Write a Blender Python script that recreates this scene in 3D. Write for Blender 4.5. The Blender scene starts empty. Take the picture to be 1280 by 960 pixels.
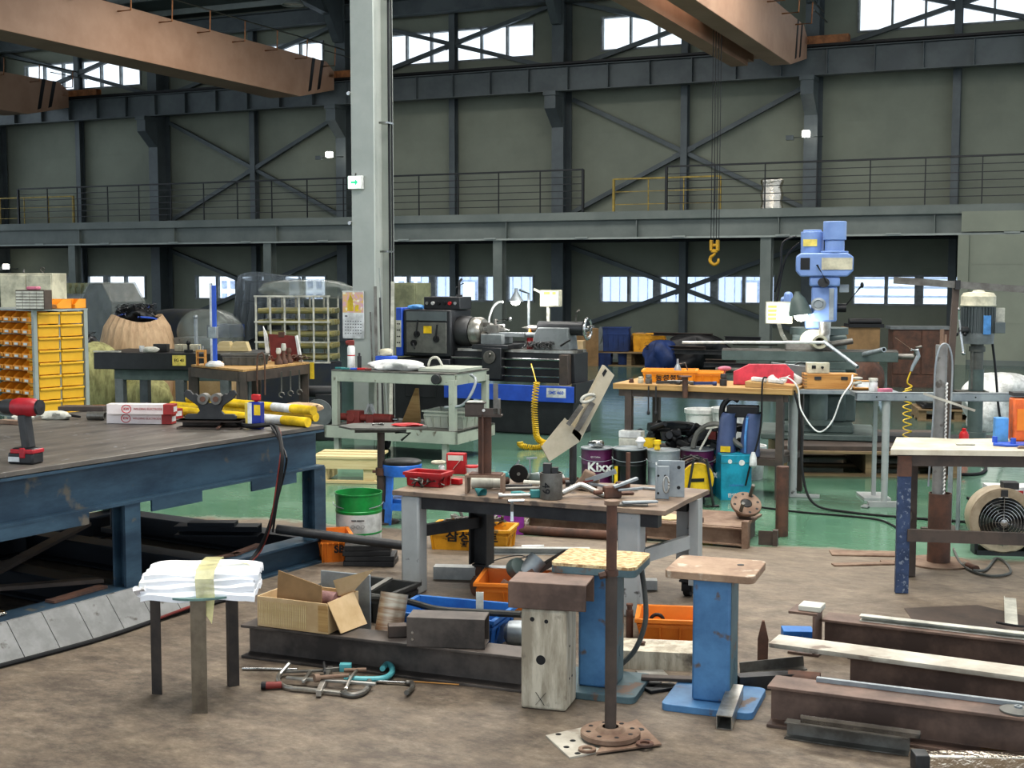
import bpy, bmesh, math, random
from mathutils import Vector, Matrix, Euler
random.seed(7)
SC = bpy.context.scene
COL = SC.collection
PI = math.pi
FPX = 1650.0; EYE = 1.7; PITCH = math.atan(136/FPX)
RB = math.radians(-24.1)          # the hall's walls, turned against the view

def R(d): return math.radians(d)
def ray(px, py):
    x = (px-640)/FPX; z = -(py-480)/FPX
    c, s = math.cos(PITCH), math.sin(PITCH)
    return Vector((x, c+z*s, z*c-s))
def at(px, py, z=0.0):
    d = ray(px, py); k = (z-EYE)/d.z
    return Vector((k*d.x, k*d.y, z))
def dp(px, py, Y):
    d = ray(px, py); k = Y/d.y
    return Vector((k*d.x, Y, EYE+k*d.z))
def hall(t, n, z=0.0):
    return Vector((math.cos(RB)*t - math.sin(RB)*n, math.sin(RB)*t + math.cos(RB)*n, z))

def lin(c):
    out = []
    for v in c:
        v = v/255.0
        out.append(v/12.92 if v <= 0.04045 else ((v+0.055)/1.055)**2.4)
    return tuple(out)+(1.0,)

# ---------------------------------------------------------------- materials
MATS = {}
def mat(name, c, rough=0.6, metal=0.0, c2=None, scale=6.0, mix=(0.4, 0.62), bump=0.0, emit=0.0, alpha=None,
        trans=0.0, stretch=(1, 1, 1), detail=5.0, bscale=None, speck=None, coat=0.0, kind='noise'):
    m = bpy.data.materials.new(name); m.use_nodes = True
    nt = m.node_tree; N = nt.nodes; L = nt.links
    b = N['Principled BSDF']
    b.inputs['Roughness'].default_value = rough
    b.inputs['Metallic'].default_value = metal
    if coat: b.inputs['Coat Weight'].default_value = coat
    col = lin(c)
    b.inputs['Base Color'].default_value = col
    if trans: b.inputs['Transmission Weight'].default_value = trans
    if alpha is not None: b.inputs['Alpha'].default_value = alpha
    if emit:
        b.inputs['Emission Color'].default_value = col
        b.inputs['Emission Strength'].default_value = emit
    if c2 is None and not bump and not emit:
        c2 = tuple(max(0, v*0.78) for v in c)
    if c2 is not None or bump:
        tc = N.new('ShaderNodeTexCoord'); mp = N.new('ShaderNodeMapping')
        mp.inputs['Scale'].default_value = stretch
        L.new(tc.outputs['Object'], mp.inputs['Vector'])
        if kind == 'wave':
            nz = N.new('ShaderNodeTexWave'); nz.inputs['Scale'].default_value = scale
            nz.inputs['Distortion'].default_value = 2.5; nz.inputs['Detail'].default_value = 3
            fo = nz.outputs['Fac']
        elif kind == 'voronoi':
            nz = N.new('ShaderNodeTexVoronoi'); nz.inputs['Scale'].default_value = scale
            fo = nz.outputs['Color']
        else:
            nz = N.new('ShaderNodeTexNoise'); nz.inputs['Scale'].default_value = scale
            nz.inputs['Detail'].default_value = detail; nz.inputs['Roughness'].default_value = 0.65
            fo = nz.outputs['Fac']
        L.new(mp.outputs['Vector'], nz.inputs['Vector'])
        if c2 is not None:
            cr = N.new('ShaderNodeValToRGB')
            cr.color_ramp.elements[0].position = mix[0]; cr.color_ramp.elements[0].color = col
            cr.color_ramp.elements[1].position = mix[1]; cr.color_ramp.elements[1].color = lin(c2)
            L.new(fo, cr.inputs['Fac'])
            src = cr.outputs['Color']
            if speck:
                n2 = N.new('ShaderNodeTexNoise'); n2.inputs['Scale'].default_value = speck[1]; n2.inputs['Detail'].default_value = 6
                L.new(tc.outputs['Object'], n2.inputs['Vector'])
                c3 = N.new('ShaderNodeValToRGB')
                c3.color_ramp.elements[0].position = speck[2]; c3.color_ramp.elements[0].color = (0, 0, 0, 1)
                c3.color_ramp.elements[1].position = speck[2]+0.07; c3.color_ramp.elements[1].color = (1, 1, 1, 1)
                L.new(n2.outputs['Fac'], c3.inputs['Fac'])
                mx = N.new('ShaderNodeMixRGB'); L.new(c3.outputs['Color'], mx.inputs['Fac'])
                L.new(src, mx.inputs['Color1']); mx.inputs['Color2'].default_value = lin(speck[0])
                src = mx.outputs['Color']
            L.new(src, b.inputs['Base Color'])
        if bump:
            bp = N.new('ShaderNodeBump'); bp.inputs['Strength'].default_value = bump; bp.inputs['Distance'].default_value = 0.02
            L.new(fo, bp.inputs['Height']); L.new(bp.outputs['Normal'], b.inputs['Normal'])
    MATS[name] = m
    return m

def M_(n): return MATS[n]

# ---------------------------------------------------------------- mesh builder
def frame(d, up=(0, 0, 1)):
    d = Vector(d).normalized(); up = Vector(up)
    if abs(d.dot(up)) > 0.98: up = Vector((0, 1, 0)) if abs(d.y) < 0.9 else Vector((1, 0, 0))
    x = d.cross(up).normalized(); y = x.cross(d).normalized()
    return x, y, d
class MB:
    def __init__(s): s.v = []; s.f = []; s.m = []; s.mi = 0; s.X = None
    def add(s, vs, fs):
        o = len(s.v)
        for p in vs:
            p = Vector(p)
            s.v.append(s.X @ p if s.X else p)
        for f in fs: s.f.append([i+o for i in f]); s.m.append(s.mi)
        return s
    def box(s, c, d, rot=None):
        hx, hy, hz = d[0]/2, d[1]/2, d[2]/2
        vs = [Vector((x, y, z)) for z in (-hz, hz) for y in (-hy, hy) for x in (-hx, hx)]
        if rot: E = Euler(rot).to_matrix(); vs = [E @ p for p in vs]
        c = Vector(c)
        return s.add([p+c for p in vs], [(0, 2, 3, 1), (4, 5, 7, 6), (0, 1, 5, 4), (2, 6, 7, 3), (0, 4, 6, 2), (1, 3, 7, 5)])
    def b6(s, x0, x1, y0, y1, z0, z1):
        return s.box(((x0+x1)/2, (y0+y1)/2, (z0+z1)/2), (abs(x1-x0), abs(y1-y0), abs(z1-z0)))
    def sec(s, poly, p, q, up=(0, 0, 1)):
        p, q = Vector(p), Vector(q); x, y, d = frame(q-p, up); n = len(poly)
        vs = [p+x*a+y*b for a, b in poly]+[q+x*a+y*b for a, b in poly]
        fs = [list(range(n))[::-1], list(range(n, 2*n))]+[(i, (i+1) % n, n+(i+1) % n, n+i) for i in range(n)]
        return s.add(vs, fs)
    def bar(s, p, q, w, h, up=(0, 0, 1)):
        return s.sec([(-w/2, -h/2), (w/2, -h/2), (w/2, h/2), (-w/2, h/2)], p, q, up)
    def ibeam(s, p, q, w, h, tf=0.012, tw=0.009, up=(0, 0, 1)):
        a, b, c = w/2, h/2, tw/2
        return s.sec([(-a, -b), (a, -b), (a, -b+tf), (c, -b+tf), (c, b-tf), (a, b-tf), (a, b), (-a, b), (-a, b-tf), (-c, b-tf), (-c, -b+tf), (-a, -b+tf)], p, q, up)
    def chan(s, p, q, w, h, t=0.008, up=(0, 0, 1)):   # open to the local +x side
        a, b = w/2, h/2
        return s.sec([(-a, -b), (a, -b), (a, -b+t), (-a+t, -b+t), (-a+t, b-t), (a, b-t), (a, b), (-a, b)], p, q, up)
    def angle(s, p, q, w, h, t=0.008, up=(0, 0, 1)):
        return s.sec([(0, 0), (w, 0), (w, t), (t, t), (t, h), (0, h)], p, q, up)
    def hollow(s, p, q, w, h, t=0.006, up=(0, 0, 1)):
        p, q = Vector(p), Vector(q); x, y, d = frame(q-p, up)
        o = [(-w/2, -h/2), (w/2, -h/2), (w/2, h/2), (-w/2, h/2)]
        i = [(a-math.copysign(t, a), b-math.copysign(t, b)) for a, b in o]
        vs = [e+x*a+y*b for e in (p, q) for a, b in o+i]
        fs = []
        for k in range(4):
            j = (k+1) % 4
            fs += [(k, j, 8+j, 8+k), (4+j, 4+k, 12+k, 12+j), (j, k, 4+k, 4+j), (8+k, 8+j, 12+j, 12+k)]
        return s.add(vs, fs)
    def cyl(s, p, q, r, r2=None, n=20, cap=True):
        r2 = r if r2 is None else r2
        p, q = Vector(p), Vector(q); x, y, d = frame(q-p)
        vs = [p+(x*math.cos(2*PI*i/n)+y*math.sin(2*PI*i/n))*r for i in range(n)]
        vs += [q+(x*math.cos(2*PI*i/n)+y*math.sin(2*PI*i/n))*r2 for i in range(n)]
        fs = [(i, (i+1) % n, n+(i+1) % n, n+i) for i in range(n)]
        if cap: fs += [list(range(n))[::-1], list(range(n, 2*n))]
        return s.add(vs, fs)
    def pipe(s, p, q, ro, ri, n=24):
        p, q = Vector(p), Vector(q); x, y, d = frame(q-p)
        def ring(c, r): return [c+(x*math.cos(2*PI*i/n)+y*math.sin(2*PI*i/n))*r for i in range(n)]
        vs = ring(p, ro)+ring(q, ro)+ring(p, ri)+ring(q, ri); fs = []
        for i in range(n):
            j = (i+1) % n
            fs += [(i, j, n+j, n+i), (2*n+j, 2*n+i, 3*n+i, 3*n+j), (j, i, 2*n+i, 2*n+j), (n+i, n+j, 3*n+j, 3*n+i)]
        return s.add(vs, fs)
    def tube(s, pts, r, n=8, closed=False):
        pts = [Vector(p) for p in pts]; k = len(pts); vs = []; px = None
        for i, p in enumerate(pts):
            if closed: d = pts[(i+1) % k]-pts[i-1]
            else: d = pts[min(i+1, k-1)]-pts[max(i-1, 0)]
            if d.length < 1e-9: d = Vector((0, 0, 1))
            d.normalize()
            if px is None: x, y, _ = frame(d)
            else:
                x = px-d*px.dot(d)
                x = x.normalized() if x.length > 1e-6 else frame(d)[0]
                y = d.cross(x)
            px = x
            rr = r[i] if isinstance(r, (list, tuple)) else r
            vs += [p+(x*math.cos(2*PI*j/n)+y*math.sin(2*PI*j/n))*rr for j in range(n)]
        fs = []
        for i in range(k if closed else k-1):
            a = i*n; b = ((i+1) % k)*n
            fs += [(a+j, a+(j+1) % n, b+(j+1) % n, b+j) for j in range(n)]
        if not closed: fs += [list(range(n))[::-1], list(range((k-1)*n, k*n))]
        return s.add(vs, fs)
    def lathe(s, prof, c=(0, 0, 0), axis=(0, 0, 1), n=28):
        c = Vector(c); x, y, d = frame(axis); vs = []; fs = []; k = len(prof)
        for r, z in prof:
            r = max(r, 1e-4)
            vs += [c+(x*math.cos(2*PI*i/n)+y*math.sin(2*PI*i/n))*r+d*z for i in range(n)]
        for j in range(k-1):
            for i in range(n):
                a, b = j*n+i, j*n+(i+1) % n
                fs.append((a, b, b+n, a+n))
        if prof[0][0] > 1e-3: fs.append(list(range(n))[::-1])
        if prof[-1][0] > 1e-3: fs.append(list(range((k-1)*n, k*n)))
        return s.add(vs, fs)
    def shell(s, prof, c=(0, 0, 0), axis=(0, 0, 1), n=28):  # closed profile ring (open vessel walls)
        c = Vector(c); x, y, d = frame(axis); vs = []; fs = []; k = len(prof)
        for r, z in prof:
            r = max(r, 1e-4)
            vs += [c+(x*math.cos(2*PI*i/n)+y*math.sin(2*PI*i/n))*r+d*z for i in range(n)]
        for j in range(k-1):
            for i in range(n):
                a, b = j*n+i, j*n+(i+1) % n
                fs.append((a, b, b+n, a+n))
        return s.add(vs, fs)
    def prism(s, poly, a, b, ax='z'):
        def P(u, v, w): return {'z': (u, v, w), 'y': (u, w, v), 'x': (w, u, v)}[ax]
        n = len(poly)
        vs = [P(u, v, a) for u, v in poly]+[P(u, v, b) for u, v in poly]
        return s.add(vs, [list(range(n))[::-1], list(range(n, 2*n))]+[(i, (i+1) % n, n+(i+1) % n, n+i) for i in range(n)])
    def ball(s, c, r, n=14, sc=(1, 1, 1), jit=0.0, seed=0):
        rn = random.Random(seed); vs = []; fs = []; c = Vector(c); m = n//2
        for j in range(m+1):
            ph = PI*j/m
            for i in range(n):
                th = 2*PI*i/n; q = r*(1+(rn.uniform(-jit, jit) if 0 < j < m else 0))
                vs.append(c+Vector((math.sin(ph)*math.cos(th)*q*sc[0], math.sin(ph)*math.sin(th)*q*sc[1], math.cos(ph)*q*sc[2])))
        for j in range(m):
            for i in range(n):
                a = j*n+i; b = j*n+(i+1) % n
                fs.append((a, a+n, b+n, b))
        return s.add(vs, fs)
    def grid(s, fn, nu, nv, thick=0.0):
        vs = [Vector(fn(i/nu, j/nv)) for j in range(nv+1) for i in range(nu+1)]
        fs = [(j*(nu+1)+i, j*(nu+1)+i+1, (j+1)*(nu+1)+i+1, (j+1)*(nu+1)+i) for j in range(nv) for i in range(nu)]
        s.add(vs, fs)
        if thick:
            s.add([v+Vector((0, 0, -thick)) for v in vs], [f[::-1] for f in fs])
            w = nu+1; o = len(s.v)-2*len(vs); q = len(vs)
            for i in range(nu):
                a = i; s.f.append([o+a, o+q+a, o+q+a+1, o+a+1]); s.m.append(s.mi)
                a = nv*w+i; s.f.append([o+a+1, o+q+a+1, o+q+a, o+a]); s.m.append(s.mi)
            for j in range(nv):
                a = j*w; s.f.append([o+a+w, o+q+a+w, o+q+a, o+a]); s.m.append(s.mi)
                a = j*w+nu; s.f.append([o+a, o+q+a, o+q+a+w, o+a+w]); s.m.append(s.mi)
        return s

def mesh_of(name, mb, ms, bev=0.0, smooth=35, subd=0):
    me = bpy.data.meshes.new(name)
    me.from_pydata([tuple(v) for v in mb.v], [], mb.f)
    for m in (ms if isinstance(ms, (list, tuple)) else [ms]): me.materials.append(MATS[m] if isinstance(m, str) else m)
    for i, p in enumerate(me.polygons): p.material_index = mb.m[i]
    bm = bmesh.new(); bm.from_mesh(me); bmesh.ops.recalc_face_normals(bm, faces=bm.faces); bm.to_mesh(me); bm.free()
    if smooth:
        me.polygons.foreach_set('use_smooth', [True]*len(me.polygons))
        me.set_sharp_from_angle(angle=R(smooth))
    me.update()
    return me
def P(par, name, mb, ms, loc=(0, 0, 0), rot=(0, 0, 0), bev=0.0, smooth=35, subd=0, label=None):
    o = bpy.data.objects.new(name, mesh_of(name, mb, ms, smooth=smooth))
    COL.objects.link(o); o.location = loc; o.rotation_euler = rot
    if par is not None: o.parent = par
    if bev:
        b = o.modifiers.new('bevel', 'BEVEL'); b.width = bev; b.segments = 2; b.limit_method = 'ANGLE'; b.angle_limit = R(40)
    if subd:
        sd = o.modifiers.new('subd', 'SUBSURF'); sd.levels = subd; sd.render_levels = subd
    if label: o['label'] = label
    return o
def T(name, label, cat, mb, ms, loc=(0, 0, 0), rz=0.0, group=None, rot=None, bev=0.0, smooth=35, subd=0, kind=None):
    o = P(None, name, mb, ms, loc, rot or (0, 0, rz), bev, smooth, subd)
    o['label'] = label; o['category'] = cat
    if group: o['group'] = group
    if kind: o['kind'] = kind
    return o
def E(name, label, cat, loc=(0, 0, 0), rz=0.0, group=None, rot=None):
    o = bpy.data.objects.new(name, None); COL.objects.link(o); o.empty_display_size = 0.1
    o.location = loc; o.rotation_euler = rot or (0, 0, rz); o['label'] = label; o['category'] = cat
    if group: o['group'] = group
    return o
def S(name, mb, ms, loc=(0, 0, 0), rz=RB, par=None, bev=0.0, smooth=35):
    o = P(par, name, mb, ms, loc, (0, 0, rz) if par is None else (0, 0, 0), bev, smooth)
    if par is None: o['kind'] = 'structure'
    return o
def dup(root, loc, rz=None, label=None, rot=None):
    r = root.copy(); COL.objects.link(r); r.location = loc
    if rz is not None: r.rotation_euler = (0, 0, rz)
    if rot is not None: r.rotation_euler = rot
    if label: r['label'] = label
    for ch in list(root.children):
        c = ch.copy(); COL.objects.link(c); c.parent = r
        for g in list(ch.children):
            d = g.copy(); COL.objects.link(d); d.parent = c
    return r
def text(par, s, size, m, loc, rot, name='lettering', squash=1.0, bold=0.0, align='CENTER'):
    cu = bpy.data.curves.new(name, 'FONT'); cu.body = s; cu.size = size; cu.extrude = 0.0006; cu.offset = bold*size
    cu.align_x = align; cu.align_y = 'CENTER'; cu.resolution_u = 3
    t = bpy.data.objects.new('tmp', cu); COL.objects.link(t)
    bpy.context.view_layer.update()
    dg = bpy.context.evaluated_depsgraph_get()
    me = bpy.data.meshes.new_from_object(t.evaluated_get(dg)); bpy.data.objects.remove(t)
    me.materials.clear(); me.materials.append(MATS[m])
    o = bpy.data.objects.new(name, me); COL.objects.link(o)
    o.location = loc; o.rotation_euler = rot; o.scale = (squash, 1, 1); o.parent = par
    return o
FR = (R(90), 0, 0)     # lettering standing up and facing local -y
def wob(pts, n=6):     # smooth curve through points
    pts = [Vector(p) for p in pts]; out = []
    for i in range(len(pts)-1):
        p0 = pts[max(i-1, 0)]; p1 = pts[i]; p2 = pts[i+1]; p3 = pts[min(i+2, len(pts)-1)]
        for k in range(n):
            t = k/n
            out.append(0.5*((2*p1)+(p2-p0)*t+(2*p0-5*p1+4*p2-p3)*t*t+(3*p1-p0-3*p2+p3)*t**3))
    out.append(pts[-1]); return out

# ---------------------------------------------------------------- palette
mat('wall_panel', (143, 147, 132), 0.75, c2=(129, 133, 120), scale=0.6, mix=(.35, .65))
mat('steel_grey', (98, 105, 106), 0.5, c2=(84, 91, 93), scale=1.5)
mat('steel_light', (150, 155, 150), 0.5, c2=(136, 142, 138), scale=2)
mat('column_paint', (176, 180, 174), 0.45, c2=(162, 167, 161), scale=1.2)
mat('mezz_grey', (112, 118, 113), 0.55, c2=(98, 105, 101), scale=1.2)
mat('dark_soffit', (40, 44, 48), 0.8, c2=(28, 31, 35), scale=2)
mat('rail_black', (28, 30, 32), 0.5)
mat('rail_yellow', (176, 152, 74), 0.55)
mat('crane_orange', (190, 155, 131), 0.55, c2=(176, 141, 117), scale=.8)
mat('crane_box', (178, 122, 80), 0.55)
mat('roof_sheet', (104, 114, 110), 0.7, c2=(92, 102, 98), scale=.8)
mat('black', (22, 22, 24), 0.5)
mat('rubber', (26, 26, 27), 0.75)
mat('white', (232, 232, 228), 0.5)
mat('off_white', (205, 203, 190), 0.6)
mat('chrome', (190, 190, 188), 0.22, 1.0)
mat('glow_white', (255, 252, 240), emit=12)
mat('glow_green', (40, 190, 130), emit=0.7)
mat('window_frame', (150, 154, 154), 0.5)
# ================================================================ THE HALL
# floor: green painted hall floor, dusty brown concrete in the work bay
def floor_mat():
    m = bpy.data.materials.new('floor_paint'); m.use_nodes = True
    nt = m.node_tree; N = nt.nodes; L = nt.links; b = N['Principled BSDF']
    def node(t, **k):
        n = N.new(t)
        for a, v in k.items(): n.inputs[a].default_value = v
        return n
    def math_(op, a, b_=None, c=None):
        n = N.new('ShaderNodeMath'); n.operation = op
        for i, v in enumerate((a, b_, c)):
            if v is None: continue
            if hasattr(v, 'links'): L.new(v, n.inputs[i])
            else: n.inputs[i].default_value = v
        return n.outputs[0]
    def ramp(fac, els):
        r = N.new('ShaderNodeValToRGB'); e = r.color_ramp.elements
        e[0].position, e[0].color = els[0][0], lin(els[0][1]); e[1].position, e[1].color = els[-1][0], lin(els[-1][1])
        for p, c in els[1:-1]:
            q = e.new(p); q.color = lin(c)
        L.new(fac, r.inputs['Fac']); return r.outputs['Color']
    def mixc(f, a, c):
        n = N.new('ShaderNodeMixRGB'); L.new(f, n.inputs['Fac']); L.new(a, n.inputs['Color1']); L.new(c, n.inputs['Color2']); return n.outputs['Color']
    tc = N.new('ShaderNodeTexCoord'); P_ = tc.outputs['Object']
    sep = N.new('ShaderNodeSeparateXYZ'); L.new(P_, sep.inputs[0])
    def noise(sc, det=6, st=None, rough=.6):
        n = N.new('ShaderNodeTexNoise'); n.inputs['Scale'].default_value = sc; n.inputs['Detail'].default_value = det; n.inputs['Roughness'].default_value = rough
        if st:
            mp = N.new('ShaderNodeMapping'); mp.inputs['Scale'].default_value = st; mp.inputs['Rotation'].default_value = (0, 0, R(20))
            L.new(P_, mp.inputs['Vector']); L.new(mp.outputs['Vector'], n.inputs['Vector'])
        else: L.new(P_, n.inputs['Vector'])
        return n.outputs['Fac']
    # boundary in the floor's own plane: n + k*t
    e0 = math_('MULTIPLY_ADD', sep.outputs[0], BK, sep.outputs[1])
    e1 = math_('MULTIPLY_ADD', noise(1.6), 0.5, e0)
    mask = math_('SUBTRACT', e1, BC+0.25)
    mask = math_('MULTIPLY_ADD', mask, 9.0, 0.5)
    mn = N.new('ShaderNodeClamp'); L.new(mask, mn.inputs[0]); mask = mn.outputs[0]
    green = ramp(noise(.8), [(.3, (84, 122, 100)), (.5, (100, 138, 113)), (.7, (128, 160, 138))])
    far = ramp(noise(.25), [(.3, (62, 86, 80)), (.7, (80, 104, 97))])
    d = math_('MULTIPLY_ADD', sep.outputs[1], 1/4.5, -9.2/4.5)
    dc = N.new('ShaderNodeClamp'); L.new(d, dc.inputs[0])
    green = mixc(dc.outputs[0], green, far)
    sp = ramp(noise(38, 3), [(.69, (0, 0, 0)), (.72, (255, 255, 255))])
    wh = ramp(noise(3), [(0, (190, 210, 190)), (1, (160, 190, 170))])
    green = mixc(sp, green, wh)
    br = ramp(noise(4.5, 12, (1, 1.4, 1), .8), [(.34, (66, 57, 49)), (.46, (94, 83, 72)), (.56, (119, 106, 91)), (.70, (152, 140, 121))])
    dk = ramp(noise(.7, 4), [(.4, (0, 0, 0)), (.68, (190, 190, 190))])
    drk = ramp(noise(16, 10, None, .75), [(.3, (66, 57, 49)), (.7, (98, 86, 73))])
    br = mixc(dk, br, drk)
    st = ramp(noise(7, 10, (1, 1.8, 1), .85), [(.5, (0, 0, 0)), (.72, (210, 210, 210))])
    lt = ramp(noise(30), [(.3, (168, 158, 140)), (.7, (120, 110, 96))])
    br = mixc(st, br, lt)
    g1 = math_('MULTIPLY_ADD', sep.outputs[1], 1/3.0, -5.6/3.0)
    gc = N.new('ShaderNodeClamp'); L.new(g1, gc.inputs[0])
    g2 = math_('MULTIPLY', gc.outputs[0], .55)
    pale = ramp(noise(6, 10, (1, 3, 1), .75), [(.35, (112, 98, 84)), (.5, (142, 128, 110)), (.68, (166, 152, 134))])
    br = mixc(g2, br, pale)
    vo = N.new('ShaderNodeTexVoronoi'); vo.feature = 'DISTANCE_TO_EDGE'; vo.inputs['Scale'].default_value = .45
    wv = N.new('ShaderNodeMixRGB'); wv.inputs['Fac'].default_value = .12; L.new(P_, wv.inputs['Color1'])
    nn = N.new('ShaderNodeTexNoise'); nn.inputs['Scale'].default_value = 2.5; nn.inputs['Detail'].default_value = 6; L.new(P_, nn.inputs['Vector']); L.new(nn.outputs['Color'], wv.inputs['Color2'])
    L.new(wv.outputs['Color'], vo.inputs['Vector'])
    ck = ramp(vo.outputs['Distance'], [(.0, (150, 150, 150)), (.006, (0, 0, 0))])
    br = mixc(ck, br, ramp(noise(5), [(0, (60, 52, 46)), (1, (80, 70, 60))]))
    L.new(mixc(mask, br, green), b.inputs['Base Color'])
    rg = math_('MULTIPLY_ADD', mask, -0.52, 0.66)
    rg2 = math_('MULTIPLY_ADD', noise(1.3, 5, (1, 6, 1)), 0.16, math_('SUBTRACT', rg, 0.09))
    L.new(rg2, b.inputs['Roughness'])
    bp = N.new('ShaderNodeBump'); bp.inputs['Strength'].default_value = 0.10; bp.inputs['Distance'].default_value = 0.03
    L.new(noise(1.2, 3, (1, 3.5, 1)), bp.inputs['Height']); L.new(bp.outputs['Normal'], b.inputs['Normal'])
    MATS['floor_paint'] = m
# the boundary line through two floor points
inv = Matrix.Rotation(-RB, 3, 'Z')
A_ = inv @ at(130, 640); B_ = inv @ at(1100, 690)
BK = -(B_.y-A_.y)/(B_.x-A_.x); BC = A_.y+BK*A_.x
floor_mat()
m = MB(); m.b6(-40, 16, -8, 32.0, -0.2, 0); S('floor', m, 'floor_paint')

# back wall with its two window rows
WN = 30.1
bays = [-3, -9, -15, -21, -27, -33]
holes = [(c-2.1, c+2.1) for c in bays]
m = MB()
zs = [0, 1.07, 1.66, 7.05, 7.79, 8.9]
def wall_rows(m, t0, t1):
    for z0, z1 in ((0, 1.07), (1.66, 7.05), (7.79, 8.9)): m.b6(t0, t1, WN, WN+.12, z0, z1)
    for z0, z1 in ((1.07, 1.66), (7.05, 7.79)):
        xs = [t0]
        for a, b in sorted(holes): xs += [a, b]
        xs.append(t1)
        for a, b in zip(xs[::2], xs[1::2]): m.b6(a, b, WN, WN+.12, z0, z1)
wall_rows(m, -38, 3)
for z in (0.75, 2.2, 3.65, 5.1): m.b6(-38, 3, WN-.006, WN+.01, z, z+.012)   # panel joints
S('wall_back', m, 'wall_panel')
mat('window_pane', (225, 238, 245), 0.05, alpha=0.12)
nwin = 0
for c in bays:
    for z0, z1 in ((1.07, 1.66), (7.05, 7.79)):
        nwin += 1
        m = MB()
        m.b6(c-2.14, c+2.14, WN-.03, WN+.1, z0-.04, z0); m.b6(c-2.14, c+2.14, WN-.03, WN+.1, z1, z1+.04)
        m.b6(c-2.14, c-2.1, WN-.03, WN+.1, z0, z1); m.b6(c+2.1, c+2.14, WN-.03, WN+.1, z0, z1)
        for k in range(1, 6):
            w = (.09 if k % 2 == 0 else .035) if z0 < 2 else .022
            m.b6(c-2.1+k*.7-w, c-2.1+k*.7+w, WN-.02, WN+.09, z0, z1)
        w_ = S('window_%d' % nwin, m, 'window_frame')
        g = MB(); g.b6(c-2.1, c+2.1, WN+.04, WN+.046, z0, z1)
        P(w_, 'pane', g, 'window_pane')

# wall columns, mullion posts, bracing
mi = 0
for t in (0, -6, -12, -18, -24, -30, -36):
    m = MB(); m.ibeam((t, 29.75, 0), (t, 29.75, 8.9), .3, .55, .02, .014, up=(0, 1, 0))
    m.prism([(29.48, 5.2), (29.48, 5.98), (29.0, 5.98), (29.0, 5.6)], t-.14, t+.14, 'x')   # crane bracket
    m.b6(t-.16, t+.16, 28.95, 29.5, 5.9, 6.0)
    m.prism([(29.48, 8.8), (29.48, 7.6), (29.3, 7.6), (28.4, 8.8)], t-.1, t+.1, 'x')
    mi += 1; S('trim_%d' % mi, m, 'steel_grey')
for t in (-3, -9, -15, -21, -27, -33):
    m = MB(); m.ibeam((t, 29.95, 0), (t, 29.95, 8.4), .16, .2, .01, .008, up=(0, 1, 0))
    mi += 1; S('trim_%d' % mi, m, 'steel_grey')
def brace(m, t0, z0, t1, z1, n=29.93):
    m.bar((t0, n, z0), (t1, n, z1), .1, .1); m.bar((t1, n+.04, z0), (t0, n+.04, z1), .1, .1)
    tc, zc = (t0+t1)/2, (z0+z1)/2
    m.prism([(tc-.28, zc-.06), (tc-.16, zc-.14), (tc+.28, zc+.06), (tc+.16, zc+.14)], n-.05, n-.03, 'y')
for t in (-6, -12, -18, -24, -30):
    m = MB()
    if t in (-12, -24): brace(m, t+.2, 3.2, t+5.8, 5.9)
    if t in (-12, -24): brace(m, t+.1, .35, t+5.9, 2.4)
    brace(m, t+.2, 6.65, t+5.8, 8.2)
    if t in (-6, -24) and m.v: pass
    if m.v: mi += 1; S('trim_%d' % mi, m, 'steel_grey')
# eave strut and crane runway
m = MB(); m.ibeam((-38, 29.6, 8.35), (3, 29.6, 8.35), .3, .4, .02, .02); mi += 1; S('trim_%d' % mi, m, 'steel_grey')
m = MB(); m.ibeam((-38, 29.2, 6.29), (3, 29.2, 6.29), .26, .58, .02, .014)
t = -37.6
while t < 3: m.b6(t-.008, t+.008, 29.08, 29.19, 6.02, 6.56); t += 1.0
mi += 1; S('trim_%d' % mi, m, 'steel_grey')
m = MB(); m.bar((-38, 29.2, 6.615), (3, 29.2, 6.615), .07, .07); m.bar((-38, 28.98, 6.62), (3, 28.98, 6.62), .03, .05)
mi += 1; S('trim_%d' % mi, m, 'black')
# roof: sheet, purlins, rafters
def roofz(n): return 8.75+(30-n)*.09
m = MB(); m.add([(-38, 30.3, roofz(30.3)), (16, 30.3, roofz(30.3)), (16, 8, roofz(8)), (-38, 8, roofz(8)), (-38, 30.3, roofz(30.3)+.1), (16, 30.3, roofz(30.3)+.1), (16, 8, roofz(8)+.1), (-38, 8, roofz(8)+.1)],
     [(0, 1, 2, 3), (7, 6, 5, 4), (0, 4, 5, 1), (2, 6, 7, 3), (1, 5, 6, 2), (0, 3, 7, 4)])
m.add([(-38, 8, roofz(8)), (16, 8, roofz(8)), (16, -8, roofz(22)), (-38, -8, roofz(22)), (-38, 8, roofz(8)+.1), (16, 8, roofz(8)+.1), (16, -8, roofz(22)+.1), (-38, -8, roofz(22)+.1)],
     [(0, 1, 2, 3), (7, 6, 5, 4), (0, 4, 5, 1), (2, 6, 7, 3), (1, 5, 6, 2), (0, 3, 7, 4)])
S('ceiling', m, 'roof_sheet')
n = 29.3
m = MB()
while n > 9:
    m.bar((-38, n, roofz(n)-.08), (16, n, roofz(n)-.08), .07, .15); n -= 1.3
mi += 1; S('trim_%d' % mi, m, 'steel_light')
for t in (0, -6, -12, -18, -24, -30):
    m = MB(); m.ibeam((t, 29.5, roofz(29.5)-.4), (t, 8.5, roofz(8.5)-.4), .2, .5, .016, .012)
    mi += 1; S('trim_%d' % mi, m, 'steel_grey')

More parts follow.
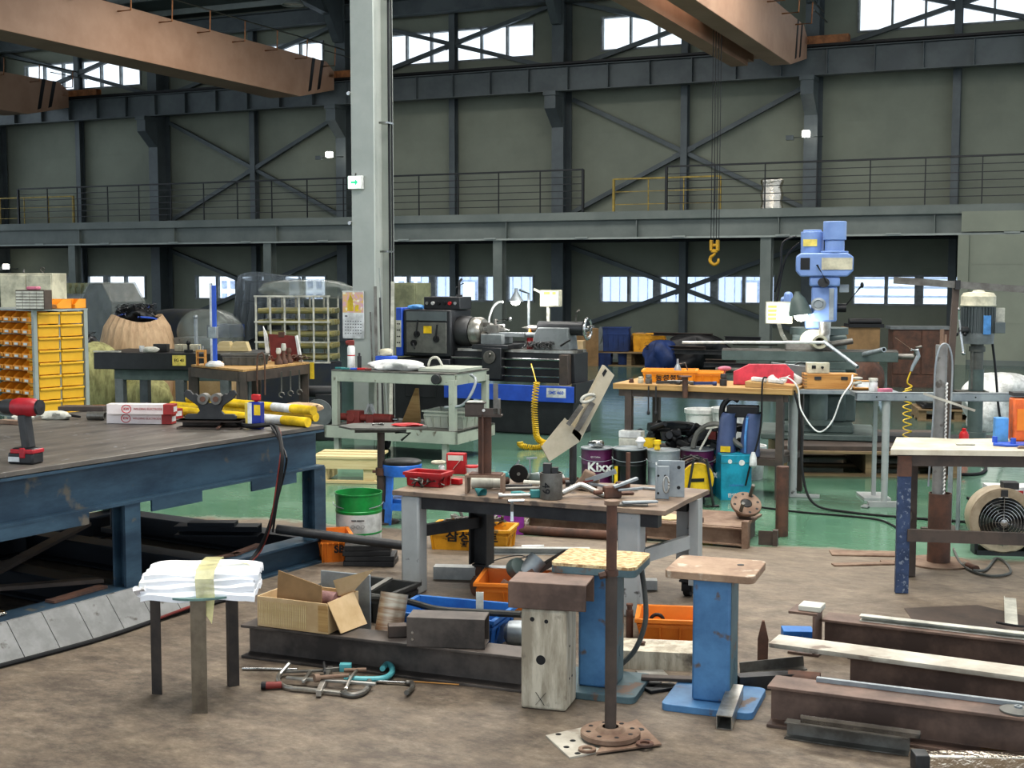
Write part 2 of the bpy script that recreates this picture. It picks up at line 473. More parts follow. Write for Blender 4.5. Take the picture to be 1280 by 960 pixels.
# mezzanine along the back wall
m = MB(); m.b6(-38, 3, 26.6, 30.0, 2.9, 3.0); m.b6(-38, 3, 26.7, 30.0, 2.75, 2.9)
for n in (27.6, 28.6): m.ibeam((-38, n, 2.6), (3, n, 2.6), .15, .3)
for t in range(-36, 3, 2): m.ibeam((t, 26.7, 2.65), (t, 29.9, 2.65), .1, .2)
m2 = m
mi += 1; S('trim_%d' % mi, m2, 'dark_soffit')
m = MB(); m.ibeam((-38, 26.6, 2.68), (3, 26.6, 2.68), .2, .4, .02, .014)
m.b6(-38, 3, 26.47, 26.5, 2.87, 3.04); m.b6(-38, 3, 26.47, 26.62, 3.02, 3.04)
for t in range(-36, 3, 3): m.b6(t-.01, t+.01, 26.5, 26.6, 2.5, 2.86)
mi += 1; S('trim_%d' % mi, m, 'mezz_grey')
m = MB(); m.b6(-38, 3, 26.44, 26.6, 2.46, 2.5); t = -36
while t < 3: m.box((t, 26.42, 2.5), (.28, .03, .03)); t += 2.15
mi += 1; S('trim_%d' % mi, m, 'steel_light')
for t in (-36, -30.2, -24.25, -18.25, -12.2, -6.25):
    m = MB(); m.ibeam((t, 26.6, 0), (t, 26.6, 2.47), .22, .22, .014, .01, up=(0, 1, 0)); m.b6(t-.16, t+.16, 26.44, 26.76, 0, .02)
    mi += 1; S('trim_%d' % mi, m, 'mezz_grey')
# panelled wall that closes the mezzanine on the right
m = MB(); m.b6(-2.5, 3, 26.4, 26.5, 0, 2.46); m.b6(-2.5, 3, 26.4, 26.46, 2.52, 2.9); m.b6(-2.55, -2.35, 26.36, 26.52, 0, 2.46)
for z in (.8, 1.4, 1.9): m.b6(-2.5, 3, 26.395, 26.41, z, z+.01)
S('wall_right', m, 'wall_panel')
m = MB(); m.b6(-2.6, 3, 26.38, 26.4, 0, .1); S('baseboard_right', m, 'mezz_grey')
# hand rails
def rail(t0, t1, n, ms, name, label, rows=6, post=1.0, h=.9, z0=3.04, top=.05, grp=None):
    r = E(name, label, 'railing', hall(t0, n, z0), RB)
    L_ = t1-t0; k = max(1, round(L_/post))
    for i in range(k+1):
        m = MB(); x = L_*i/k; w = .05 if i in (0, k) else .022
        m.box((x, 0, h/2), (w, w, h)); P(r, 'post', m, ms)
    m = MB(); m.bar((0, 0, h), (L_, 0, h), top, top*.7); P(r, 'top_rail', m, ms)
    for j in range(1, rows):
        m = MB(); m.bar((0, 0, h*j/rows), (L_, 0, h*j/rows), .016, .016); P(r, 'rail', m, ms)
    return r
rail(-26, -10.2, 26.5, 'rail_black', 'guard_railing', 'black bar railing on the mezzanine edge left of the yellow gate gap')
rail(-8.35, 3, 26.5, 'rail_black', 'guard_railing', 'black bar railing on the mezzanine edge above the blue milling machine, right of the gap')
rail(-10.15, -7.7, 28.3, 'rail_yellow', 'guard_railing', 'yellow railing seen through the gap between the two black mezzanine railings', rows=3, post=.85, h=.85, z0=3.0)
rail(-30.2, -25.8, 28.3, 'rail_yellow', 'guard_railing', 'yellow railing at the far left end of the mezzanine', rows=3, post=.85, h=.85, z0=3.0)

# pale buildings outside the lower windows
mat('siding_blue', (190, 206, 230), 0.6, c2=(184, 200, 226), scale=.3)
mat('siding_line', (156, 174, 206), 0.6)
mat('siding_pale', (222, 234, 246), 0.6, c2=(218, 230, 244))
o = E('shed', 'pale blue metal clad building outside the low windows in the middle', 'building', hall(-11, 38.5, -.2), RB)
m = MB(); m.b6(-9.5, 2.2, 0, .3, 0, 3.2); P(o, 'wall', m, 'siding_blue')
m = MB()
for i in range(40): m.b6(-9.5+i*.3, -9.48+i*.3, -.03, 0, 0, 3.2)
P(o, 'seam', m, 'siding_line')
for x in (-8, -4.2, 1.2):
    m = MB(); m.b6(x, x+.55, -.04, 0, .9, 1.75); P(o, 'window', m, 'siding_line'); m = MB(); m.b6(x+.06, x+.49, -.06, -.03, .9, 1.68); P(o, 'shutter', m, 'siding_pale')
o = E('shed', 'pale building with horizontal cladding outside the low windows on the right', 'building', hall(-6, 39, -.2), RB)
m = MB(); m.b6(-3.4, 9, 0, .3, 0, 3.2); P(o, 'wall', m, 'siding_pale')
m = MB()
for i in range(12): m.b6(-3.4, 9, -.03, 0, i*.26, .02+i*.26)
P(o, 'seam', m, 'siding_line')
o = E('shed', 'tall pale blue building outside the low windows on the far left', 'building', hall(-26, 39, -.2), RB)
m = MB(); m.b6(-3, 8, 0, .3, 0, 4); P(o, 'wall', m, 'siding_pale')
m = MB()
for i in range(30): m.b6(-2.8+i*.36, -2.6+i*.36, -.03, 0, 1.0, 1.25); m.b6(-2.8+i*.36, -2.6+i*.36, -.03, 0, 1.45, 1.7)
P(o, 'shutter', m, 'siding_line')

# big column in the bay
ct = hall(-7.15, 12.35)
r = E('steel_column', 'tall pale grey steel column rising past the top of the picture', 'column', ct, RB)
m = MB(); m.ibeam((0, 0, 0), (0, 0, 9.2), .27, .42, .022, .014, up=(0, 1, 0)); m.b6(-.2, .2, -.28, .28, 0, .03); P(r, 'shaft', m, 'column_paint')
m = MB(); m.cyl((.17, .06, 0), (.17, .06, 9), .014, n=8); m.cyl((.17, .12, 0), (.17, .12, 9), .01, n=8); P(r, 'conduit', m, 'rail_black')
m = MB()
for z in (1.95, 3.3, 4.6, 5.9): m.box((.17, .0, z), (.1, .14, .02)); m.cyl((-.15, -.2, z+.3), (-.15, -.24, z+.3), .02, n=8)
P(r, 'bracket', m, 'chrome')
# exit sign on the column
r = E('exit_sign', 'white lit emergency exit sign box with green arrow on the pale column', 'sign', hall(-7.29, 12.1, 2.6), RB)
m = MB(); m.b6(0, .16, -.03, .03, 0, .14); P(r, 'case', m, 'white', bev=.004)
m = MB(); m.b6(.005, .155, -.033, -.03, .008, .132); mat('sign_lit', (225, 255, 240), emit=.9); P(r, 'face', m, 'sign_lit')
m = MB(); m.prism([(.04, .06), (.09, .06), (.09, .035), (.125, .07), (.09, .105), (.09, .08), (.04, .08)], -.035, -.033, 'y'); P(r, 'arrow', m, 'glow_green')
m = MB(); m.tube([(.08, 0, .14), (.08, 0, .17)], .008); m.box((.0, .03, .07), (.02, .06, .02)); P(r, 'bracket', m, 'chrome')
# calendar
mat('calendar_photo', (226, 190, 120), 0.6, c2=(214, 170, 190), scale=24, mix=(.42, .58), speck=((238, 232, 210), 18, .56))
mat('calendar_yellow', (235, 205, 60), 0.6); mat('ink_grey', (110, 110, 115), 0.7); mat('paper', (226, 228, 228), 0.7)
r = E('wall_calendar', 'wall calendar with an autumn tree picture hung on the pale column', 'calendar', hall(-7.39, 12.115, 1.03), RB)
m = MB(); m.b6(0, .26, -.012, -.002, 0, .5); P(r, 'page', m, 'paper')
m = MB(); m.b6(.004, .256, -.015, -.012, .275, .49); P(r, 'picture', m, 'calendar_photo')
m = MB(); m.prism([(.06, .29), (.14, .29), (.13, .42), (.1, .47), (.07, .4)], -.0165, -.015, 'y'); m.prism([(.15, .29), (.2, .29), (.2, .36), (.16, .35)], -.0165, -.015, 'y'); P(r, 'tree_print', m, 'calendar_yellow')
m = MB()
for i in range(5):
    for j in range(7): m.b6(.03+j*.031, .044+j*.031, -.014, -.012, .05+i*.032, .06+i*.032)
m.b6(.03, .06, -.014, -.012, .23, .245); P(r, 'dates', m, 'ink_grey')
m = MB(); m.b6(0, .26, -.018, 0, .49, .505); P(r, 'binding', m, 'white')

# high bay lamp under the roof
hb_ = dp(366, 6, 30.0)
r = E('high_bay_lamp', 'round high bay lamp hanging under the roof left of the pale column', 'light', hb_, 0)
m = MB(); m.lathe([(.05, .3), (.08, .28), (.1, .16), (.26, 0), (.25, -.01), (.09, .14)], n=28); P(r, 'shade', m, 'steel_light')
m = MB(); m.cyl((0, 0, .02), (0, 0, .03), .2); P(r, 'lens', m, 'white'); m = MB(); m.cyl((0, 0, .28), (0, 0, .9), .012); P(r, 'hanger', m, 'steel_grey')
# ---------------- bridge cranes
def girder(name, label, t0, t1, n0, rails=True):
    r = E(name, label, 'crane', hall(0, 0, 0), RB)
    m = MB(); m.prism([(n0, 6.0), (27.4, 6.0), (28.95, 6.34), (28.95, 6.8), (28.6, 7.0), (n0, 7.0)], t0, t1, 'x'); P(r, 'girder', m, 'crane_orange', bev=.01)
    m = MB()
    for d in (27.75, 28.15): m.prism([(d, 6.08+(d-27.4)*.22), (d+.13, 6.1+(d-27.27)*.22), (d+.33, 7.0), (d+.2, 7.0)], t1, t1+.006, 'x')
    P(r, 'hazard_stripe', m, 'black')
    m = MB(); m.hollow((t1-.2, 29.2, 6.74), (t1+.85, 29.2, 6.74), .2, .2, .01); m.b6(t0, t1, 28.7, 29.4, 6.64, 6.8); P(r, 'end_carriage', m, 'crane_box')
    m = MB(); m.cyl((t1+.6, 29.2, 6.62), (t1+.6, 29.2, 6.66), .05); P(r, 'wheel', m, 'black')
    if rails:
        m = MB(); m.tube([(t1+.35, n0, 7.3), (t1+.35, 28.9, 7.3)], .02); m.tube([(t1+.35, 27.9, 7.15), (t1+.35, 29.3, 7.15)], .014)
        P(r, 'hand_rail', m, 'steel_light')
        n = n0
        while n < 29:
            q = MB(); q.tube([(t1, n, 6.86), (t1+.33, n, 6.86), (t1+.35, n, 7.3)], .016, n=6); P(r, 'rail_post', q, 'crane_box'); n += 1.25
    return r
girder('crane_bridge', 'orange overhead crane girder crossing the top left of the hall', -18.7, -17.85, 12.2)
girder('crane_bridge', 'short visible end of the orange crane girder at the far left edge', -27.3, -26.45, 20)
girder('crane_bridge', 'orange crane girder at top right with end carriage at the runway', -6.42, -6.0, 14)
r = E('crane_bridge', 'darker parallel crane girder just behind the top right orange girder', 'crane', hall(0, 0, 0), RB)
m = MB(); m.prism([(14, 6.0), (27.2, 6.0), (27.2, 6.15), (27.7, 6.15), (27.7, 6.3), (28.3, 6.3), (28.3, 6.5), (28.9, 6.5), (28.9, 7.0), (14, 7.0)], -7.2, -6.85, 'x'); P(r, 'girder', m, 'crane_orange')
# hoist rope and hook
mat('hook_yellow', (206, 160, 40), 0.5)
hk = hall(-6.62, 24, 0)
r = E('crane_hook', 'yellow crane hook block hanging on wire ropes under the mezzanine line', 'hook', (hk.x, hk.y, 1.93), RB)
m = MB(); m.tube(wob([(0, 0, .2), (0, 0, .16), (-.07, 0, .1), (-.075, 0, .02), (0, 0, -.035), (.07, 0, .01), (.075, 0, .08)], 5), [.02+.012*math.sin(i/31*PI) for i in range(31)], n=10); P(r, 'hook', m, 'hook_yellow')
m = MB(); m.b6(-.085, -.035, -.05, .05, .22, .42); m.b6(.035, .085, -.05, .05, .22, .42); m.cyl((-.09, 0, .32), (.09, 0, .32), .03); m.box((0, 0, .22), (.12, .07, .06)); P(r, 'hook_block', m, 'hook_yellow', bev=.008)
m = MB()
for x in (-.07, -.02, .03, .08):
    m.cyl((x, 0, .4), (x, 0, 4.6), .007, n=6)
P(r, 'wire_rope', m, 'black')
m = MB(); m.box((0, 0, 4.7), (.6, .9, .3)); P(r, 'hoist_trolley', m, 'crane_box', bev=.02)

# wall lights
def wall_lamp(t, n, z, label, lx=-.25):
    r = E('wall_light', label, 'light', hall(t, n, z), RB)
    m = MB(); m.box((0, 0, 0), (.16, .12, .14)); P(r, 'lamp_head', m, 'glow_white', bev=.02)
    m = MB(); m.tube([(.35, .1, -.06), (lx-.1, .1, -.06)], .012); m.box((lx-.12, .1, -.06), (.16, .1, .1)); P(r, 'arm', m, 'steel_grey')
wall_lamp(-6.0, 29.0, 4.75, 'lit twin wall lamp above the mezzanine railing at right')
wall_lamp(-18.05, 29.0, 4.75, 'lit wall lamp peeking out left of the pale column')
wall_lamp(-29.2, 29.2, 1.95, 'lit lamp below the mezzanine at the far left')
# foil wrapped canister on the mezzanine
mat('foil', (215, 205, 190), 0.2, 1.0, bump=.8, scale=9)
m = MB(); m.lathe([(.24, 0), (.25, .04), (.21, .2), (.24, .36), (.2, .5), (.24, .62), (.24, .66), (.18, .7)], n=20)
T('foil_canister', 'crumpled silver foil wrapped canister standing behind the mezzanine railing', 'canister', m, 'foil', hall(-6.35, 27.4, 3.0))

# ================================================================ CAMERA, LIGHT
cam = bpy.data.cameras.new('camera'); co = bpy.data.objects.new('camera', cam); COL.objects.link(co)
co.location = (0, 0, EYE); co.rotation_euler = (PI/2-PITCH, 0, 0)
cam.sensor_width = 36; cam.lens = 36*FPX/1280; cam.clip_end = 200
SC.camera = co
w = bpy.data.worlds.new('world'); SC.world = w; w.use_nodes = True
bg = w.node_tree.nodes['Background']; bg.inputs['Color'].default_value = (.80, .90, 1.0, 1); bg.inputs['Strength'].default_value = 1.5
def area(name, loc, sx, sy, e, col=(1, .97, .92), rot=(0, 0, RB)):
    l = bpy.data.lights.new(name, 'AREA'); l.shape = 'RECTANGLE'; l.size = sx; l.size_y = sy; l.energy = e; l.color = col
    o = bpy.data.objects.new(name, l); COL.objects.link(o); o.location = loc; o.rotation_euler = rot
area('bay_light_front', hall(-1.5, 5, 7.6), 7, 4, 760)
area('bay_light_mid', hall(-4, 13, 7.6), 9, 3, 900)
area('bay_light_far', hall(-9, 21.5, 7.6), 14, 3, 680)
sn = bpy.data.lights.new('sun', 'SUN'); sn.energy = 5.0; sn.angle = R(3); so = bpy.data.objects.new('sun', sn); COL.objects.link(so)
so.rotation_euler = (R(33), 0, RB)
SC.view_settings.view_transform = 'Standard'
SC.view_settings.exposure = 0.1
try: SC.view_settings.look = 'Medium High Contrast'
except Exception: pass
# ================================================================ COMMON MAKERS
mat('bin_orange', (236, 158, 48), 0.45, c2=(226, 146, 40), scale=3)
mat('bin_yellow', (222, 172, 44), 0.5, c2=(212, 160, 38), scale=3)
mat('crate_orange', (224, 132, 44), 0.5, c2=(206, 116, 34), scale=4)
mat('crate_yellow', (226, 166, 44), 0.5, c2=(204, 146, 34), scale=5, speck=((120, 96, 50), 20, .62))
mat('crate_blue', (48, 112, 178), 0.5, c2=(36, 90, 154), scale=5, speck=((110, 130, 150), 26, .64))
mat('crate_black', (46, 46, 44), 0.6, c2=(58, 58, 54), scale=6)
mat('crate_grey', (104, 104, 98), 0.6, c2=(84, 84, 80), scale=6)
mat('cardboard', (206, 180, 142), 0.8, c2=(186, 158, 118), scale=4)
mat('cardboard_dark', (140, 112, 78), 0.8, c2=(120, 96, 66), scale=4)
mat('wood_light', (214, 196, 152), 0.7, c2=(196, 174, 126), scale=5, stretch=(.4, 6, 6))
mat('wood_top', (186, 152, 100), 0.65, c2=(160, 124, 76), scale=4, stretch=(.5, 8, 8))
mat('wood_box', (196, 146, 82), 0.5, c2=(172, 120, 60), scale=5, stretch=(.6, 6, 8))
mat('pallet_wood', (138, 118, 88), 0.8, c2=(110, 92, 68), scale=4, stretch=(.5, 6, 6))
mat('rust', (104, 74, 60), 0.75, c2=(78, 60, 52), scale=8, bump=.15)
mat('rust_light', (142, 120, 102), 0.75, c2=(112, 88, 72), scale=6, bump=.1)
mat('brown_steel', (84, 72, 64), 0.6, c2=(66, 58, 53), scale=5)
mat('dark_steel', (66, 66, 66), 0.5, .3, c2=(50, 50, 51), scale=5)
mat('mid_steel', (122, 120, 114), 0.42, .5, c2=(92, 88, 82), scale=7)
mat('bright_steel', (186, 184, 178), 0.32, .8, c2=(140, 136, 128), scale=9)
mat('galv', (158, 164, 166), 0.45, .5, c2=(136, 142, 146), scale=7, kind='noise')
mat('cart_paint', (172, 176, 162), 0.55, c2=(154, 158, 146), scale=3, speck=((90, 80, 66), 12, .67))
mat('leg_paint', (170, 172, 170), 0.5, c2=(156, 158, 156), scale=3, speck=((70, 66, 62), 14, .66))
mat('plastic_wrap', (150, 156, 150), 0.18, alpha=.45, c2=(120, 126, 120), scale=7, bump=.6)
mat('grey_film', (86, 94, 98), 0.25, alpha=.75, c2=(64, 70, 74), scale=5, stretch=(5, 5, .6), bump=.6)
mat('tarp_dark', (44, 50, 62), 0.6, c2=(60, 62, 58), scale=3)
mat('tarp_blue', (40, 62, 112), 0.6, c2=(30, 46, 84), scale=4)
mat('blue_paint', (52, 92, 190), 0.4, c2=(44, 80, 170), scale=4)
mat('mill_blue', (132, 158, 206), 0.4, c2=(118, 144, 194), scale=3)
mat('mill_grey', (92, 104, 100), 0.5, c2=(76, 88, 84), scale=4)
mat('machine_black', (34, 35, 37), 0.4, c2=(44, 45, 47), scale=5)
mat('machine_grey', (120, 124, 124), 0.45, c2=(100, 104, 104), scale=5)
mat('bag_beige', (196, 168, 136), 0.85, c2=(178, 150, 120), scale=5, stretch=(4, 4, .5), bump=.5)
mat('bag_green', (184, 180, 126), 0.8, c2=(140, 136, 92), scale=5, stretch=(3, 3, .8), bump=.9)
mat('swarf', (90, 90, 92), 0.3, .9)
mat('red', (196, 36, 40), 0.45); mat('red_dull', (122, 50, 44), 0.6, c2=(100, 40, 36), scale=6)
mat('pink', (214, 130, 150), 0.7); mat('pink_shield', (212, 68, 84), 0.4)
mat('yellow', (238, 200, 40), 0.45); mat('label_yellow', (236, 214, 110), 0.6)
mat('ink', (24, 24, 26), 0.6); mat('screen_green', (170, 235, 90), emit=1.0); mat('screen', (206, 222, 216), emit=.35)
mat('olive_panel', (128, 130, 100), 0.6); mat('cream', (206, 200, 176), 0.6)
mat('teal', (66, 140, 140), 0.5); mat('blue_light', (90, 150, 210), 0.5)
mat('hose_yellow', (228, 188, 40), 0.4)

def label_(o, s): o['label'] = s; return o
def crate(label, loc, rz, w, d, h, ms, txt=None, tm='ink', ts=.08, name='plastic_crate', taper=.02, grp=None, ribs=5, cat='crate', t=.008, rot=None):
    r = E(name, label, cat, loc, rz, grp, rot)
    m = MB(); a = taper
    def wall(p0, p1, q0, q1, nrm):   # bottom edge p0-p1, top edge q0-q1
        nx = Vector(nrm)*t
        p0, p1, q0, q1 = map(Vector, (p0, p1, q0, q1))
        m.add([p0, p1, q1, q0, p0+nx, p1+nx, q1+nx, q0+nx], [(0, 1, 2, 3), (7, 6, 5, 4), (0, 4, 5, 1), (3, 2, 6, 7), (0, 3, 7, 4), (1, 5, 6, 2)])
    x0, x1, y0, y1 = -w/2+a, w/2-a, -d/2+a, d/2-a; X0, X1, Y0, Y1 = -w/2, w/2, -d/2, d/2
    wall((x0, y0, 0), (x1, y0, 0), (X0, Y0, h), (X1, Y0, h), (0, 1, 0)); wall((x0, y1, 0), (x1, y1, 0), (X0, Y1, h), (X1, Y1, h), (0, -1, 0))
    wall((x0, y0, 0), (x0, y1, 0), (X0, Y0, h), (X0, Y1, h), (1, 0, 0)); wall((x1, y0, 0), (x1, y1, 0), (X1, Y0, h), (X1, Y1, h), (-1, 0, 0))
    m.b6(x0, x1, y0, y1, 0, t)
    body_ = m
    m = MB(); g = .014
    for z, e in ((h-.008, g), (h*.72, .006)):
        k = (z/h)*a - a
        xx, yy = w/2+e/2+k, d/2+e/2+k
        for y in (-yy, yy): m.box((0, y, z), (2*xx+e, e, .016))
        for x in (-xx, xx): m.box((x, 0, z), (e, 2*yy, .016))
    P(r, 'rim', m, ms)
    m = body_
    for i in range(ribs+1 if ribs else 0):
        x = X0+.01+(w-.02)*i/ribs
        if 0 < i < ribs and txt: continue
        for y, sg in ((-1, -1), (1, 1)): m.bar((x*.97, y*(d/2-a), .0), (x, y*(d/2+.004), h*.7), .008, .012)
    for y in (-d*.25, d*.25):
        for sx in (-1, 1): m.bar((sx*(w/2-a), y, 0), (sx*(w/2+.004), y, h*.7), .012, .008)
    P(r, 'body', m, ms)
    if txt: text(r, txt, ts, tm, (0, -d/2+a*.5-.008, h*.36), (R(90)+math.atan(a/h)*0, 0, 0), bold=.02)
    return r
def pallet(label, loc, rz, w, d, ms='pallet_wood', h=.14, top=5, grp=None):
    r = E('pallet', label, 'pallet', loc, rz, grp)
    for i in range(top):
        m = MB(); y = -d/2+.05+(d-.1)*i/(top-1); m.box((0, y, h-.01), (w, d/top*.82, .02)); P(r, 'deck_board', m, ms)
    for x in (-w/2+.05, 0, w/2-.05):
        m = MB(); m.box((x, 0, h/2), (.09, d-.02, h-.04)); P(r, 'bearer', m, ms)
    for y in (-d/2+.05, 0, d/2-.05):
        m = MB(); m.box((0, y, .01), (w, .09, .02)); P(r, 'bottom_board', m, ms)
    return r
def blob(rx, ry, rz_, seed, n=22, amp=.12, flat=True, top=None):
    m = MB(); rn = random.Random(seed); ph = [rn.uniform(0, 6) for _ in range(6)]
    def fn(u, v):
        a = u*2*PI; e = (v-.0)*PI/1.0; e = PI*(1-v)
        z = math.cos(e); r = math.sin(e)**.62
        q = 1+amp*math.sin(3*a+ph[0]+2*z)+amp*.7*math.sin(5*a+ph[1]-3*z)+amp*.4*math.sin(9*a+ph[2]+5*z)
        zz = z*rz_ if z > -.75 or not flat else -.75*rz_
        return (math.cos(a)*r*rx*q, math.sin(a)*r*ry*q, zz+rz_*.75+.04*rz_*math.sin(4*a+ph[3])*r)
    m.grid(fn, n*2, n)
    return m
def rods(m, n, seed, area_, L, r=.004):
    rn = random.Random(seed)
    for _ in range(n):
        p = Vector((rn.uniform(-area_[0], area_[0]), rn.uniform(-area_[1], area_[1]), rn.uniform(0, area_[2])))
        d = Vector((rn.uniform(-1, 1), rn.uniform(-1, 1), rn.uniform(-.3, .6))).normalized()*L*rn.uniform(.4, 1)
        m.tube([p-d/2, p+Vector((rn.uniform(-.02, .02), 0, .015)), p+d/2], r, n=5)
    return m

# ================================================================ FAR LEFT
# parts rack
q = at(43, 595)                       # Y about 11.6
rk = Vector((q.x*11.6/q.y, 11.6, 0)); rk.x = (43-640)/FPX*11.6
RZ = R(-40)
r = E('parts_rack', 'grey framed parts rack holding rows of orange bins and yellow drawers', 'rack', rk, RZ)
m = MB()
for x, y in ((-.94, 0), (0, 0), (-.94, .5), (0, .5)): m.box((x, y, .7), (.035, .035, 1.4))
m.b6(-.96, .02, -.02, .52, 1.385, 1.4); m.b6(-.94, 0, .235, .25, .02, 1.38)
P(r, 'frame', m, 'steel_light')
for j in range(9):
    m = MB(); m.box((-.47, .1, 1.395-.108*(j+1)), (.9, .18, .008)); P(r, 'shelf', m, 'steel_light')
rw = Matrix.Translation(rk) @ Matrix.Rotation(RZ, 4, 'Z')
def bin_thing(label, loc, rz, w=.148, d=.17, h=.088, grp='orange parts bins in the rack', ms='bin_orange', tag=True):
    b = E('parts_bin', label, 'bin', loc, rz, grp)
    m = MB(); x = w/2-.002
    side = [(0, 0), (d, 0), (d, h), (.06, h), (.0, h*.42)]
    m.prism(side, -x, -x+.006, 'x'); m.prism(side, x-.006, x, 'x'); m.b6(-x, x, 0, d, 0, .005); m.b6(-x, x, d-.005, d, 0, h)
    m.b6(-x, x, 0, .006, 0, h*.42); m.b6(-x, x, -.008, .004, h*.34, h*.46); P(b, 'tray', m, ms)
    if tag:
        m = MB(); m.b6(-.03, .03, -.010, -.008, .008, .028); P(b, 'card', m, 'paper')
    return b
b0 = None
for j in range(8):
    for i in range(4):
        lp = rw @ Vector((-.1-.156*i, -.025, 1.395-.108*(j+1)+.004))
        if b0 is None: b0 = bin_thing('orange open parts bin with a small white card, in the grey rack at far left', lp, RZ)
        else: dup(b0, lp)
for i in range(2):
    for j in range(12):
        m = MB(); z = 1.38-.112*(j+1); y = .03+.225*i
        m.b6(-.2, .0, y+.003, y+.215, z, z+.104); m.b6(0, .018, y+.003, y+.215, z+.085, z+.104); P(r, 'drawer', m, 'bin_yellow', bev=.003)
# on top of the rack
tb = None
for i, (x, y) in enumerate(((-.1, .24), (-.27, .2), (-.44, .16), (-.1, .4))):
    l = ['orange bin at the right end on top of the parts rack', 'second orange bin on top of the parts rack', 'third orange bin on top of the parts rack, left of the small drawer unit', 'orange bin at the back corner on top of the parts rack'][i]
    bin_thing(l, rw @ Vector((x, y, 1.401)), RZ+(.1*i), .145, .15, .085, 'bins on top of the rack', tag=False)
lp = dp(38, 389, 11.55); lp.z = 1.401
r = E('drawer_organizer', 'small ivory drawer unit with five rows of drawers on top of the rack', 'drawer unit', lp, R(-12))
m = MB(); m.b6(-.14, .14, 0, .12, 0, .17); P(r, 'case', m, 'brown_steel', bev=.003)
for j in range(6):
    for i in range(4):
        m = MB(); m.b6(-.132+.067*i, -.07+.067*i, -.008, 0, .008+.0265*j, .028+.0265*j); P(r, 'drawer', m, 'off_white')
m = MB(); m.b6(-.05, .05, .02, .1, .17, .2)
T('folded_cloth', 'pink folded cloth lying on the small ivory drawer unit', 'cloth', m, 'pink', (lp.x, lp.y, 1.402+.0), R(-12), bev=.01)
bl = rw @ Vector((-.18, .02, 1.402))
m = blob(.07, .04, .035, 3); T('plastic_bag', 'crumpled white and orange plastic bag on the rack corner', 'bag', m, 'off_white', rw @ Vector((-.06, .05, 1.402)), 0)
# cream electric cabinet behind the rack
c0 = dp(34, 400, 13.2)
r = E('electric_cabinet', 'cream metal electric cabinet with lifting eyes standing behind the orange parts rack', 'cabinet', (c0.x, c0.y, 0), R(-8))
m = MB(); m.b6(-.28, .28, 0, .3, 0, 1.72); P(r, 'case', m, 'cream', bev=.006)
m = MB(); m.b6(-.27, .0, -.012, 0, .1, 1.7); m.b6(.005, .27, -.012, 0, .1, 1.7); P(r, 'door', m, 'cream', bev=.004)
m = MB(); m.lathe([(.012, 0), (.012, .02)], (.1, .15, 1.72), n=10); m.tube([(.1+.022*math.cos(a/12*2*PI), .15, 1.755+.022*math.sin(a/12*2*PI)) for a in range(12)], .006, closed=True)
m.cyl((-.1, .15, 1.72), (-.1, .15, 1.76), .008); P(r, 'lifting_eye', m, 'mid_steel')

# wrapped machine with the eight sided end
c0 = dp(145, 400, 17)
r = E('wrapped_machine', 'large octagonal machine part wrapped in clear dusty film behind the chip bags', 'machine', ((141-640)/FPX*18.9, 18.9, 0), R(-35)); r.scale = (.78, .8, 1.0)
m = MB(); oc = [(.48*math.cos(PI/8+i*PI/4), 1.14+.48*math.sin(PI/8+i*PI/4)) for i in range(8)]
m.prism(oc, -.35, .35, 'y'); P(r, 'drum', m, 'tarp_dark', bev=.02)
m = MB(); oc2 = [(a*1.04, 1.14+(b-1.14)*1.04) for a, b in oc]; m.prism(oc2, -.37, .37, 'y'); P(r, 'film', m, 'plastic_wrap')
m = MB(); m.b6(-.4, .4, -.3, .3, 0, .72); P(r, 'base', m, 'tarp_dark')
c0 = dp(92, 400, 17.5)
r = E('grey_machine', 'pale grey machine housing with dark ribbed guard, left of the wrapped octagonal machine', 'machine', ((96-640)/FPX*20.2, 20.2, 0), RB); r.scale = (.9, 1, 1)
m = MB(); m.b6(-.7, .55, 0, .6, .6, 1.42); m.cyl((-.7, .02, 1.3), (.55, .02, 1.3), .12); m.b6(-.6, .5, .1, .55, 0, .6); P(r, 'housing', m, 'galv', bev=.01)
m = MB()
for i in range(9): m.b6(-.6+i*.13, -.54+i*.13, .0, .3, 1.42, 1.58)
m.b6(-.65, .55, .02, .28, 1.42, 1.52); P(r, 'belt_guard', m, 'olive_panel')
r.children[-1]['kind'] = 'stuff'

# chip bags
c0 = at(172, 520); c0 = Vector(((166-640)/FPX*17.2, 17.4, 0))
r = E('bulk_bag', 'big beige bulk bag with gathered rim heaped with dark metal chips', 'bag', c0, 0)
m = MB(); 
def bag(u, v):
    a = u*2*PI; pl = .5+.5*math.sin(26*a)
    prof = [(.34, 0), (.44, .1), (.5, .45), (.49, .78), (.43, 1.0), (.33, 1.14), (.28, 1.1)]
    x = v*(len(prof)-1); i = min(int(x), len(prof)-2); f = x-i
    rr = prof[i][0]*(1-f)+prof[i+1][0]*f; z = prof[i][1]*(1-f)+prof[i+1][1]*f
    g = max(0, min(1, (z-.6)/.5)); rr *= 1-.06*g*pl
    z += .05*math.sin(a*2+.6)*g
    return (math.cos(a)*rr*1.0, math.sin(a)*rr*.9, z)
m.grid(bag, 104, 18); P(r, 'sack', m, 'bag_beige')
m = MB(); m.tube(wob([(.1, -.3, 1.16), (.29, -.1, 1.12), (.37, -.05, .95), (.42, -.1, .75), (.43, -.12, .55)], 5), .014); m.tube(wob([(-.27, -.1, 1.15), (-.1, -.15, 1.2), (.1, 0, 1.24), (.14, .1, 1.3)], 5), .012); P(r, 'rim_cord', m, 'blue_paint')
m = blob(.25, .22, .12, 5); 
for i, v in enumerate(m.v): m.v[i] = v+Vector((0, 0, 1.07))
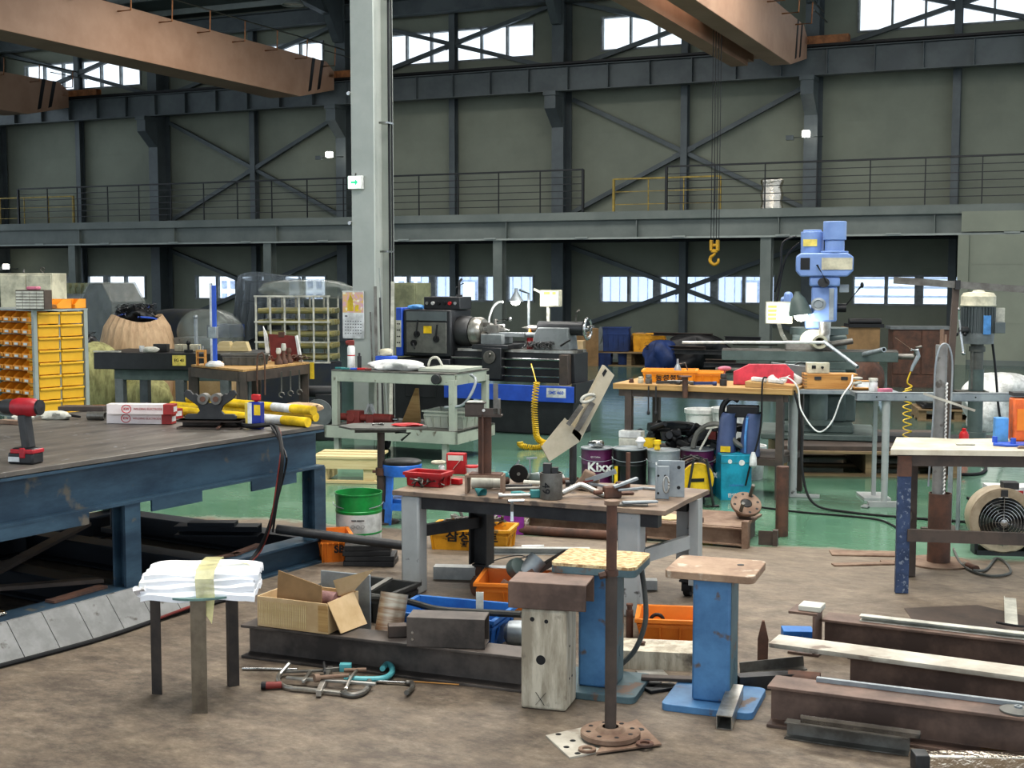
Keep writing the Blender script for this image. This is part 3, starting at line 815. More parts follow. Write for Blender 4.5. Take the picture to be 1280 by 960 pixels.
o = T('metal_chips', 'heap of dark curly metal chips filling the beige bulk bag', 'metal chips', rods(m, 260, 8, (.22, .2, .2), .1, .003) if False else m, 'black', c0, 0, kind='stuff')
m = MB(); rods(m, 420, 8, (.22, .18, .16), .12, .0035); 
o = P(o, 'swarf_curls', m, 'swarf', (0, 0, 1.15)); o['kind'] = 'stuff'
c1 = Vector(((106-640)/FPX*16.4, 16.5, 0))
m = blob(.46, .34, .5, 11, amp=.06); T('bulk_bag', 'dull yellow green bulk bag slumped between the rack and the dark plate', 'bag', m, 'bag_green', c1, 0)
m = blob(.2, .2, .12, 15); 
for i, v in enumerate(m.v): m.v[i] = v+Vector((-.1, 0, .74))
rods(m, 200, 3, (.16, .16, .12), .09, .003)
for i, v in enumerate(m.v):
    if i > 1000 and v.z < .5: m.v[i] = v+Vector((-.1, 0, .86))
T('metal_chips', 'dark metal chips heaped on the yellow green bag beside the rack', 'metal chips', m, 'swarf', c1, 0, kind='stuff')
m = blob(.36, .3, .24, 17, amp=.07); T('bulk_bag', 'low yellow green bulk bag seen under the dark surface plate', 'bag', m, 'bag_green', Vector(((178-640)/FPX*16.6, 16.6, 0)), 0)

# long covered stack behind
c0 = dp(235, 400, 21)
m = blob(1.3, .5, .66, 21, amp=.05)
T('covered_stack', 'low stack under dark blue and olive tarpaulin behind the chip bag', 'stack', m, 'tarp_dark', (c0.x-.1, 21.5, 0), RB)
# pallet of clear plastic wrapped goods
c0 = dp(262, 440, 17.5)
r = E('wrapped_goods', 'plastic wrapped pallet load with grey bin and cartons behind the height gauge', 'pallet load', (c0.x, 17.5, 0), RB)
m = MB(); m.b6(-.4, .2, -.25, .25, .62, .88); P(r, 'grey_bin', m, 'galv', bev=.02)
m = MB(); m.b6(.1, .42, -.2, .25, .6, .8); m.b6(-.45, .45, -.3, .3, 0, .6); P(r, 'carton', m, 'cardboard')
m = blob(.46, .36, .36, 31, amp=.05)
for i, v in enumerate(m.v): m.v[i] = v+Vector((0, 0, .62))
P(r, 'film', m, 'plastic_wrap')
m = MB(); m.b6(.0, .35, -.05, .3, .88, 1.05); P(r, 'blue_box', m, 'tarp_blue')
# draped machine
c0 = dp(326, 400, 19.5)
r = E('draped_machine', 'tall dark machine draped in grey plastic sheet behind the white lattice rack', 'machine', (c0.x, 19.6, 0), RB)
m = MB(); m.b6(-.4, .4, 0, .5, 0, 1.3); m.b6(-.35, .2, .05, .45, 1.3, 1.62); P(r, 'body', m, 'machine_black', bev=.03)
m = MB()
def drape(u, v):
    a = (u-.5)*1.5*PI-PI/2; f = .03*math.sin(22*a+3*v)*(.3+v)
    w_ = .50+.08*v; return (math.cos(a)*(w_+f), .2+math.sin(a)*(w_*.7+f), 1.7-.05*math.cos(2*a)-v*(.85+.18*math.sin(3*a+1)))
m.grid(drape, 90, 10); m.grid(lambda u, v: (drape(u, 0)[0]*v, .2+(drape(u, 0)[1]-.2)*v, 1.72-.03*v), 60, 3); P(r, 'sheet', m, 'grey_film')
# white lattice crate with tubes
c0 = dp(366, 440, 17); lx = c0.x
r = E('lattice_crate', 'white wooden lattice crate full of long yellow wrapped tubes', 'crate', (lx, 17, .0), R(-6))
for i in range(6):
    m = MB(); m.box((-.48+.19*i, 0, 1.0), (.022, .02, .86)); P(r, 'upright', m, 'off_white')
    m = MB(); m.box((-.48+.19*i, .55, 1.0), (.022, .02, .86)); P(r, 'upright', m, 'off_white')
for z in (.58, .84, 1.1, 1.43):
    m = MB(); m.box((0, -.015, z), (1.0, .012, .022)); P(r, 'slat', m, 'off_white')
m = MB(); m.b6(-.5, .5, -.02, .58, 0, .56); P(r, 'base_box', m, 'tarp_dark')
m = MB()
for j in range(5):
    for i in range(6): m.cyl((-.47, .08+.08*i, .64+.15*j), (.5, .08+.08*i, .64+.15*j), .035, n=8)
mat('tube_yellow', (150, 140, 90), .4, c2=(128, 130, 100), scale=6); P(r, 'tube_bundle', m, 'tube_yellow'); r.children[-1]['kind'] = 'stuff'
m = blob(.62, .3, .14, 41, amp=.08)
for i, v in enumerate(m.v): m.v[i] = v+Vector((.12, .28, 1.4))
P(r, 'plastic_sheet', m, 'plastic_wrap')
# posts (height gauge stands etc. behind)
r = E('clamp_post', 'thin grey metal post with ball top behind the dark surface plate', 'post', Vector(((232-640)/FPX*15.3, 15.8, 0)))
m = MB(); m.cyl((0, 0, 0), (0, 0, 1.18), .022); m.ball((0, 0, 1.2), .028); P(r, 'rod', m, 'galv')

# ================================================================ MIDDLE BACK
c0 = dp(495, 400, 17.3)
r = E('locker', 'olive green metal locker standing behind the lathe', 'locker', (c0.x+.05, 17.2, 0), RB)
m = MB(); m.b6(-.2, .26, 0, .4, 0, 1.6); P(r, 'case', m, 'olive_panel', bev=.006)
m = MB(); m.b6(-.18, .24, -.012, 0, .05, 1.58); P(r, 'door', m, 'olive_panel', bev=.004)
lab = ['grey steel bar leaning beside the pale column, nearest to it', 'thin dark bar leaning between the pale column and the lathe', 'long pale bar leaning against the pale column, tallest of the bars', 'ragged pale plank leaning at the left end of the lathe', 'dark flat bar standing behind the calendar column edge']
for i, (xb, xt, yt, w_, ms) in enumerate(((471, 469, 358, .03, 'mid_steel'), (478, 475, 372, .02, 'dark_steel'), (484, 474, 335, .014, 'steel_light'), (486, 491, 352, .035, 'off_white'), (466, 463, 390, .016, 'mid_steel'))):
    b = Vector(((xb-640)/FPX*13.7, 13.7+.03*i, 0)); t_ = dp(xt, yt, 13.84+.02*i)
    m = MB(); m.bar((0, 0, 0), t_-b, w_, w_*.6)
    T('metal_bar' if i != 3 else 'plank', lab[i], 'bar', m, ms, b)

# far heaps along the back
def heap(px, py, Y, rx, ry, rz_, ms, seed, name, label, cat, amp=.1):
    m = blob(rx, ry, rz_, seed, amp=amp, n=16); return T(name, label, cat, m, ms, (((px-640)/FPX*Y), Y, 0), 0)
def hz_(py, Y): return dp(640, py, Y).z
heap(652, 440, 24.4, .42, .35, .28, 'black', 51, 'black_bag', 'pile of shiny black bags on a pallet behind the lathe tailstock', 'bag')
heap(700, 440, 25.5, .55, .4, .4, 'off_white', 52, 'plastic_bag', 'heap of white and clear plastic bags behind the lathe tailstock', 'bag', .14)
for i, (px, w_, h_, Y, ms) in enumerate(((684, .5, .45, 24.8, 'cardboard_dark'), (712, .45, .5, 24.6, 'cardboard'), (733, .4, .7, 25.2, 'cardboard_dark'))):
    m = MB(); m.b6(-w_/2, w_/2, 0, .4, 0, h_); m.b6(-w_/2, -w_/2+.01, .1, .5, h_, h_+.1)
    T('cardboard_box', ['brown carton with open flap left of the plastic bag heap', 'pale carton in the middle of the far heap', 'taller brown carton at the right end of the far heap'][i], 'box', m, ms, ((px-640)/FPX*Y, Y-.5, 0), R(-20+10*i))
m = MB(); 
for i in range(9):
    a0, a1 = PI*i/9, PI*(i+1)/9
    m.bar((.35*math.cos(a0), 0, .35*math.sin(a0)), (.35*math.cos(a1), 0, .35*math.sin(a1)), .7, .02, up=(0, 1, 0))
T('curved_duct', 'grey half round duct lying behind the blue boxes', 'duct', m, 'machine_grey', ((740-640)/FPX*26.6, 26.6, .0), R(-30))
lab = ['faded blue plastic tub, larger upper one in the far pile', 'small blue tub on the floor below the larger blue tub', 'second small blue tub beside it on the floor of the far pile']
for i, (px, z, w_, h_) in enumerate(((771, .27, .5, .45), (756, 0, .28, .24), (783, 0, .28, .24))):
    crate(lab[i], ((px-640)/FPX*25, 25, z), R(-10), w_, .4, h_, 'tarp_blue', name='blue_tub', cat='tub')
r = pallet('low trestle plank under the blue tub in the far pile', ((795-640)/FPX*25, 25, 0), RB, 1.4, .8, h=.26)
crate('orange yellow crate heaped with brown parts in front of the low back windows', ((812-640)/FPX*25, 25, .262), R(-10), .6, .4, .34, 'crate_yellow')
heap(800, 430, 25.2, .22, .2, .2, 'cardboard_dark', 60, 'brown_sack', 'brown sack slumped at the left of the far orange crate', 'sack').location.z = .262
heap(872, 430, 24.2, .55, .35, .36, 'black', 61, 'tarpaulin', 'black crumpled tarpaulin on the far steel pile', 'tarpaulin', .2)
heap(828, 430, 24, .3, .3, .3, 'tarp_blue', 62, 'tarpaulin', 'dark blue bundle right of the far orange crate', 'tarpaulin', .15)
rn = random.Random(5)
for i in range(9):
    m = MB(); L = rn.uniform(.5, 1.6); z = .05+.07*i
    if i % 3 == 0: m.pipe((-L/2, 0, z), (L/2, 0, z), .045, .035, n=12)
    elif i % 3 == 1: m.ibeam((-L/2, 0, z), (L/2, 0, z), .1, .08)
    else: m.chan((-L/2, 0, z), (L/2, 0, z), .12, .06)
    T('steel_offcut', 'dusty steel offcut in the far pile between the hook and the milling machine', 'steel offcut', m, ['mid_steel', 'dark_steel', 'brown_steel'][i % 3], ((rn.uniform(845, 960)-640)/FPX*23.5, 23.5+.18*i-.6, 0), RB+rn.uniform(-.12, .12), 'steel offcuts in the far pile')
# right back: cartons, dark bench, brown cabinet
r = E('cardboard_box', 'pale carton under black covers behind the milling machine', 'box', ((1078-640)/FPX*19, 19, 0), R(-5))
m = MB(); m.b6(-.25, .25, 0, .4, 0, .95); P(r, 'carton', m, 'cardboard_dark')
m = MB(); m.b6(-.2, .3, -.03, .4, .95, 1.0); m.cyl((-.18, .1, 1.03), (.28, .1, 1.03), .05); P(r, 'cover', m, 'black')
heap(1070, 440, 18, .35, .3, .35, 'rust', 71, 'brown_sack', 'brown sack pile right behind the milling machine table', 'sack')
r = E('brown_cabinet', 'dark reddish brown cabinet with grey top behind the air gun', 'cabinet', ((1152-640)/FPX*20, 20, 0), R(-8))
m = MB(); m.b6(-.42, .42, 0, .5, .0, .88); P(r, 'case', m, 'rust'); m = MB(); m.b6(-.46, .46, -.03, .53, .88, .92); P(r, 'top', m, 'machine_grey')
m = MB(); m.b6(-.41, -.01, -.015, 0, .2, .86); m.b6(.01, .41, -.015, 0, .2, .86); P(r, 'door', m, 'rust', bev=.004)
# ================================================================ LATHE
Lr = at(718, 545); r = E('lathe', 'black and blue metal lathe with chuck on the left and tailstock on the right', 'lathe', Lr, RB)
m = MB(); m.b6(-2.15, -1.45, -.05, .55, 0, .78); P(r, 'pedestal', m, 'machine_black', bev=.01)
m = MB(); m.b6(-2.0, -1.62, -.062, -.05, .35, .72); P(r, 'access_door', m, 'machine_black', bev=.01)
m = MB(); m.b6(-1.0, 0, -.02, .5, 0, .36); P(r, 'pedestal', m, 'machine_black', bev=.01)
m = MB(); m.b6(-1.5, .03, -.1, -.06, .36, .53); m.b6(-1.5, .0, -.08, .6, .36, .4); P(r, 'chip_tray', m, 'blue_paint', bev=.004)
m = MB(); m.b6(.0, .05, -.09, .6, .36, .56); P(r, 'tray_end', m, 'machine_black')
m = MB(); m.b6(-.28, -.06, -.104, -.1, .41, .51); o = P(r, 'name_plate', m, 'white'); text(o, 'SMS 460', .05, 'blue_paint', (-.17, -.106, .46), FR, bold=.02)
m = MB(); m.b6(-1.45, -.02, .05, .45, .55, .87); P(r, 'bed', m, 'machine_black', bev=.008)
m = MB(); m.b6(-1.4, -.02, .04, .14, .87, .9); m.b6(-1.4, -.02, .3, .4, .87, .9); P(r, 'bed_way', m, 'bright_steel')
for z, rr in ((.8, .014), (.71, .014), (.62, .011)):
    m = MB(); m.cyl((-1.45, -.01, z), (-.1, -.01, z), rr, n=10); P(r, 'lead_screw', m, 'chrome')
m = MB(); m.b6(-.16, -.06, -.05, .06, .54, .86); P(r, 'end_bracket', m, 'brown_steel', bev=.006)
m = MB(); m.b6(-2.05, -1.45, -.02, .5, .8, 1.32); P(r, 'headstock', m, 'machine_black', bev=.02)
m = MB(); m.b6(-2.0, -1.5, -.035, -.02, .84, 1.18); P(r, 'gear_panel', m, 'crate_grey', bev=.006)
m = MB(); m.b6(-2.0, -1.5, -.035, -.018, 1.2, 1.3); P(r, 'nameplate_band', m, 'steel_grey')
m = MB(); m.b6(-2.13, -2.05, -.04, .5, .8, 1.34); P(r, 'end_cover', m, 'blue_paint', bev=.01)
m = MB(); m.b6(-2.125, -2.06, -.046, -.04, .9, 1.2); P(r, 'cover_plate', m, 'off_white')
m = MB()
for x in (-2.105, -2.08):
    for z in (.95, 1.02, 1.09, 1.16): m.cyl((x, -.05, z), (x, -.046, z), .008, n=8)
P(r, 'button', m, 'ink'); r.children[-1]['kind'] = 'stuff'
for x, z in ((-1.86, 1.05), (-1.62, 1.0), (-1.9, .95)):
    m = MB(); m.cyl((x, -.035, z), (x, -.06, z), .035, n=16); o = P(r, 'gear_knob', m, 'black')
    m = MB(); m.bar((x, -.065, z), (x+.03, -.08, z+.16 if z > .97 else z-.06), .014, .012); P(o, 'lever', m, 'black')
m = MB(); m.b6(-1.78, -1.68, -.04, -.036, 1.06, 1.14); P(r, 'warning_plate', m, 'yellow')
m = MB(); m.b6(-1.85, -1.4, .1, .4, 1.32, 1.46); o = P(r, 'control_box', m, 'machine_black', bev=.01)
for i, (x, ms) in enumerate(((-1.8, 'chrome'), (-1.73, 'white'), (-1.66, 'black'), (-1.59, 'black'), (-1.52, 'red'), (-1.45, 'chrome'))):
    q = MB(); q.cyl((x, .1, 1.39), (x, .08, 1.39), .02, n=12); P(o, 'push_button', q, ms)
m = MB(); m.lathe([(.0, -.03), (.16, -.03), (.17, 0), (.17, .1), (.155, .13), (.05, .13), (.05, .15), (0, .15)], (-1.42, .2, 1.08), (1, 0, 0)); P(r, 'chuck_plate', m, 'dark_steel')
m = MB(); m.lathe([(.0, 0), (.155, 0), (.16, .02), (.16, .1), (.14, .13), (.045, .13), (.04, .06), (0, .06)], (-1.28, .2, 1.08), (1, 0, 0))
P(r, 'chuck', m, 'bright_steel')
for a in (90, 210, 330):
    m = MB(); m.box((-1.11, .2+.08*math.cos(R(a)), 1.08+.08*math.sin(R(a))), (.07, .04 if a == 90 else .05, .07), (R(a), 0, 0)); P(r, 'jaw', m, 'mid_steel')
m = MB(); m.b6(-1.18, -.75, -.06, .45, .9, .95); m.b6(-1.05, -.82, -.08, .02, .58, .92); P(r, 'carriage', m, 'machine_black', bev=.008)
m = MB(); m.b6(-1.1, -.85, 0, .3, .95, 1.06); m.b6(-1.02, -.62, .08, .2, 1.03, 1.08); m.cyl((-.62, .14, 1.055), (-.5, .14, 1.055), .03); P(r, 'cross_slide', m, 'machine_grey', bev=.006)
m = MB(); m.b6(-1.06, -.92, .08, .22, 1.07, 1.16); m.b6(-1.12, -.86, .1, .13, 1.09, 1.13); m.cyl((-.99, .15, 1.16), (-.99, .15, 1.22), .02); P(r, 'tool_post', m, 'mid_steel', bev=.004)
m = MB(); m.tube([(-.99, .15, 1.2), (-.82, .12, 1.22)], .012); m.ball((-.8, .12, 1.225), .024); P(r, 'tool_post_lever', m, 'chrome')
m = MB(); m.lathe([(.0, 0), (.07, 0), (.07, .015), (0, .015)], (-.95, -.09, .82), (0, -1, 0)); m.tube([(-.95, -.1, .82), (-.92, -.14, .86)], .008); P(r, 'hand_wheel', m, 'mid_steel')
# tailstock
m = MB(); m.prism([(-.52, .9), (-.52, 1.05), (-.47, 1.14), (-.12, 1.14), (-.12, 1.05), (-.1, .9)], .1, .36, 'y'); P(r, 'tailstock', m, 'machine_grey', bev=.01)
m = MB(); m.cyl((-.5, .22, 1.13), (.02, .22, 1.13), .075, n=20); P(r, 'tailstock_barrel', m, 'machine_black')
m = MB(); m.cyl((-.62, .22, 1.13), (-.5, .22, 1.13), .03); m.cyl((-.7, .22, 1.13), (-.62, .22, 1.13), .006, .024); P(r, 'quill', m, 'bright_steel')
m = MB(); m.tube([(.06+.0, .22+.11*math.cos(a/20*2*PI), 1.13+.11*math.sin(a/20*2*PI)) for a in range(20)], .014, closed=True)
for a in (0, 120, 240): m.bar((.05, .22, 1.13), (.06, .22+.11*math.cos(R(a)), 1.13+.11*math.sin(R(a))), .014, .014)
m.cyl((.02, .22, 1.13), (.08, .22, 1.13), .03); m.tube([(.07, .13, 1.08), (.15, .13, 1.08)], .01); P(r, 'hand_wheel', m, 'chrome')
m = MB(); m.tube([(-.08, .22, 1.18), (-.06, .2, 1.3), (-.02, .18, 1.33)], .012); P(r, 'clamp_lever', m, 'mid_steel')
m = MB(); m.tube([(-.2, .1, .95), (-.05, .0, 1.02)], .012); P(r, 'clamp_lever', m, 'dark_steel')
# machine lamp and readout
m = MB(); m.lathe([(.018, .14), (.02, .1), (.08, 0), (.075, -.002)], (-.72, .1, 1.42)); o = P(r, 'lamp_shade', m, 'galv')
q = MB(); q.ball((-.72, .08, 1.41), .05, sc=(1, 1, .7)); P(o, 'bulb', q, 'glow_white')
m = MB(); m.tube([(-.66, .3, .9), (-.66, .3, 1.5), (-.7, .15, 1.54)], .014); P(r, 'lamp_post', m, 'steel_grey')
m = MB(); m.tube([(-.45, .35, .9), (-.45, .35, 1.35)], .02); m.tube([(-.45, .35, 1.35), (-.5, .32, 1.5), (-.6, .3, 1.55)], .014); P(r, 'readout_post', m, 'off_white')
m = MB(); m.b6(-.52, -.28, .28, .34, 1.36, 1.54); o = P(r, 'readout', m, 'cream', bev=.006)
q = MB(); q.b6(-.51, -.3, .275, .28, 1.375, 1.53); P(o, 'screen', q, 'screen')
q = MB(); q.b6(-.47, -.4, .272, .275, 1.49, 1.52); q.b6(-.37, -.33, .272, .275, 1.49, 1.52); P(o, 'digits', q, 'screen_green')
m = MB(); m.tube(wob([(-.85, .2, 1.1), (-1.08, .2, 1.16), (-1.05, .18, 1.32), (-.98, .18, 1.4), (-.9, .15, 1.41)], 5), .012); m.tube([(-1.1, .2, 1.16), (-.9, .18, 1.15)], .02); P(r, 'coolant_arm', m, 'white')
l = bpy.data.lights.new('machine_lamp_light', 'POINT'); l.energy = 9; l.shadow_soft_size = .05; lo = bpy.data.objects.new('machine_lamp_light', l); COL.objects.link(lo)
lo.matrix_world = Matrix.Translation(Lr) @ Matrix.Rotation(RB, 4, 'Z') @ Matrix.Translation((-.72, .04, 1.33))
LW = Matrix.Translation(Lr) @ Matrix.Rotation(RB, 4, 'Z')
r = E('oil_bottle', 'red bottle with orange nozzle standing on the lathe carriage', 'bottle', LW @ Vector((-.6, .2, .903)), 0)
m = MB(); m.lathe([(0, 0), (.032, 0), (.034, .01), (.034, .15), (.02, .17), (0, .17)]); P(r, 'body', m, 'red')
m = MB(); m.lathe([(.02, .17), (.018, .19), (.005, .235), (0, .235)]); P(r, 'nozzle', m, 'crate_orange')
m = MB(); rods(m, 150, 6, (.14, .1, .05), .1, .004)
T('metal_chips', 'tangle of dark curled metal chips on the lathe bed before the tailstock', 'metal chips', m, 'dark_steel', LW @ Vector((-.42, .05, .93)), RB, kind='stuff')
m = MB(); m.b6(-.6, .3, 0, .02, 0, .05); m.b6(-.6, .3, -.02, .1, 0, .012)
T('folded_sheet', 'yellow folded metal sheet lying in the blue lathe tray', 'sheet', m, 'label_yellow', LW @ Vector((-.5, .02-.07, .405)), RB, bev=.003)
m = blob(.07, .05, .03, 77, n=10); T('rag', 'pale blue rag in the lathe tray, left of the yellow sheet', 'rag', m, 'blue_light', LW @ Vector((-1.25, -.02, .402)), 0)
# blue machine cleaner / tools on the lathe
m = MB(); m.tube([(0, 0, 0), (0, 0, .16), (.03, 0, .2)], .014); m.tube([(-.04, 0, .1), (.05, 0, .15)], .008); m.box((0, 0, .01), (.07, .07, .02))
T('dial_stand', 'small dark dial gauge stand on top of the lathe headstock', 'gauge', m, 'dark_steel', LW @ Vector((-1.48, .25, 1.462)), 0)
m = blob(.09, .05, .03, 78, n=10); T('rag', 'pale blue rag on top of the lathe headstock', 'rag', m, 'blue_light', LW @ Vector((-1.93, .08, 1.322)), 0)

# coiled yellow air hose
def coil(pts, R0, turns, r=.006, n=10):
    pts = wob(pts, 10); L = len(pts); out = []
    N_ = int(turns*n)
    for i in range(N_+1):
        f = i/N_*(L-1); a = min(int(f), L-2); p = pts[a].lerp(pts[a+1], f-a); d = pts[a+1]-pts[a]
        x, y, _ = frame(d, (0, 1, 0)); w_ = 2*PI*i/n
        out.append(p+x*math.cos(w_)*R0+y*math.sin(w_)*R0)
    return out
Yh = 12.9
pp = [dp(x, y, Yh) for x, y in ((671, 478), (668, 505), (669, 530), (672, 548), (683, 555))]; b0 = dp(664, 455, 13.6)
p2 = [dp(x, y, Yh-.1) for x, y in ((681, 557), (668, 560), (652, 557), (650, 553))]
m = MB(); m.tube(coil(pp, .028, 34), .0065, n=6)
o = E('coiled_air_hose', 'bright yellow coiled air hose hanging in front of the lathe', 'hose', (0, 0, 0))
P(o, 'coil', m, 'hose_yellow')
m = MB(); m.tube(coil(p2, .026, 20), .0065, n=6); P(o, 'lower_coil', m, 'hose_yellow')
m = MB(); m.tube([b0, dp(667, 465, Yh+.2), dp(670, 477, Yh)], .006); P(o, 'lead', m, 'hose_yellow')

# ================================================================ MILLING MACHINE
Mr = Vector(((1028-640)/FPX*11.7, 11.8, .26)); 
r = E('milling_machine', 'turret milling machine with pale blue head and grey green column on a pallet', 'milling machine', Mr, R(-12))
m = MB(); m.b6(-.5, .5, -.35, .55, 0, .06); m.b6(-.33, .3, -.2, .5, .06, .14); P(r, 'base', m, 'mill_grey', bev=.01)
m = MB(); m.b6(-.24, .24, .05, .5, .14, 1.05); m.b6(-.33, .33, .1, .5, .14, .7); P(r, 'column', m, 'mill_grey', bev=.02)
m = MB(); m.cyl((0, -.15, .14), (0, -.15, .5), .08); m.cyl((0, -.15, .14), (0, -.15, .19), .13); P(r, 'knee_screw', m, 'mill_grey')
m = MB(); m.b6(-.22, .22, -.32, .08, .5, .72); m.prism([(-.32, .5), (.08, .4), (.08, .5)], -.2, .2, 'x'); P(r, 'knee', m, 'mill_grey', bev=.01)
m = MB(); m.b6(-.3, .3, -.3, .1, .72, .8); P(r, 'saddle', m, 'mill_grey', bev=.006)
m = MB(); m.b6(-.85, .66, -.28, .0, .8, .9); P(r, 'work_table', m, 'mill_grey', bev=.006)
m = MB(); m.b6(-.85, .66, -.28, .0, .9, .905)
for y in (-.22, -.14, -.06): m.b6(-.85, .66, y-.012, y+.012, .9, .912)
P(r, 'table_slots', m, 'mid_steel')
m = MB(); m.cyl((.66, -.14, .85), (.8, -.14, .85), .03); m.tube([(.8, -.14, .85), (.82, -.2, .95), (.86, -.2, .96)], .012); P(r, 'crank_handle', m, 'mid_steel')
m = MB(); m.cyl((-.12, -.34, .62), (-.12, -.42, .62), .03); m.bar((-.12, -.41, .62), (.05, -.43, .5), .02, .02); P(r, 'crank_handle', m, 'dark_steel')
m = MB(); m.cyl((0, .28, 1.05), (0, .28, 1.12), .26, n=32); P(r, 'turret', m, 'mill_grey')
m = MB(); m.prism([(-.1, 1.12), (.55, 1.12), (.55, 1.3), (.3, 1.36), (-.1, 1.3)], -.13, .05, 'x'); P(r, 'ram', m, 'mill_blue', bev=.02)
m = MB(); m.cyl((-.3, .22, 1.18), (-.3, .22, 1.45), .05); m.prism([(.1, 1.3), (.25, 1.3), (.22, 1.5), (.13, 1.5)], -.32, -.24, 'x'); P(r, 'overarm', m, 'mill_blue', bev=.03)
r.scale = (1, 1, .86)
# head
hx = .02; hy = -.12
m = MB(); m.b6(hx-.1, hx+.12, hy-.1, hy+.12, 1.2, 1.56); m.b6(hx-.12, hx+.14, hy-.12, hy+.14, 1.56, 1.66); P(r, 'spindle_head', m, 'mill_blue', bev=.02)
m = MB(); m.prism([(hx-.2, 1.66), (hx+.2, 1.66), (hx+.25, 1.72), (hx+.25, 1.86), (hx+.2, 1.9), (hx-.2, 1.9), (hx-.24, 1.86), (hx-.24, 1.72)], hy-.14, hy+.2, 'y'); P(r, 'belt_housing', m, 'mill_blue', bev=.015)
m = MB(); m.b6(hx-.02, hx+.24, hy-.15, hy-.14, 1.73, 1.85); P(r, 'speed_plate', m, 'cream')
m = MB(); m.b6(hx-.2, hx-.12, hy-.145, hy-.13, 1.73, 1.85); P(r, 'belt_window', m, 'black')
m = MB(); m.cyl((hx+.09, hy-.02, 1.9), (hx+.09, hy-.02, 2.03), .085, n=28); m.cyl((hx+.09, hy-.02, 2.03), (hx+.09, hy-.02, 2.22), .1, n=28); m.cyl((hx+.09, hy-.02, 1.9), (hx+.09, hy-.02, 1.92), .12, n=28); P(r, 'motor', m, 'mill_blue', bev=.006)
m = MB(); m.cyl((hx-.1, hy+.08, 1.9), (hx-.1, hy+.08, 2.12), .1, n=28); m.cyl((hx-.1, hy+.08, 2.12), (hx-.1, hy+.08, 2.14), .08, n=28); P(r, 'motor', m, 'mill_blue', bev=.006)
m = MB(); m.b6(hx-.18, hx-.06, hy-.03, hy-.01, 1.97, 2.04); P(r, 'motor_plate', m, 'label_yellow')
m = MB(); m.cyl((hx, hy-.12, 1.6), (hx, hy-.17, 1.6), .05); m.tube([(hx-.06, hy-.17, 1.78), (hx+.03, hy-.19, 1.6)], .009); P(r, 'speed_lever', m, 'dark_steel')
m = MB(); m.lathe([(0, 0), (.05, 0), (.065, .01), (.065, .03), (.045, .035), (.035, .02), (0, .02)], (hx-.04, hy-.11, 1.38), (0, -1, 0)); P(r, 'hand_wheel', m, 'galv')
m = MB(); m.b6(hx+.05, hx+.09, hy-.12, hy-.1, 1.22, 1.54); P(r, 'depth_scale', m, 'galv')
m = MB(); m.cyl((hx+.12, hy, 1.34), (hx+.2, hy, 1.34), .045); m.tube([(hx+.18, hy-.02, 1.34), (hx+.32, hy-.03, 1.56)], .009); m.ball((hx+.33, hy-.03, 1.575), .02, sc=(.8, .8, 1.5)); P(r, 'quill_handle', m, 'black')
m = MB(); m.b6(hx+.14, hx+.22, hy, hy+.06, 1.5, 1.58); P(r, 'switch_box', m, 'galv')
m = MB(); m.cyl((hx+.02, hy, 1.06), (hx+.02, hy, 1.2), .05, .055); m.cyl((hx+.02, hy, 1.0), (hx+.02, hy, 1.07), .045); m.cyl((hx+.02, hy, .93), (hx+.02, hy, 1.0), .03); P(r, 'spindle', m, 'bright_steel')
m = MB(); m.tube(wob([(hx-.24, hy+.1, 2.08), (hx-.36, hy+.1, 2.0), (hx-.37, hy+.1, 1.75), (hx-.42, hy+.15, 1.5)], 6), .01); m.tube(wob([(hx-.2, hy+.1, 2.02), (hx-.33, hy+.15, 1.85), (hx-.4, hy+.15, 1.4), (hx-.42, hy+.2, 1.2)], 6), .01); P(r, 'cable', m, 'black')
m = MB(); m.lathe([(.02, .24), (.035, .2), (.06, .17), (.1, .03), (.1, 0), (.096, -.004)], (-.17, -.24, 1.27), (-.15, .05, 1)); o = P(r, 'lamp_shade', m, 'mill_grey')
q = MB(); q.ball((-.17, -.25, 1.265), .06); P(o, 'bulb', q, 'glow_white')
m = MB(); m.b6(-.48, -.24, -.06, 0, 1.17, 1.4); o = P(r, 'readout', m, 'cream', bev=.006)
q = MB(); q.b6(-.47, -.25, -.066, -.06, 1.18, 1.39); P(o, 'screen', q, 'screen')
q = MB()
for i in range(4): q.b6(-.455, -.38, -.07, -.066, 1.21+i*.042, 1.235+i*.042)
P(o, 'digits', q, 'screen_green')
m = MB(); m.tube([(-.36, 0, 1.17), (-.33, .1, 1.05), (-.28, .2, .95)], .02); P(r, 'readout_arm', m, 'off_white')
m = MB(); m.lathe([(.05, 0), (.12, 0), (.12, .03), (.07, .04), (.07, .2), (.045, .2), (.045, 0)], (-.06, -.12, 1.0), (.3, -1, .0)); P(r, 'dividing_head', m, 'cream')
m = MB(); m.b6(-.3, .1, -.24, -.04, .905, 1.0); P(r, 'vice', m, 'mid_steel', bev=.01)
m = MB(); m.cyl((.02, -.16, .955), (.28, -.1, 1.0), .03); P(r, 'vice_handle', m, 'mid_steel')
MW = Matrix.Translation(Mr) @ Matrix.Rotation(R(-12), 4, 'Z') @ Matrix.Diagonal((1, 1, .86, 1))
l = bpy.data.lights.new('mill_lamp_light', 'POINT'); l.energy = 5; l.shadow_soft_size = .05; lo = bpy.data.objects.new('mill_lamp_light', l); COL.objects.link(lo); lo.location = MW @ Vector((-.17, -.3, 1.17))
m = MB(); m.prism([(-.25, -.2), (.3, -.22), (.38, .1), (-.25, .12)], 0, .05, 'z')
T('chip_tray', 'dark tray of metal chips beside the milling machine base', 'tray', m, 'dark_steel', MW @ Vector((.62, -.1, .0)), R(-5))
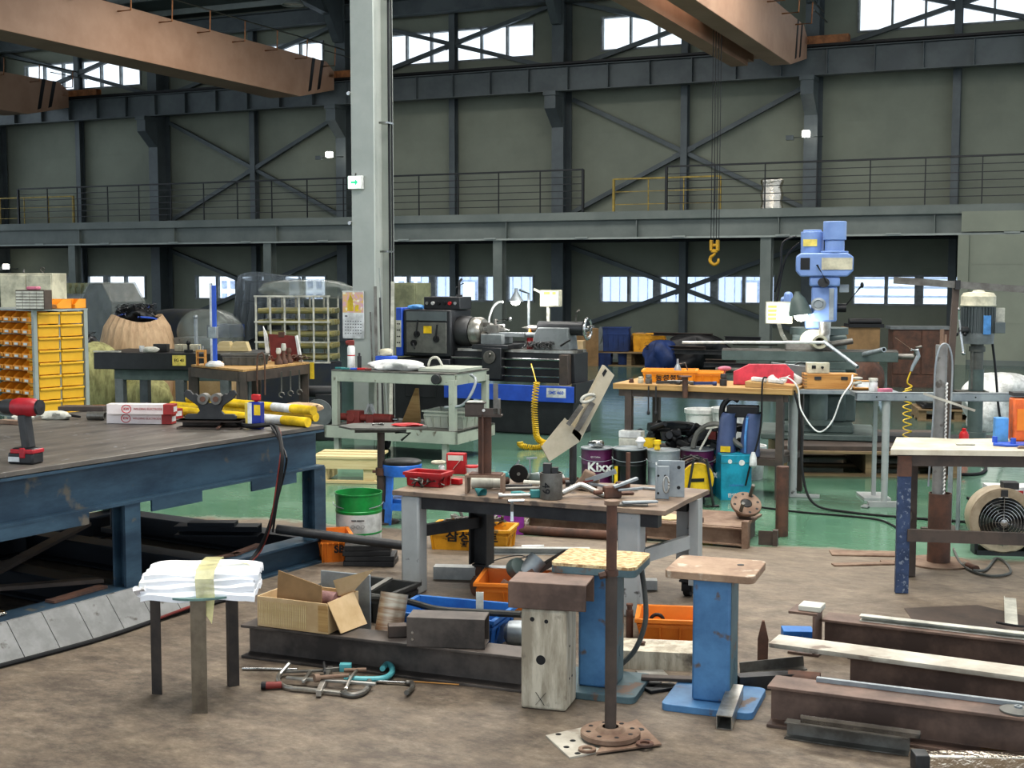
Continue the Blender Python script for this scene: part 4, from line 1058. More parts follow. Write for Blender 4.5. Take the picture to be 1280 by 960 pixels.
pr = pallet('wide dusty wooden pallet carrying the milling machine', (Mr.x+.35, Mr.y-.1, 0), R(-6), 1.5, 1.3, h=.22)
m = MB(); m.b6(-.75, .75, -.65, .65, 0, .035); T('platform_sheet', 'dark sheet laid over the pallet under the milling machine', 'sheet', m, 'brown_steel', (Mr.x+.35, Mr.y-.1, .222), R(-6))
# long pale bar on stands
m = MB(); m.cyl(dp(853, 428, 11.0)-Vector((0, 0, 0)), dp(1030, 428, 11.2), .012, n=10)
T('long_bar', 'long pale round bar lying across the milling machine table to the left', 'bar', m, 'white')
mill = bpy.data.objects['milling_machine']
m = MB(); m.X = MW.inverted(); m.pipe(dp(1030, 427, 11.4), dp(1072, 459, 10.9), .016, .011, n=12); P(mill, 'vice_handle', m, 'galv')
m = MB(); m.X = MW.inverted(); m.pipe(dp(1080, 443, 11.45), dp(1105, 437, 11.0), .022, .014, n=12); P(mill, 'table_crank', m, 'galv')

# ================================================================ DRILL PRESS
Dr = Vector(((1222-640)/FPX*13.0, 13.0, 0)); r = E('drill_press', 'pillar drill press with ribbed grey motor under a cream dome cover', 'drill press', Dr, R(-8))
m = MB(); m.b6(-.24, .24, -.2, .3, 0, .09); P(r, 'base', m, 'dark_steel', bev=.02)
m = MB(); m.cyl((0, 0, .09), (0, 0, .8), .072); m.cyl((0, 0, .09), (0, 0, .16), .11); P(r, 'pillar', m, 'mill_grey')
m = MB(); m.cyl((0, 0, .55), (0, 0, 1.06), .062); m.cyl((0, 0, .98), (0, 0, 1.03), .078); m.cyl((-.05, -.05, .6), (-.05, -.05, .98), .012, n=8); P(r, 'sleeve', m, 'crate_grey')
m = MB(); m.cyl((0, 0, .52), (0, 0, .58), .1); m.b6(-.2, .1, -.12, .1, .55, .58); P(r, 'table_bracket', m, 'mid_steel')
m = MB(); m.cyl((0, 0, 1.06), (0, 0, 1.12), .15, .155, n=32); m.cyl((0, 0, 1.12), (0, 0, 1.17), .155, n=32); P(r, 'motor_flange', m, 'machine_grey')
m = MB(); m.cyl((0, 0, 1.15), (0, 0, 1.44), .14, n=36)
for i in range(30):
    a = 2*PI*i/30; m.box((.15*math.cos(a), .15*math.sin(a), 1.3), (.03, .006, .26), (0, 0, a))
P(r, 'motor', m, 'steel_grey')
m = MB(); m.lathe([(.165, 1.44), (.17, 1.45), (.165, 1.46), (.165, 1.54), (.14, 1.575), (.06, 1.585), (.05, 1.6), (0, 1.605)], n=36); P(r, 'dome_cover', m, 'cream')
m = MB(); m.b6(.02, .09, -.17, -.155, 1.16, 1.35); P(r, 'rating_plate', m, 'blue_light')
m = MB(); m.b6(.14, .24, -.1, .05, 1.17, 1.28); P(r, 'terminal_box', m, 'steel_grey', bev=.004)
for a, L_ in ((75, .22), (255, .24), (330, .08), (200, .12)):
    m = MB(); c_ = Vector((-.19, -.14, 1.2)); e = c_+Vector((math.cos(R(a+30))*L_*.5, -.02, math.sin(R(a))*L_)); m.tube([c_, e], .01); m.ball(e, .02); P(r, 'feed_handle', m, 'black' if L_ < .15 else 'chrome')
m = MB(); m.cyl((-.19, -.14, 1.2), (-.12, -.1, 1.2), .035); P(r, 'feed_hub', m, 'dark_steel')
m = MB(); m.tube(wob([(.14, .0, 1.1), (.18, 0, .8), (.22, -.05, .35), (.28, -.15, .1)], 6), .012); P(r, 'cable', m, 'black')
m = MB(); m.b6(.15, .28, .12, .15, 1.2, 1.42); P(r, 'switch_plate', m, 'off_white')
r.scale = (1, 1, .97)
# ================================================================ DARK SURFACE PLATE AND BROWN BENCH (left middle)
def box_thing(name, label, cat, loc, rz, w, d, h, ms, bev=.003, grp=None):
    m = MB(); m.b6(-w/2, w/2, -d/2, d/2, 0, h); return T(name, label, cat, m, ms, loc, rz, grp, bev=bev)
SP = Vector(((116-640)/FPX*15.2, 15.2, 0)); a_ = R(-9)
r = E('surface_plate', 'thick dark surface plate on a grey green steel stand', 'surface plate', SP, a_)
m = MB(); m.b6(0, 1.9, 0, .9, .62, .81); P(r, 'plate', m, 'machine_black', bev=.006)
m = MB(); m.b6(.2, 1.75, .1, .85, .49, .615); P(r, 'stand_frame', m, 'mill_grey', bev=.006)
for x, y in ((.26, .14), (1.0, .14), (1.54, .14), (.26, .8), (1.54, .8)):
    m = MB(); m.hollow((x, y, 0), (x, y, .5), .1, .1); P(r, 'leg', m, 'machine_grey')
m = MB(); m.b6(.96, 1.12, -.004, 0, .67, .79); o = P(r, 'yellow_label', m, 'label_yellow'); text(o, 'EG 43', .048, 'ink', (1.04, -.006, .73), FR, bold=.02)
SW = Matrix.Translation(SP) @ Matrix.Rotation(a_, 4, 'Z')
box_thing('steel_block', 'small dark steel block standing on the surface plate', 'block', SW @ Vector((.72, .25, .813)), a_, .17, .08, .09, 'dark_steel')
m = MB(); m.shell([(.024, .0), (.03, .07), (.027, .07), (.022, .005), (0, .005)]); T('paper_cup', 'white cup on the dark surface plate left of the steel block', 'cup', m, 'white', SW @ Vector((.5, .2, .813)))
m = blob(.09, .05, .04, 91, n=10); T('rag', 'white and blue rag on the surface plate beside the steel block', 'rag', m, 'off_white', SW @ Vector((.66, .08, .813)))
m = MB(); m.box((0, 0, .008), (.32, .05, .016)); T('ruler', 'long pale straight edge lying on the left end of the surface plate', 'ruler', m, 'off_white', SW @ Vector((.14, .06, .813)), a_)
for i in range(3):
    box_thing('small_carton', ['pale yellow carton on the surface plate, left one of the three', 'pale yellow carton on the surface plate, middle of the three', 'pale yellow carton on the surface plate, right one beside the black knob'][i], 'box', SW @ Vector((.88+.1*i, .4, .813)), a_, .09, .1, .08, 'cream')
m = MB(); m.cyl((0, 0, 0), (0, 0, .03), .05); m.cyl((0, 0, .03), (0, 0, .1), .012); m.ball((0, 0, .11), .028); T('magnet_stand', 'small black knobbed magnet stand at the right of the surface plate', 'stand', m, 'black', SW @ Vector((1.08, .18, .813)))
# brown bench
BB = Vector(((303-640)/FPX*12.3, 12.3, 0))      # near corner under x=303
r = E('steel_bench', 'brown angle steel bench with thin top beside the surface plate', 'bench', BB, 0)
fl = Vector(((238-640)/FPX*13.0, 13.0, 0))-BB; fr = Vector(((384-640)/FPX*13.3, 13.4, 0))-BB; bk = fl+fr
zt = .82
m = MB(); m.prism([(0, 0), (fr.x, fr.y), (bk.x, bk.y), (fl.x, fl.y)], zt-.02, zt, 'z'); P(r, 'top', m, 'wood_top')
m = MB()
for p, q in ((Vector(), fr), (Vector(), fl), (fl, bk), (fr, bk)):
    u = (q-p).normalized()*.03; m.bar(p+u+Vector((0, 0, zt-.07)), q-u+Vector((0, 0, zt-.07)), .04, .09)
P(r, 'frame', m, 'brown_steel')
for p in (Vector(), fl, fr, bk):
    c_ = bk/2; q = p+(c_-p).normalized()*.04; m = MB(); m.angle(q, q+Vector((0, 0, zt-.03)), .07, .07, .01); m.box((q.x, q.y, .4), (.06, .06, .8)); P(r, 'leg', m, 'brown_steel')
BW = lambda u, v, z=0: BB+fr*u+fl*v+Vector((0, 0, zt+z))
# items on it
r = E('height_gauge', 'tall blue and silver height gauge standing on the brown bench', 'gauge', BW(.05, .6, .002), R(-10))
m = MB(); m.lathe([(.09, 0), (.09, .02), (.05, .05), (0, .05)], n=24); P(r, 'base', m, 'white'); 
m = MB(); m.b6(-.015, .02, -.01, .02, .04, .78); P(r, 'column', m, 'blue_paint'); m = MB(); m.b6(-.04, -.016, -.005, .015, .04, .8); P(r, 'scale', m, 'chrome')
m = MB(); m.b6(-.05, .03, -.03, .03, .27, .38); P(r, 'slider', m, 'galv', bev=.005)
r = E('wooden_rack', 'small orange wooden tool block on the corner of the brown bench', 'block', BW(.02, .82, .002), R(-5))
m = MB(); m.b6(-.045, .045, -.03, .03, .13, .15); m.b6(-.045, -.035, -.03, .03, 0, .13); m.b6(.035, .045, -.03, .03, 0, .13); m.b6(-.035, .035, -.03, .03, .07, .08); P(r, 'frame', m, 'wood_box')
for x in (-.02, .02):
    m = MB(); m.cyl((x, 0, .15), (x, 0, .19), .008); P(r, 'cutter', m, 'chrome')
m = MB(); m.prism([(-.2, 0), (-.12, .11), (.0, .11), (.02, .02), (.05, .11), (.2, .11), (.24, 0)], 0, .1, 'y'); T('cream_cover', 'bent cream coloured covers behind the height gauge on the surface plate', 'cover', m, 'wood_light', SW @ Vector((1.45, .5, .813)), a_)
crate('grey basket full of small parts on the brown bench', BW(.36, .42, .002), R(-8), .4, .22, .11, 'crate_grey', name='parts_basket', cat='basket')
r = E('clip_binder', 'open reddish brown binder with white edge standing on the brown bench', 'binder', BW(.86, .3, .002), R(-10))
m = MB(); m.prism([(-.14, 0), (.16, 0), (.13, .26), (-.17, .28)], 0, .012, 'y'); P(r, 'board', m, 'red_dull')
m = MB(); m.prism([(.16, 0), (.19, 0), (.14, .27), (.12, .26)], -.02, .015, 'y'); P(r, 'paper_edge', m, 'white'); m = MB(); m.prism([(-.19, .02), (-.15, 0), (-.18, .28), (-.22, .36)], -.02, .0, 'y'); P(r, 'paper_edge', m, 'white')
m = MB(); m.b6(-.06, 0, -.01, .015, .25, .3); P(r, 'clip', m, 'rust')
for i, (u, v, h_) in enumerate(((.6, .1, .16), (.68, .1, .2), (.78, .12, .15))):
    r = E('tool_holder', ['white tool holder cone on the brown bench', 'tallest white topped tool holder before the binder', 'small brown tool holder at the bench edge'][i], 'tool holder', BW(u, v, .002))
    m = MB(); m.lathe([(.04, 0), (.04, .03), (.02, .06), (.016, h_*.7)], n=16); P(r, 'stem', m, 'rust'); m = MB(); m.lathe([(.02, h_*.65), (.028, h_*.8), (.02, h_), (0, h_)], n=14); P(r, 'head', m, 'off_white' if i < 2 else 'rust')
m = MB(); rods(m, 40, 31, (.25, .06, .03), .14, .006); T('hand_tools', 'jumble of small rusty tools on the right end of the brown bench', 'tools', m, 'rust', BW(.8, .2, .03), 0, kind='stuff')
for i in range(3):
    m = MB(); x = .03*i; m.tube([(0, 0, 0), (0, 0, -.2)], .007); m.tube([(.025*math.cos(a/10*1.6*PI), 0, -.225+.025*math.sin(a/10*1.6*PI)) for a in range(11)], .008)
    T('hanging_wrench', ['steel hook wrench hanging from the brown bench edge, nearest the corner', 'second hook wrench hanging from the brown bench edge', 'last hook wrench hanging beside the yellow tag'][i], 'wrench', m, 'mid_steel', BW(.52+.14*i, -.045, -.06))
m = MB(); m.b6(-.022, .022, -.003, 0, -.17, 0); T('yellow_tag', 'yellow tag hanging on the right leg of the brown bench', 'tag', m, 'yellow', BW(1.0, -.04, 0)+Vector((.01, -.02, 0)))
m = MB(); m.tube(wob([(0, 0, -.55), (0, 0, .05), (.03, 0, .14), (.07, 0, .1), (.07, 0, -.25)], 5), .008); T('bent_rod', 'thin bent rod hooked over the front of the brown bench', 'rod', m, 'rust', BW(.16, -.05, 0))
# clutter under the brown bench: motor, wheel guard
r = E('angle_machine', 'black pipe and grey motor lying on the floor behind the brown bench', 'machine part', Vector(((395-640)/FPX*13.3, 13.6, 0)))
m = MB(); m.pipe((-.22, 0, .5), (.15, 0, .5), .06, .045); m.b6(-.05, .2, -.08, .1, 0, .48); P(r, 'housing', m, 'machine_black', bev=.01)
m = MB(); m.cyl((-.02, -.12, .28), (-.02, -.02, .28), .15, n=24); P(r, 'wheel', m, 'machine_grey')
m = MB(); m.lathe([(0, .1), (.1, .08), (.17, 0), (.17, -.02)], (0, 0, 0), (0, -1, .4)); m2 = T('clear_cover', 'clear round plastic cover leaning under the brown bench', 'cover', m, 'plastic_wrap', Vector(((341-640)/FPX*13.1, 13.5, .18)))
m = blob(.22, .14, .1, 95, n=12); T('blue_bundle', 'blue and black bundle on the floor under the brown bench', 'bundle', m, 'tarp_blue', Vector(((345-640)/FPX*13.0, 12.9, 0)))

# ================================================================ WELDING TABLE (left)
ang = math.atan2(1.9, 1.17)                         # direction of the long front edge
c0 = at(405, 531, .82); WX = Vector((math.cos(ang), math.sin(ang), 0)); WY = Vector((-WX.y, WX.x, 0))
r = E('welding_table', 'long blue framed steel welding table with dark flat top', 'table', Vector((c0.x, c0.y, 0)), ang)
mat('table_top_steel', (122, 116, 108), 0.42, .35, c2=(86, 82, 78), scale=2.2, stretch=(1, 4, 1), mix=(.35, .66), speck=((150, 150, 152), 16, .64))
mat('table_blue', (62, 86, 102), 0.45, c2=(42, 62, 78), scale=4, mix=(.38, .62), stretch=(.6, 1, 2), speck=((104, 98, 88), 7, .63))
mat('table_blue_dark', (22, 32, 44), 0.55, c2=(15, 22, 31), scale=3)  # table_blue with the shade under the top painted in; also colours the black offcut
Lt = 3.6; Wt = 1.85
m = MB(); m.b6(-Lt, 0, 0, Wt, .795, .82); P(r, 'table_top', m, 'table_top_steel', bev=.003)
m = MB(); m.ibeam((-Lt, .07, .68), (0, .07, .68), .14, .225, .014, .01); P(r, 'front_beam', m, 'table_blue')
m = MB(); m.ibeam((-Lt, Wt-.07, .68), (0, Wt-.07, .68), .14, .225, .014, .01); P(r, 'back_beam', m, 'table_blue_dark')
for x in (-.08, -1.2, -2.3, -3.4):
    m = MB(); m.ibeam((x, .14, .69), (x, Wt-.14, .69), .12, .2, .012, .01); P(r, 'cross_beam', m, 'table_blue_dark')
for x0, x1 in ((-.62, -.25), (-1.35, -1.0), (-2.4, -1.75)):
    m = MB(); m.b6(x0, x1, .0, .012, .51, .57); P(r, 'flange_plate', m, 'table_blue')
for x in (-.03, -1.47, -2.6):
    for y in (.06, Wt-.06):
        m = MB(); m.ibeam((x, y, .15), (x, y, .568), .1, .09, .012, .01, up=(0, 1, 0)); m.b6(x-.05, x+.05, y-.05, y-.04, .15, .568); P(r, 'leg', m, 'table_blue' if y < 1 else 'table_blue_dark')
m = MB(); m.ibeam((-Lt, .07, .075), (.02, .07, .075), .14, .15, .012, .01); P(r, 'lower_front_beam', m, 'table_blue')
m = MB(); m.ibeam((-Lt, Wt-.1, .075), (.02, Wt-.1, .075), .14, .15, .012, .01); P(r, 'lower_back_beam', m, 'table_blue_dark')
for x in (-.04, -.8, -1.5, -2.2, -2.9):
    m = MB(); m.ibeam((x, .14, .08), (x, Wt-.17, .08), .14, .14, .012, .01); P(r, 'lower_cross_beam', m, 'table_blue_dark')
m = MB(); m.bar((-2.6, .3, .16), (-.5, 1.5, .16), .07, .02); m.bar((-1.5, .2, .165), (-3.2, 1.5, .165), .06, .02); P(r, 'diagonal_flat', m, 'brown_steel')
for x, y in ((-.55, 1.2), (-.95, 1.55)):
    m = MB(); m.cyl((x, y, .15), (x, y, .58), .014, n=8); m.b6(x-.05, x+.05, y-.05, y+.05, .15, .18); P(r, 'threaded_prop', m, 'black')
def TW(x, y, z=0): return Vector((c0.x, c0.y, 0))+WX*x+WY*y+Vector((0, 0, z))
# dark block and beam behind
m = MB(); m.chan((0, 0, .03), (.5, 0, .03), .12, .06); m.box((.22, 0, .07), (.28, .1, .02)); T('beam_offcut', 'black channel offcut lying across the lower frame of the welding table', 'beam', m, 'table_blue_dark', at(221, 668, .153), R(-2))
lab = ['flat bar scrap on the lower table frame near the hose', 'shorter flat bar scrap beside the first on the lower frame', 'broad flat scrap on the lower frame nearest the corner leg']
for i, (x, y, L_, w_, a) in enumerate(((-.55, .12, .3, .05, 12), (-.75, .1, .22, .035, -10), (-1.75, .1, .35, .06, 5))):
    m = MB(); m.box((0, 0, .006), (L_, w_, .012)); T('flat_bar', lab[i], 'flat bar', m, 'rust', TW(x, y, .152+.0*i), ang+R(a))
m = blob(.03, .02, .012, 4, n=8); T('foil_scrap', 'crumpled shiny foil scrap on the lower table frame at far left', 'scrap', m, 'foil', TW(-2.2, .09, .152))
# skirting plates in front
mat('skirt_grey', (138, 138, 136), 0.7, c2=(118, 118, 116), scale=6, speck=((92, 88, 84), 15, .6))
for i in range(9):
    x = -.92-.19*i
    m = MB(); m.prism([(0, .0), (-.14, .0), (-.02, .15), (.0, .15)], x-.186, x, 'x')
    if i == 0: skl = T('skirting_plate', 'grey sloped skirting plate at the right end of the row along the table foot', 'plate', m, 'skirt_grey', TW(0, -.004, .0), ang)
    else: T('skirting_plate', 'grey sloped skirting plate in the row along the table foot', 'plate', m, 'skirt_grey', TW(0, -.004, .0), ang, 'skirting plates along the welding table')
m = MB(); m.tube(wob([TW(-1.0, -.18, .012), TW(-1.4, -.17, .012), TW(-1.9, -.21, .012), TW(-2.5, -.17, .012)], 8), .011); T('floor_hose', 'dark hose lying on the floor along the grey skirting plates', 'hose', m, 'rubber', (0, 0, 0))
m = MB(); m.tube(wob([TW(-1.0, -.165, .03), TW(-1.25, -.18, .03), TW(-1.5, -.19, .02)], 8), .008); T('floor_hose', 'thin red hose resting on the dark hose by the skirting plates', 'hose', m, 'red_dull', (0, 0, 0))

# ---- things on the welding table
q = at(32, 579, .82); r = E('cordless_drill', 'red and black cordless drill standing on its battery on the welding table', 'drill', q, R(-15))
mat('drill_red', (170, 40, 50), .45, c2=(150, 34, 44), scale=20); mat('drill_grey', (62, 62, 62), .5)
m = MB(); m.b6(-.065, .07, -.045, .045, 0, .055); m.b6(-.05, .07, -.04, .04, .055, .075); P(r, 'battery', m, 'machine_black', bev=.01)
m = MB(); m.b6(-.06, .0, -.047, -.045, .012, .035); P(r, 'battery_label', m, 'paper')
m = MB(); m.b6(-.05, .072, -.046, .046, .05, .07); m.b6(.0, .03, -.05, -.04, .03, .078); P(r, 'battery_clip', m, 'drill_red', bev=.004)
m = MB(); m.sec([(-.02, -.03), (.02, -.03), (.026, 0), (.02, .03), (-.02, .03), (-.026, 0)], (.02, 0, .07), (.0, 0, .23)); P(r, 'grip', m, 'drill_grey', bev=.008)
m = MB(); m.lathe([(.0, 0), (.03, 0), (.042, .02), (.044, .1), (.036, .13), (0, .13)], (.075, 0, .265), (-1, 0, 0)); P(r, 'motor_housing', m, 'drill_red')
m = MB(); m.lathe([(0, 0), (.036, 0), (.036, .012), (0, .014)], (.078, 0, .265), (1, 0, 0)); P(r, 'rear_cap', m, 'machine_black')
m = MB(); m.lathe([(.037, 0), (.036, .04), (.03, .06), (0, .06)], (-.055, 0, .265), (-1, 0, 0)); P(r, 'gear_case', m, 'drill_grey')
m = MB(); m.lathe([(.026, 0), (.026, .03), (.016, .05), (0, .05)], (-.112, 0, .265), (-1, 0, 0)); P(r, 'chuck', m, 'chrome')
m = MB(); m.b6(-.03, -.01, -.01, .01, .19, .225); P(r, 'trigger', m, 'black', bev=.004)
def on(px, py): return at(px, py, .8215)
# boxes of welding rod
mat('box_white', (222, 212, 208), .6, c2=(210, 196, 192), scale=8); mat('box_red', (176, 58, 56), .6)
def rodbox(px, py, dz, rz, label, L_=.4):
    p = on(px, py); p.z += dz; b = E('welding_rod_box', label, 'box', p, rz, None)
    m = MB(); m.b6(-L_/2, L_/2-.06, -.04, .04, 0, .06); P(b, 'carton', m, 'box_white', bev=.002)
    m = MB(); m.b6(L_/2-.06, L_/2, -.04, .04, 0, .06); P(b, 'end', m, 'box_red', bev=.002)
    m = MB(); m.tube([(-.08+.028*math.cos(a/16*2*PI), -.041, .032+.024*math.sin(a/16*2*PI)) for a in range(16)], .0025, n=5, closed=True); P(b, 'round_emblem', m, 'red')
    text(b, 'KW', .02, 'red', (-.08, -.042, .032), FR, bold=.02); text(b, 'WELDING ELECTRODE', .017, 'box_red', (.05, -.0412, .032), FR)
    m = MB(); m.b6(L_/2+.0, L_/2+.001, -.03, .03, .015, .045); P(b, 'end_label', m, 'paper')
    return b
rodbox(177, 529, 0, R(-7), 'white and red welding rod box, lower of the two stacked')
rodbox(178, 530, .061, R(-4), 'white and red welding rod box, upper of the two stacked')
rodbox(197, 521, .0, R(-32), 'white welding rod box lying askew behind the two stacked boxes', .36)
m = MB(); m.pipe((-.055, 0, .026), (.055, 0, .026), .026, .021); T('pipe_nipple', 'short threaded steel pipe nipple on the welding table left of the rod boxes', 'pipe', m, 'mid_steel', on(121, 525), R(-8))
m = MB(); m.box((0, 0, .015), (.3, .12, .03)); T('steel_block', 'long dark steel block behind the pipe nipple on the welding table', 'block', m, 'brown_steel', on(105, 513), R(-3), bev=.003)
m = blob(.09, .05, .03, 12, n=10, amp=.2); T('work_glove', 'pale work glove on the welding table behind the drill', 'glove', m, 'off_white', on(70, 524), R(-10))
r = E('hole_saw', 'small silver and black burr tool beside the pale glove', 'tool', on(82, 523), R(-12))
m = MB(); m.cyl((-.03, 0, .02), (.02, 0, .02), .02, .014); P(r, 'collet', m, 'chrome'); m = MB(); m.cyl((.02, 0, .02), (.1, 0, .012), .009, .006); P(r, 'shank', m, 'black')
m = blob(.06, .035, .022, 13, n=10, amp=.2); T('rag', 'light rag on the welding table at the left edge behind the drill', 'rag', m, 'off_white', on(28, 526), R(10))
m = MB(); m.box((0, 0, .012), (.16, .05, .024)); T('steel_block', 'small flat wooden strip by the drill foot on the table', 'block', m, 'rust_light', on(15, 530), R(-25), bev=.002)
m = MB(); m.box((0, 0, .01), (.14, .05, .02)); m.box((.02, 0, .02), (.08, .02, .02)); T('spare_plates', 'orange and yellow packs behind the rod boxes', 'packet', m, 'crate_orange', on(120, 512), R(5))
# X shaped roller bracket
q = on(264, 535); r = E('roller_bracket', 'dark steel roller bracket with two upright arms on a channel base', 'bracket', q, R(-4))
m = MB(); m.chan((-.185, 0, .025), (.185, 0, .025), .12, .05, .008, up=(0, 0, 1)); m.box((0, 0, .045), (.37, .12, .01)); P(r, 'base_channel', m, 'brown_steel')
m = MB(); arm = [(-.15, .05), (.15, .05), (.15, .07), (.135, .082), (.08, .082), (.062, .1), (.075, .13), (.14, .175), (.155, .2), (.14, .222), (.115, .215), (.10, .195), (.085, .2), (.075, .19), (.01, .145), (-.01, .145), (-.075, .19), (-.085, .2), (-.1, .195), (-.115, .215), (-.14, .222), (-.155, .2), (-.14, .175), (-.075, .13), (-.062, .1), (-.08, .082), (-.135, .082), (-.15, .07)]
m.prism(arm, -.012, .012, 'y'); P(r, 'profile_plate', m, 'dark_steel', bev=.003)
for x in (-.038, .038):
    m = MB(); m.cyl((x, -.03, .17), (x, .03, .17), .032, n=24); o = P(r, 'roller', m, 'mid_steel'); q_ = MB(); q_.cyl((x, -.036, .17), (x, -.03, .17), .016); P(o, 'axle', q_, 'rust')
# yellow tubes along the far end of the table
for i, (p0, p1, dz) in enumerate((((205, 517), (385, 534), .0), ((215, 512), (395, 527), .0), ((230, 512), (398, 524), .045))):
    a0, a1 = on(*p0), on(*p1); a0.z += .028+dz*1.0; a1.z += .028+dz*1.0
    if i == 2: a0 = on(236, 513); a1 = on(392, 529); a0.z += .075; a1.z += .075
    r = E('plastic_tube', ['front yellow plastic tube with white label on the welding table', 'rear yellow plastic tube on the welding table', 'upper yellow plastic tube resting on the other two'][i], 'tube', a0)
    d = a1-a0; L_ = d.length; m = MB(); m.cyl((0, 0, 0), d*.86, .027, n=20); P(r, 'tube', m, 'yellow')
    m = MB(); m.cyl(d*.86, d, .029, n=20); P(r, 'cap', m, 'yellow')
    if i != 1:
        m = MB(); m.cyl(d*.70, d*.84, .0276, n=20); P(r, 'paper_label', m, 'paper')
# spray can (square blue tin)
q = on(322, 535); q.y -= .03; r = E('oil_tin', 'blue rectangular oil tin with yellow patch and red cap', 'tin', q, R(-20))
mat('tin_blue', (32, 54, 150), .35)
m = MB(); m.b6(-.04, .04, -.025, .025, 0, .155); P(r, 'can', m, 'tin_blue', bev=.006)
m = MB(); m.b6(.0, .041, -.0262, -.025, .08, .14); P(r, 'yellow_patch', m, 'yellow'); m = MB(); m.b6(-.042, -.015, -.0262, .02, .01, .15); P(r, 'white_panel', m, 'paper')
m = MB(); m.cyl((0, 0, .155), (0, 0, .165), .012); m.box((-.0, 0, .18), (.05, .03, .035)); P(r, 'cap', m, 'red', bev=.006)
m = MB(); m.box((0, 0, .065), (.04, .03, .13)); T('sticky_note', 'pale yellow paper pad standing left of the blue oil tin', 'note', m, 'label_yellow', on(309, 532)+Vector((0, .06, 0)), R(-15))
m = blob(.13, .07, .04, 23, n=12, amp=.2); T('work_glove', 'pair of dirty beige work gloves behind the yellow tubes at the table end', 'glove', m, 'bag_beige', on(368, 518)+Vector((.03, .06, .0)), R(-10))
# welding torch and its hose
r = E('welding_torch', 'black welding torch on the table edge with its cable hanging down', 'torch', (0, 0, 0))
p = [on(295, 541), on(300, 537), on(330, 533), on(340, 534)]
for v in p: v.z += .02
m = MB(); m.tube([on(272, 538)+Vector((0, 0, .012)), on(278, 534)+Vector((0, 0, .02)), on(285, 533)+Vector((0, 0, .024))], [.009, .011, .008]); P(r, 'nozzle', m, 'rust')
m = MB(); m.cyl(on(281, 533)+Vector((0, 0, .024)), on(284, 533)+Vector((0, 0, .024)), .014); P(r, 'insulator', m, 'white')
m = MB(); m.tube(wob([on(284, 533)+Vector((0, 0, .024)), on(296, 534)+Vector((0, 0, .028)), on(310, 537)+Vector((0, 0, .02)), on(338, 537)+Vector((0, 0, .03))], 5), [.008]*6+[.014]*10); P(r, 'handle', m, 'black')
e0 = on(338, 537)+Vector((0, 0, .03))
hose = wob([e0, e0+Vector((.05, -.07, -.02)), dp(352, 560, 7.0), dp(350, 600, 6.95), dp(338, 655, 6.95), dp(322, 690, 7.0), at(306, 708, .17)], 8)
m = MB(); m.tube(hose, .012); P(r, 'cable', m, 'rubber')
m = MB(); m.tube([v+Vector((.014*math.sin(i*.2), -.008, 0)) for i, v in enumerate(hose)], .004); P(r, 'gas_hose', m, 'red_dull')
m = MB(); m.tube(wob([e0, dp(356, 565, 7.0), dp(357, 585, 6.98), dp(347, 625, 6.98), dp(341, 665, 7.0)], 6), .006); P(r, 'control_wire', m, 'black')

# ================================================================ GREY CART
zt = .81; CA = at(414, 462, zt); CA.z = 0
r = E('work_cart', 'pale grey painted steel cart table with lower deck on castors', 'cart', CA, RB)
Lc, Wc = 1.3, .75
m = MB(); m.b6(0, Lc, 0, Wc, zt-.012, zt); P(r, 'top_plate', m, 'mid_steel')
m = MB(); m.chan((0, .04, zt-.06), (Lc, .04, zt-.06), .06, .1, .008); m.chan((Lc, Wc-.04, zt-.06), (0, Wc-.04, zt-.06), .06, .1, .008); m.box((Lc-.02, Wc/2, zt-.06), (.03, Wc-.1, .1)); m.box((.02, Wc/2, zt-.06), (.03, Wc-.1, .1)); m.box((Lc/2, .01, zt-.06), (Lc, .012, .09)); P(r, 'top_frame', m, 'cart_paint')
m = MB(); m.b6(-.05, Lc+.05, -.04, Wc+.02, .27, .285); P(r, 'lower_deck', m, 'wood_light' if False else 'crate_grey')
m = MB(); m.b6(-.05, Lc+.05, -.05, -.035, .17, .285); m.b6(-.05, Lc+.05, Wc, Wc+.02, .17, .27); m.b6(Lc+.03, Lc+.05, -.05, Wc, .17, .285); m.b6(-.05, -.03, -.05, Wc, .17, .285); P(r, 'lower_frame', m, 'cart_paint')
for x, y in ((.03, .03), (Lc-.03, .03), (.03, Wc-.03), (Lc-.03, Wc-.03)):
    m = MB(); m.box((x, y, .49), (.06, .06, .52)); P(r, 'leg', m, 'cart_paint', bev=.004)
for x, y in ((.05, .02), (Lc-.1, .02)):
    m = MB(); m.box((x, y, .09), (.05, .05, .18)); m.box((x, y, .006), (.1, .1, .012)); P(r, 'foot', m, 'cart_paint')
for x, y in ((.25, Wc-.15), (Lc-.02, Wc-.1)):
    m = MB(); m.cyl((x-.02, y, .06), (x+.02, y, .06), .06, n=18); o = P(r, 'castor', m, 'rubber'); q_ = MB(); q_.b6(x-.03, x+.03, y-.02, y+.02, .06, .17); P(o, 'fork', q_, 'dark_steel')
CW = Matrix.Translation(CA) @ Matrix.Rotation(RB, 4, 'Z')
def cw(x, y, z=.812): return CW @ Vector((x, y, z))
m = blob(.28, .14, .055, 33, n=16, amp=.12); T('white_cloth', 'crumpled white cloth lying along the grey cart top', 'cloth', m, 'white', cw(.62, .2), RB)
r = E('blue_box', 'blue plastic box at the left of the white cloth on the cart', 'box', cw(.4, .35), RB)
m = MB(); m.b6(-.09, .09, -.06, .06, 0, .12); P(r, 'body', m, 'blue_paint', bev=.008); m = blob(.07, .05, .04, 5, n=10)
for i, v in enumerate(m.v): m.v[i] = v+Vector((0, 0, .12))
P(r, 'rags', m, 'cream')
r = E('spray_can', 'white spray can with red top at the left of the grey cart', 'can', cw(.1, .2), 0)
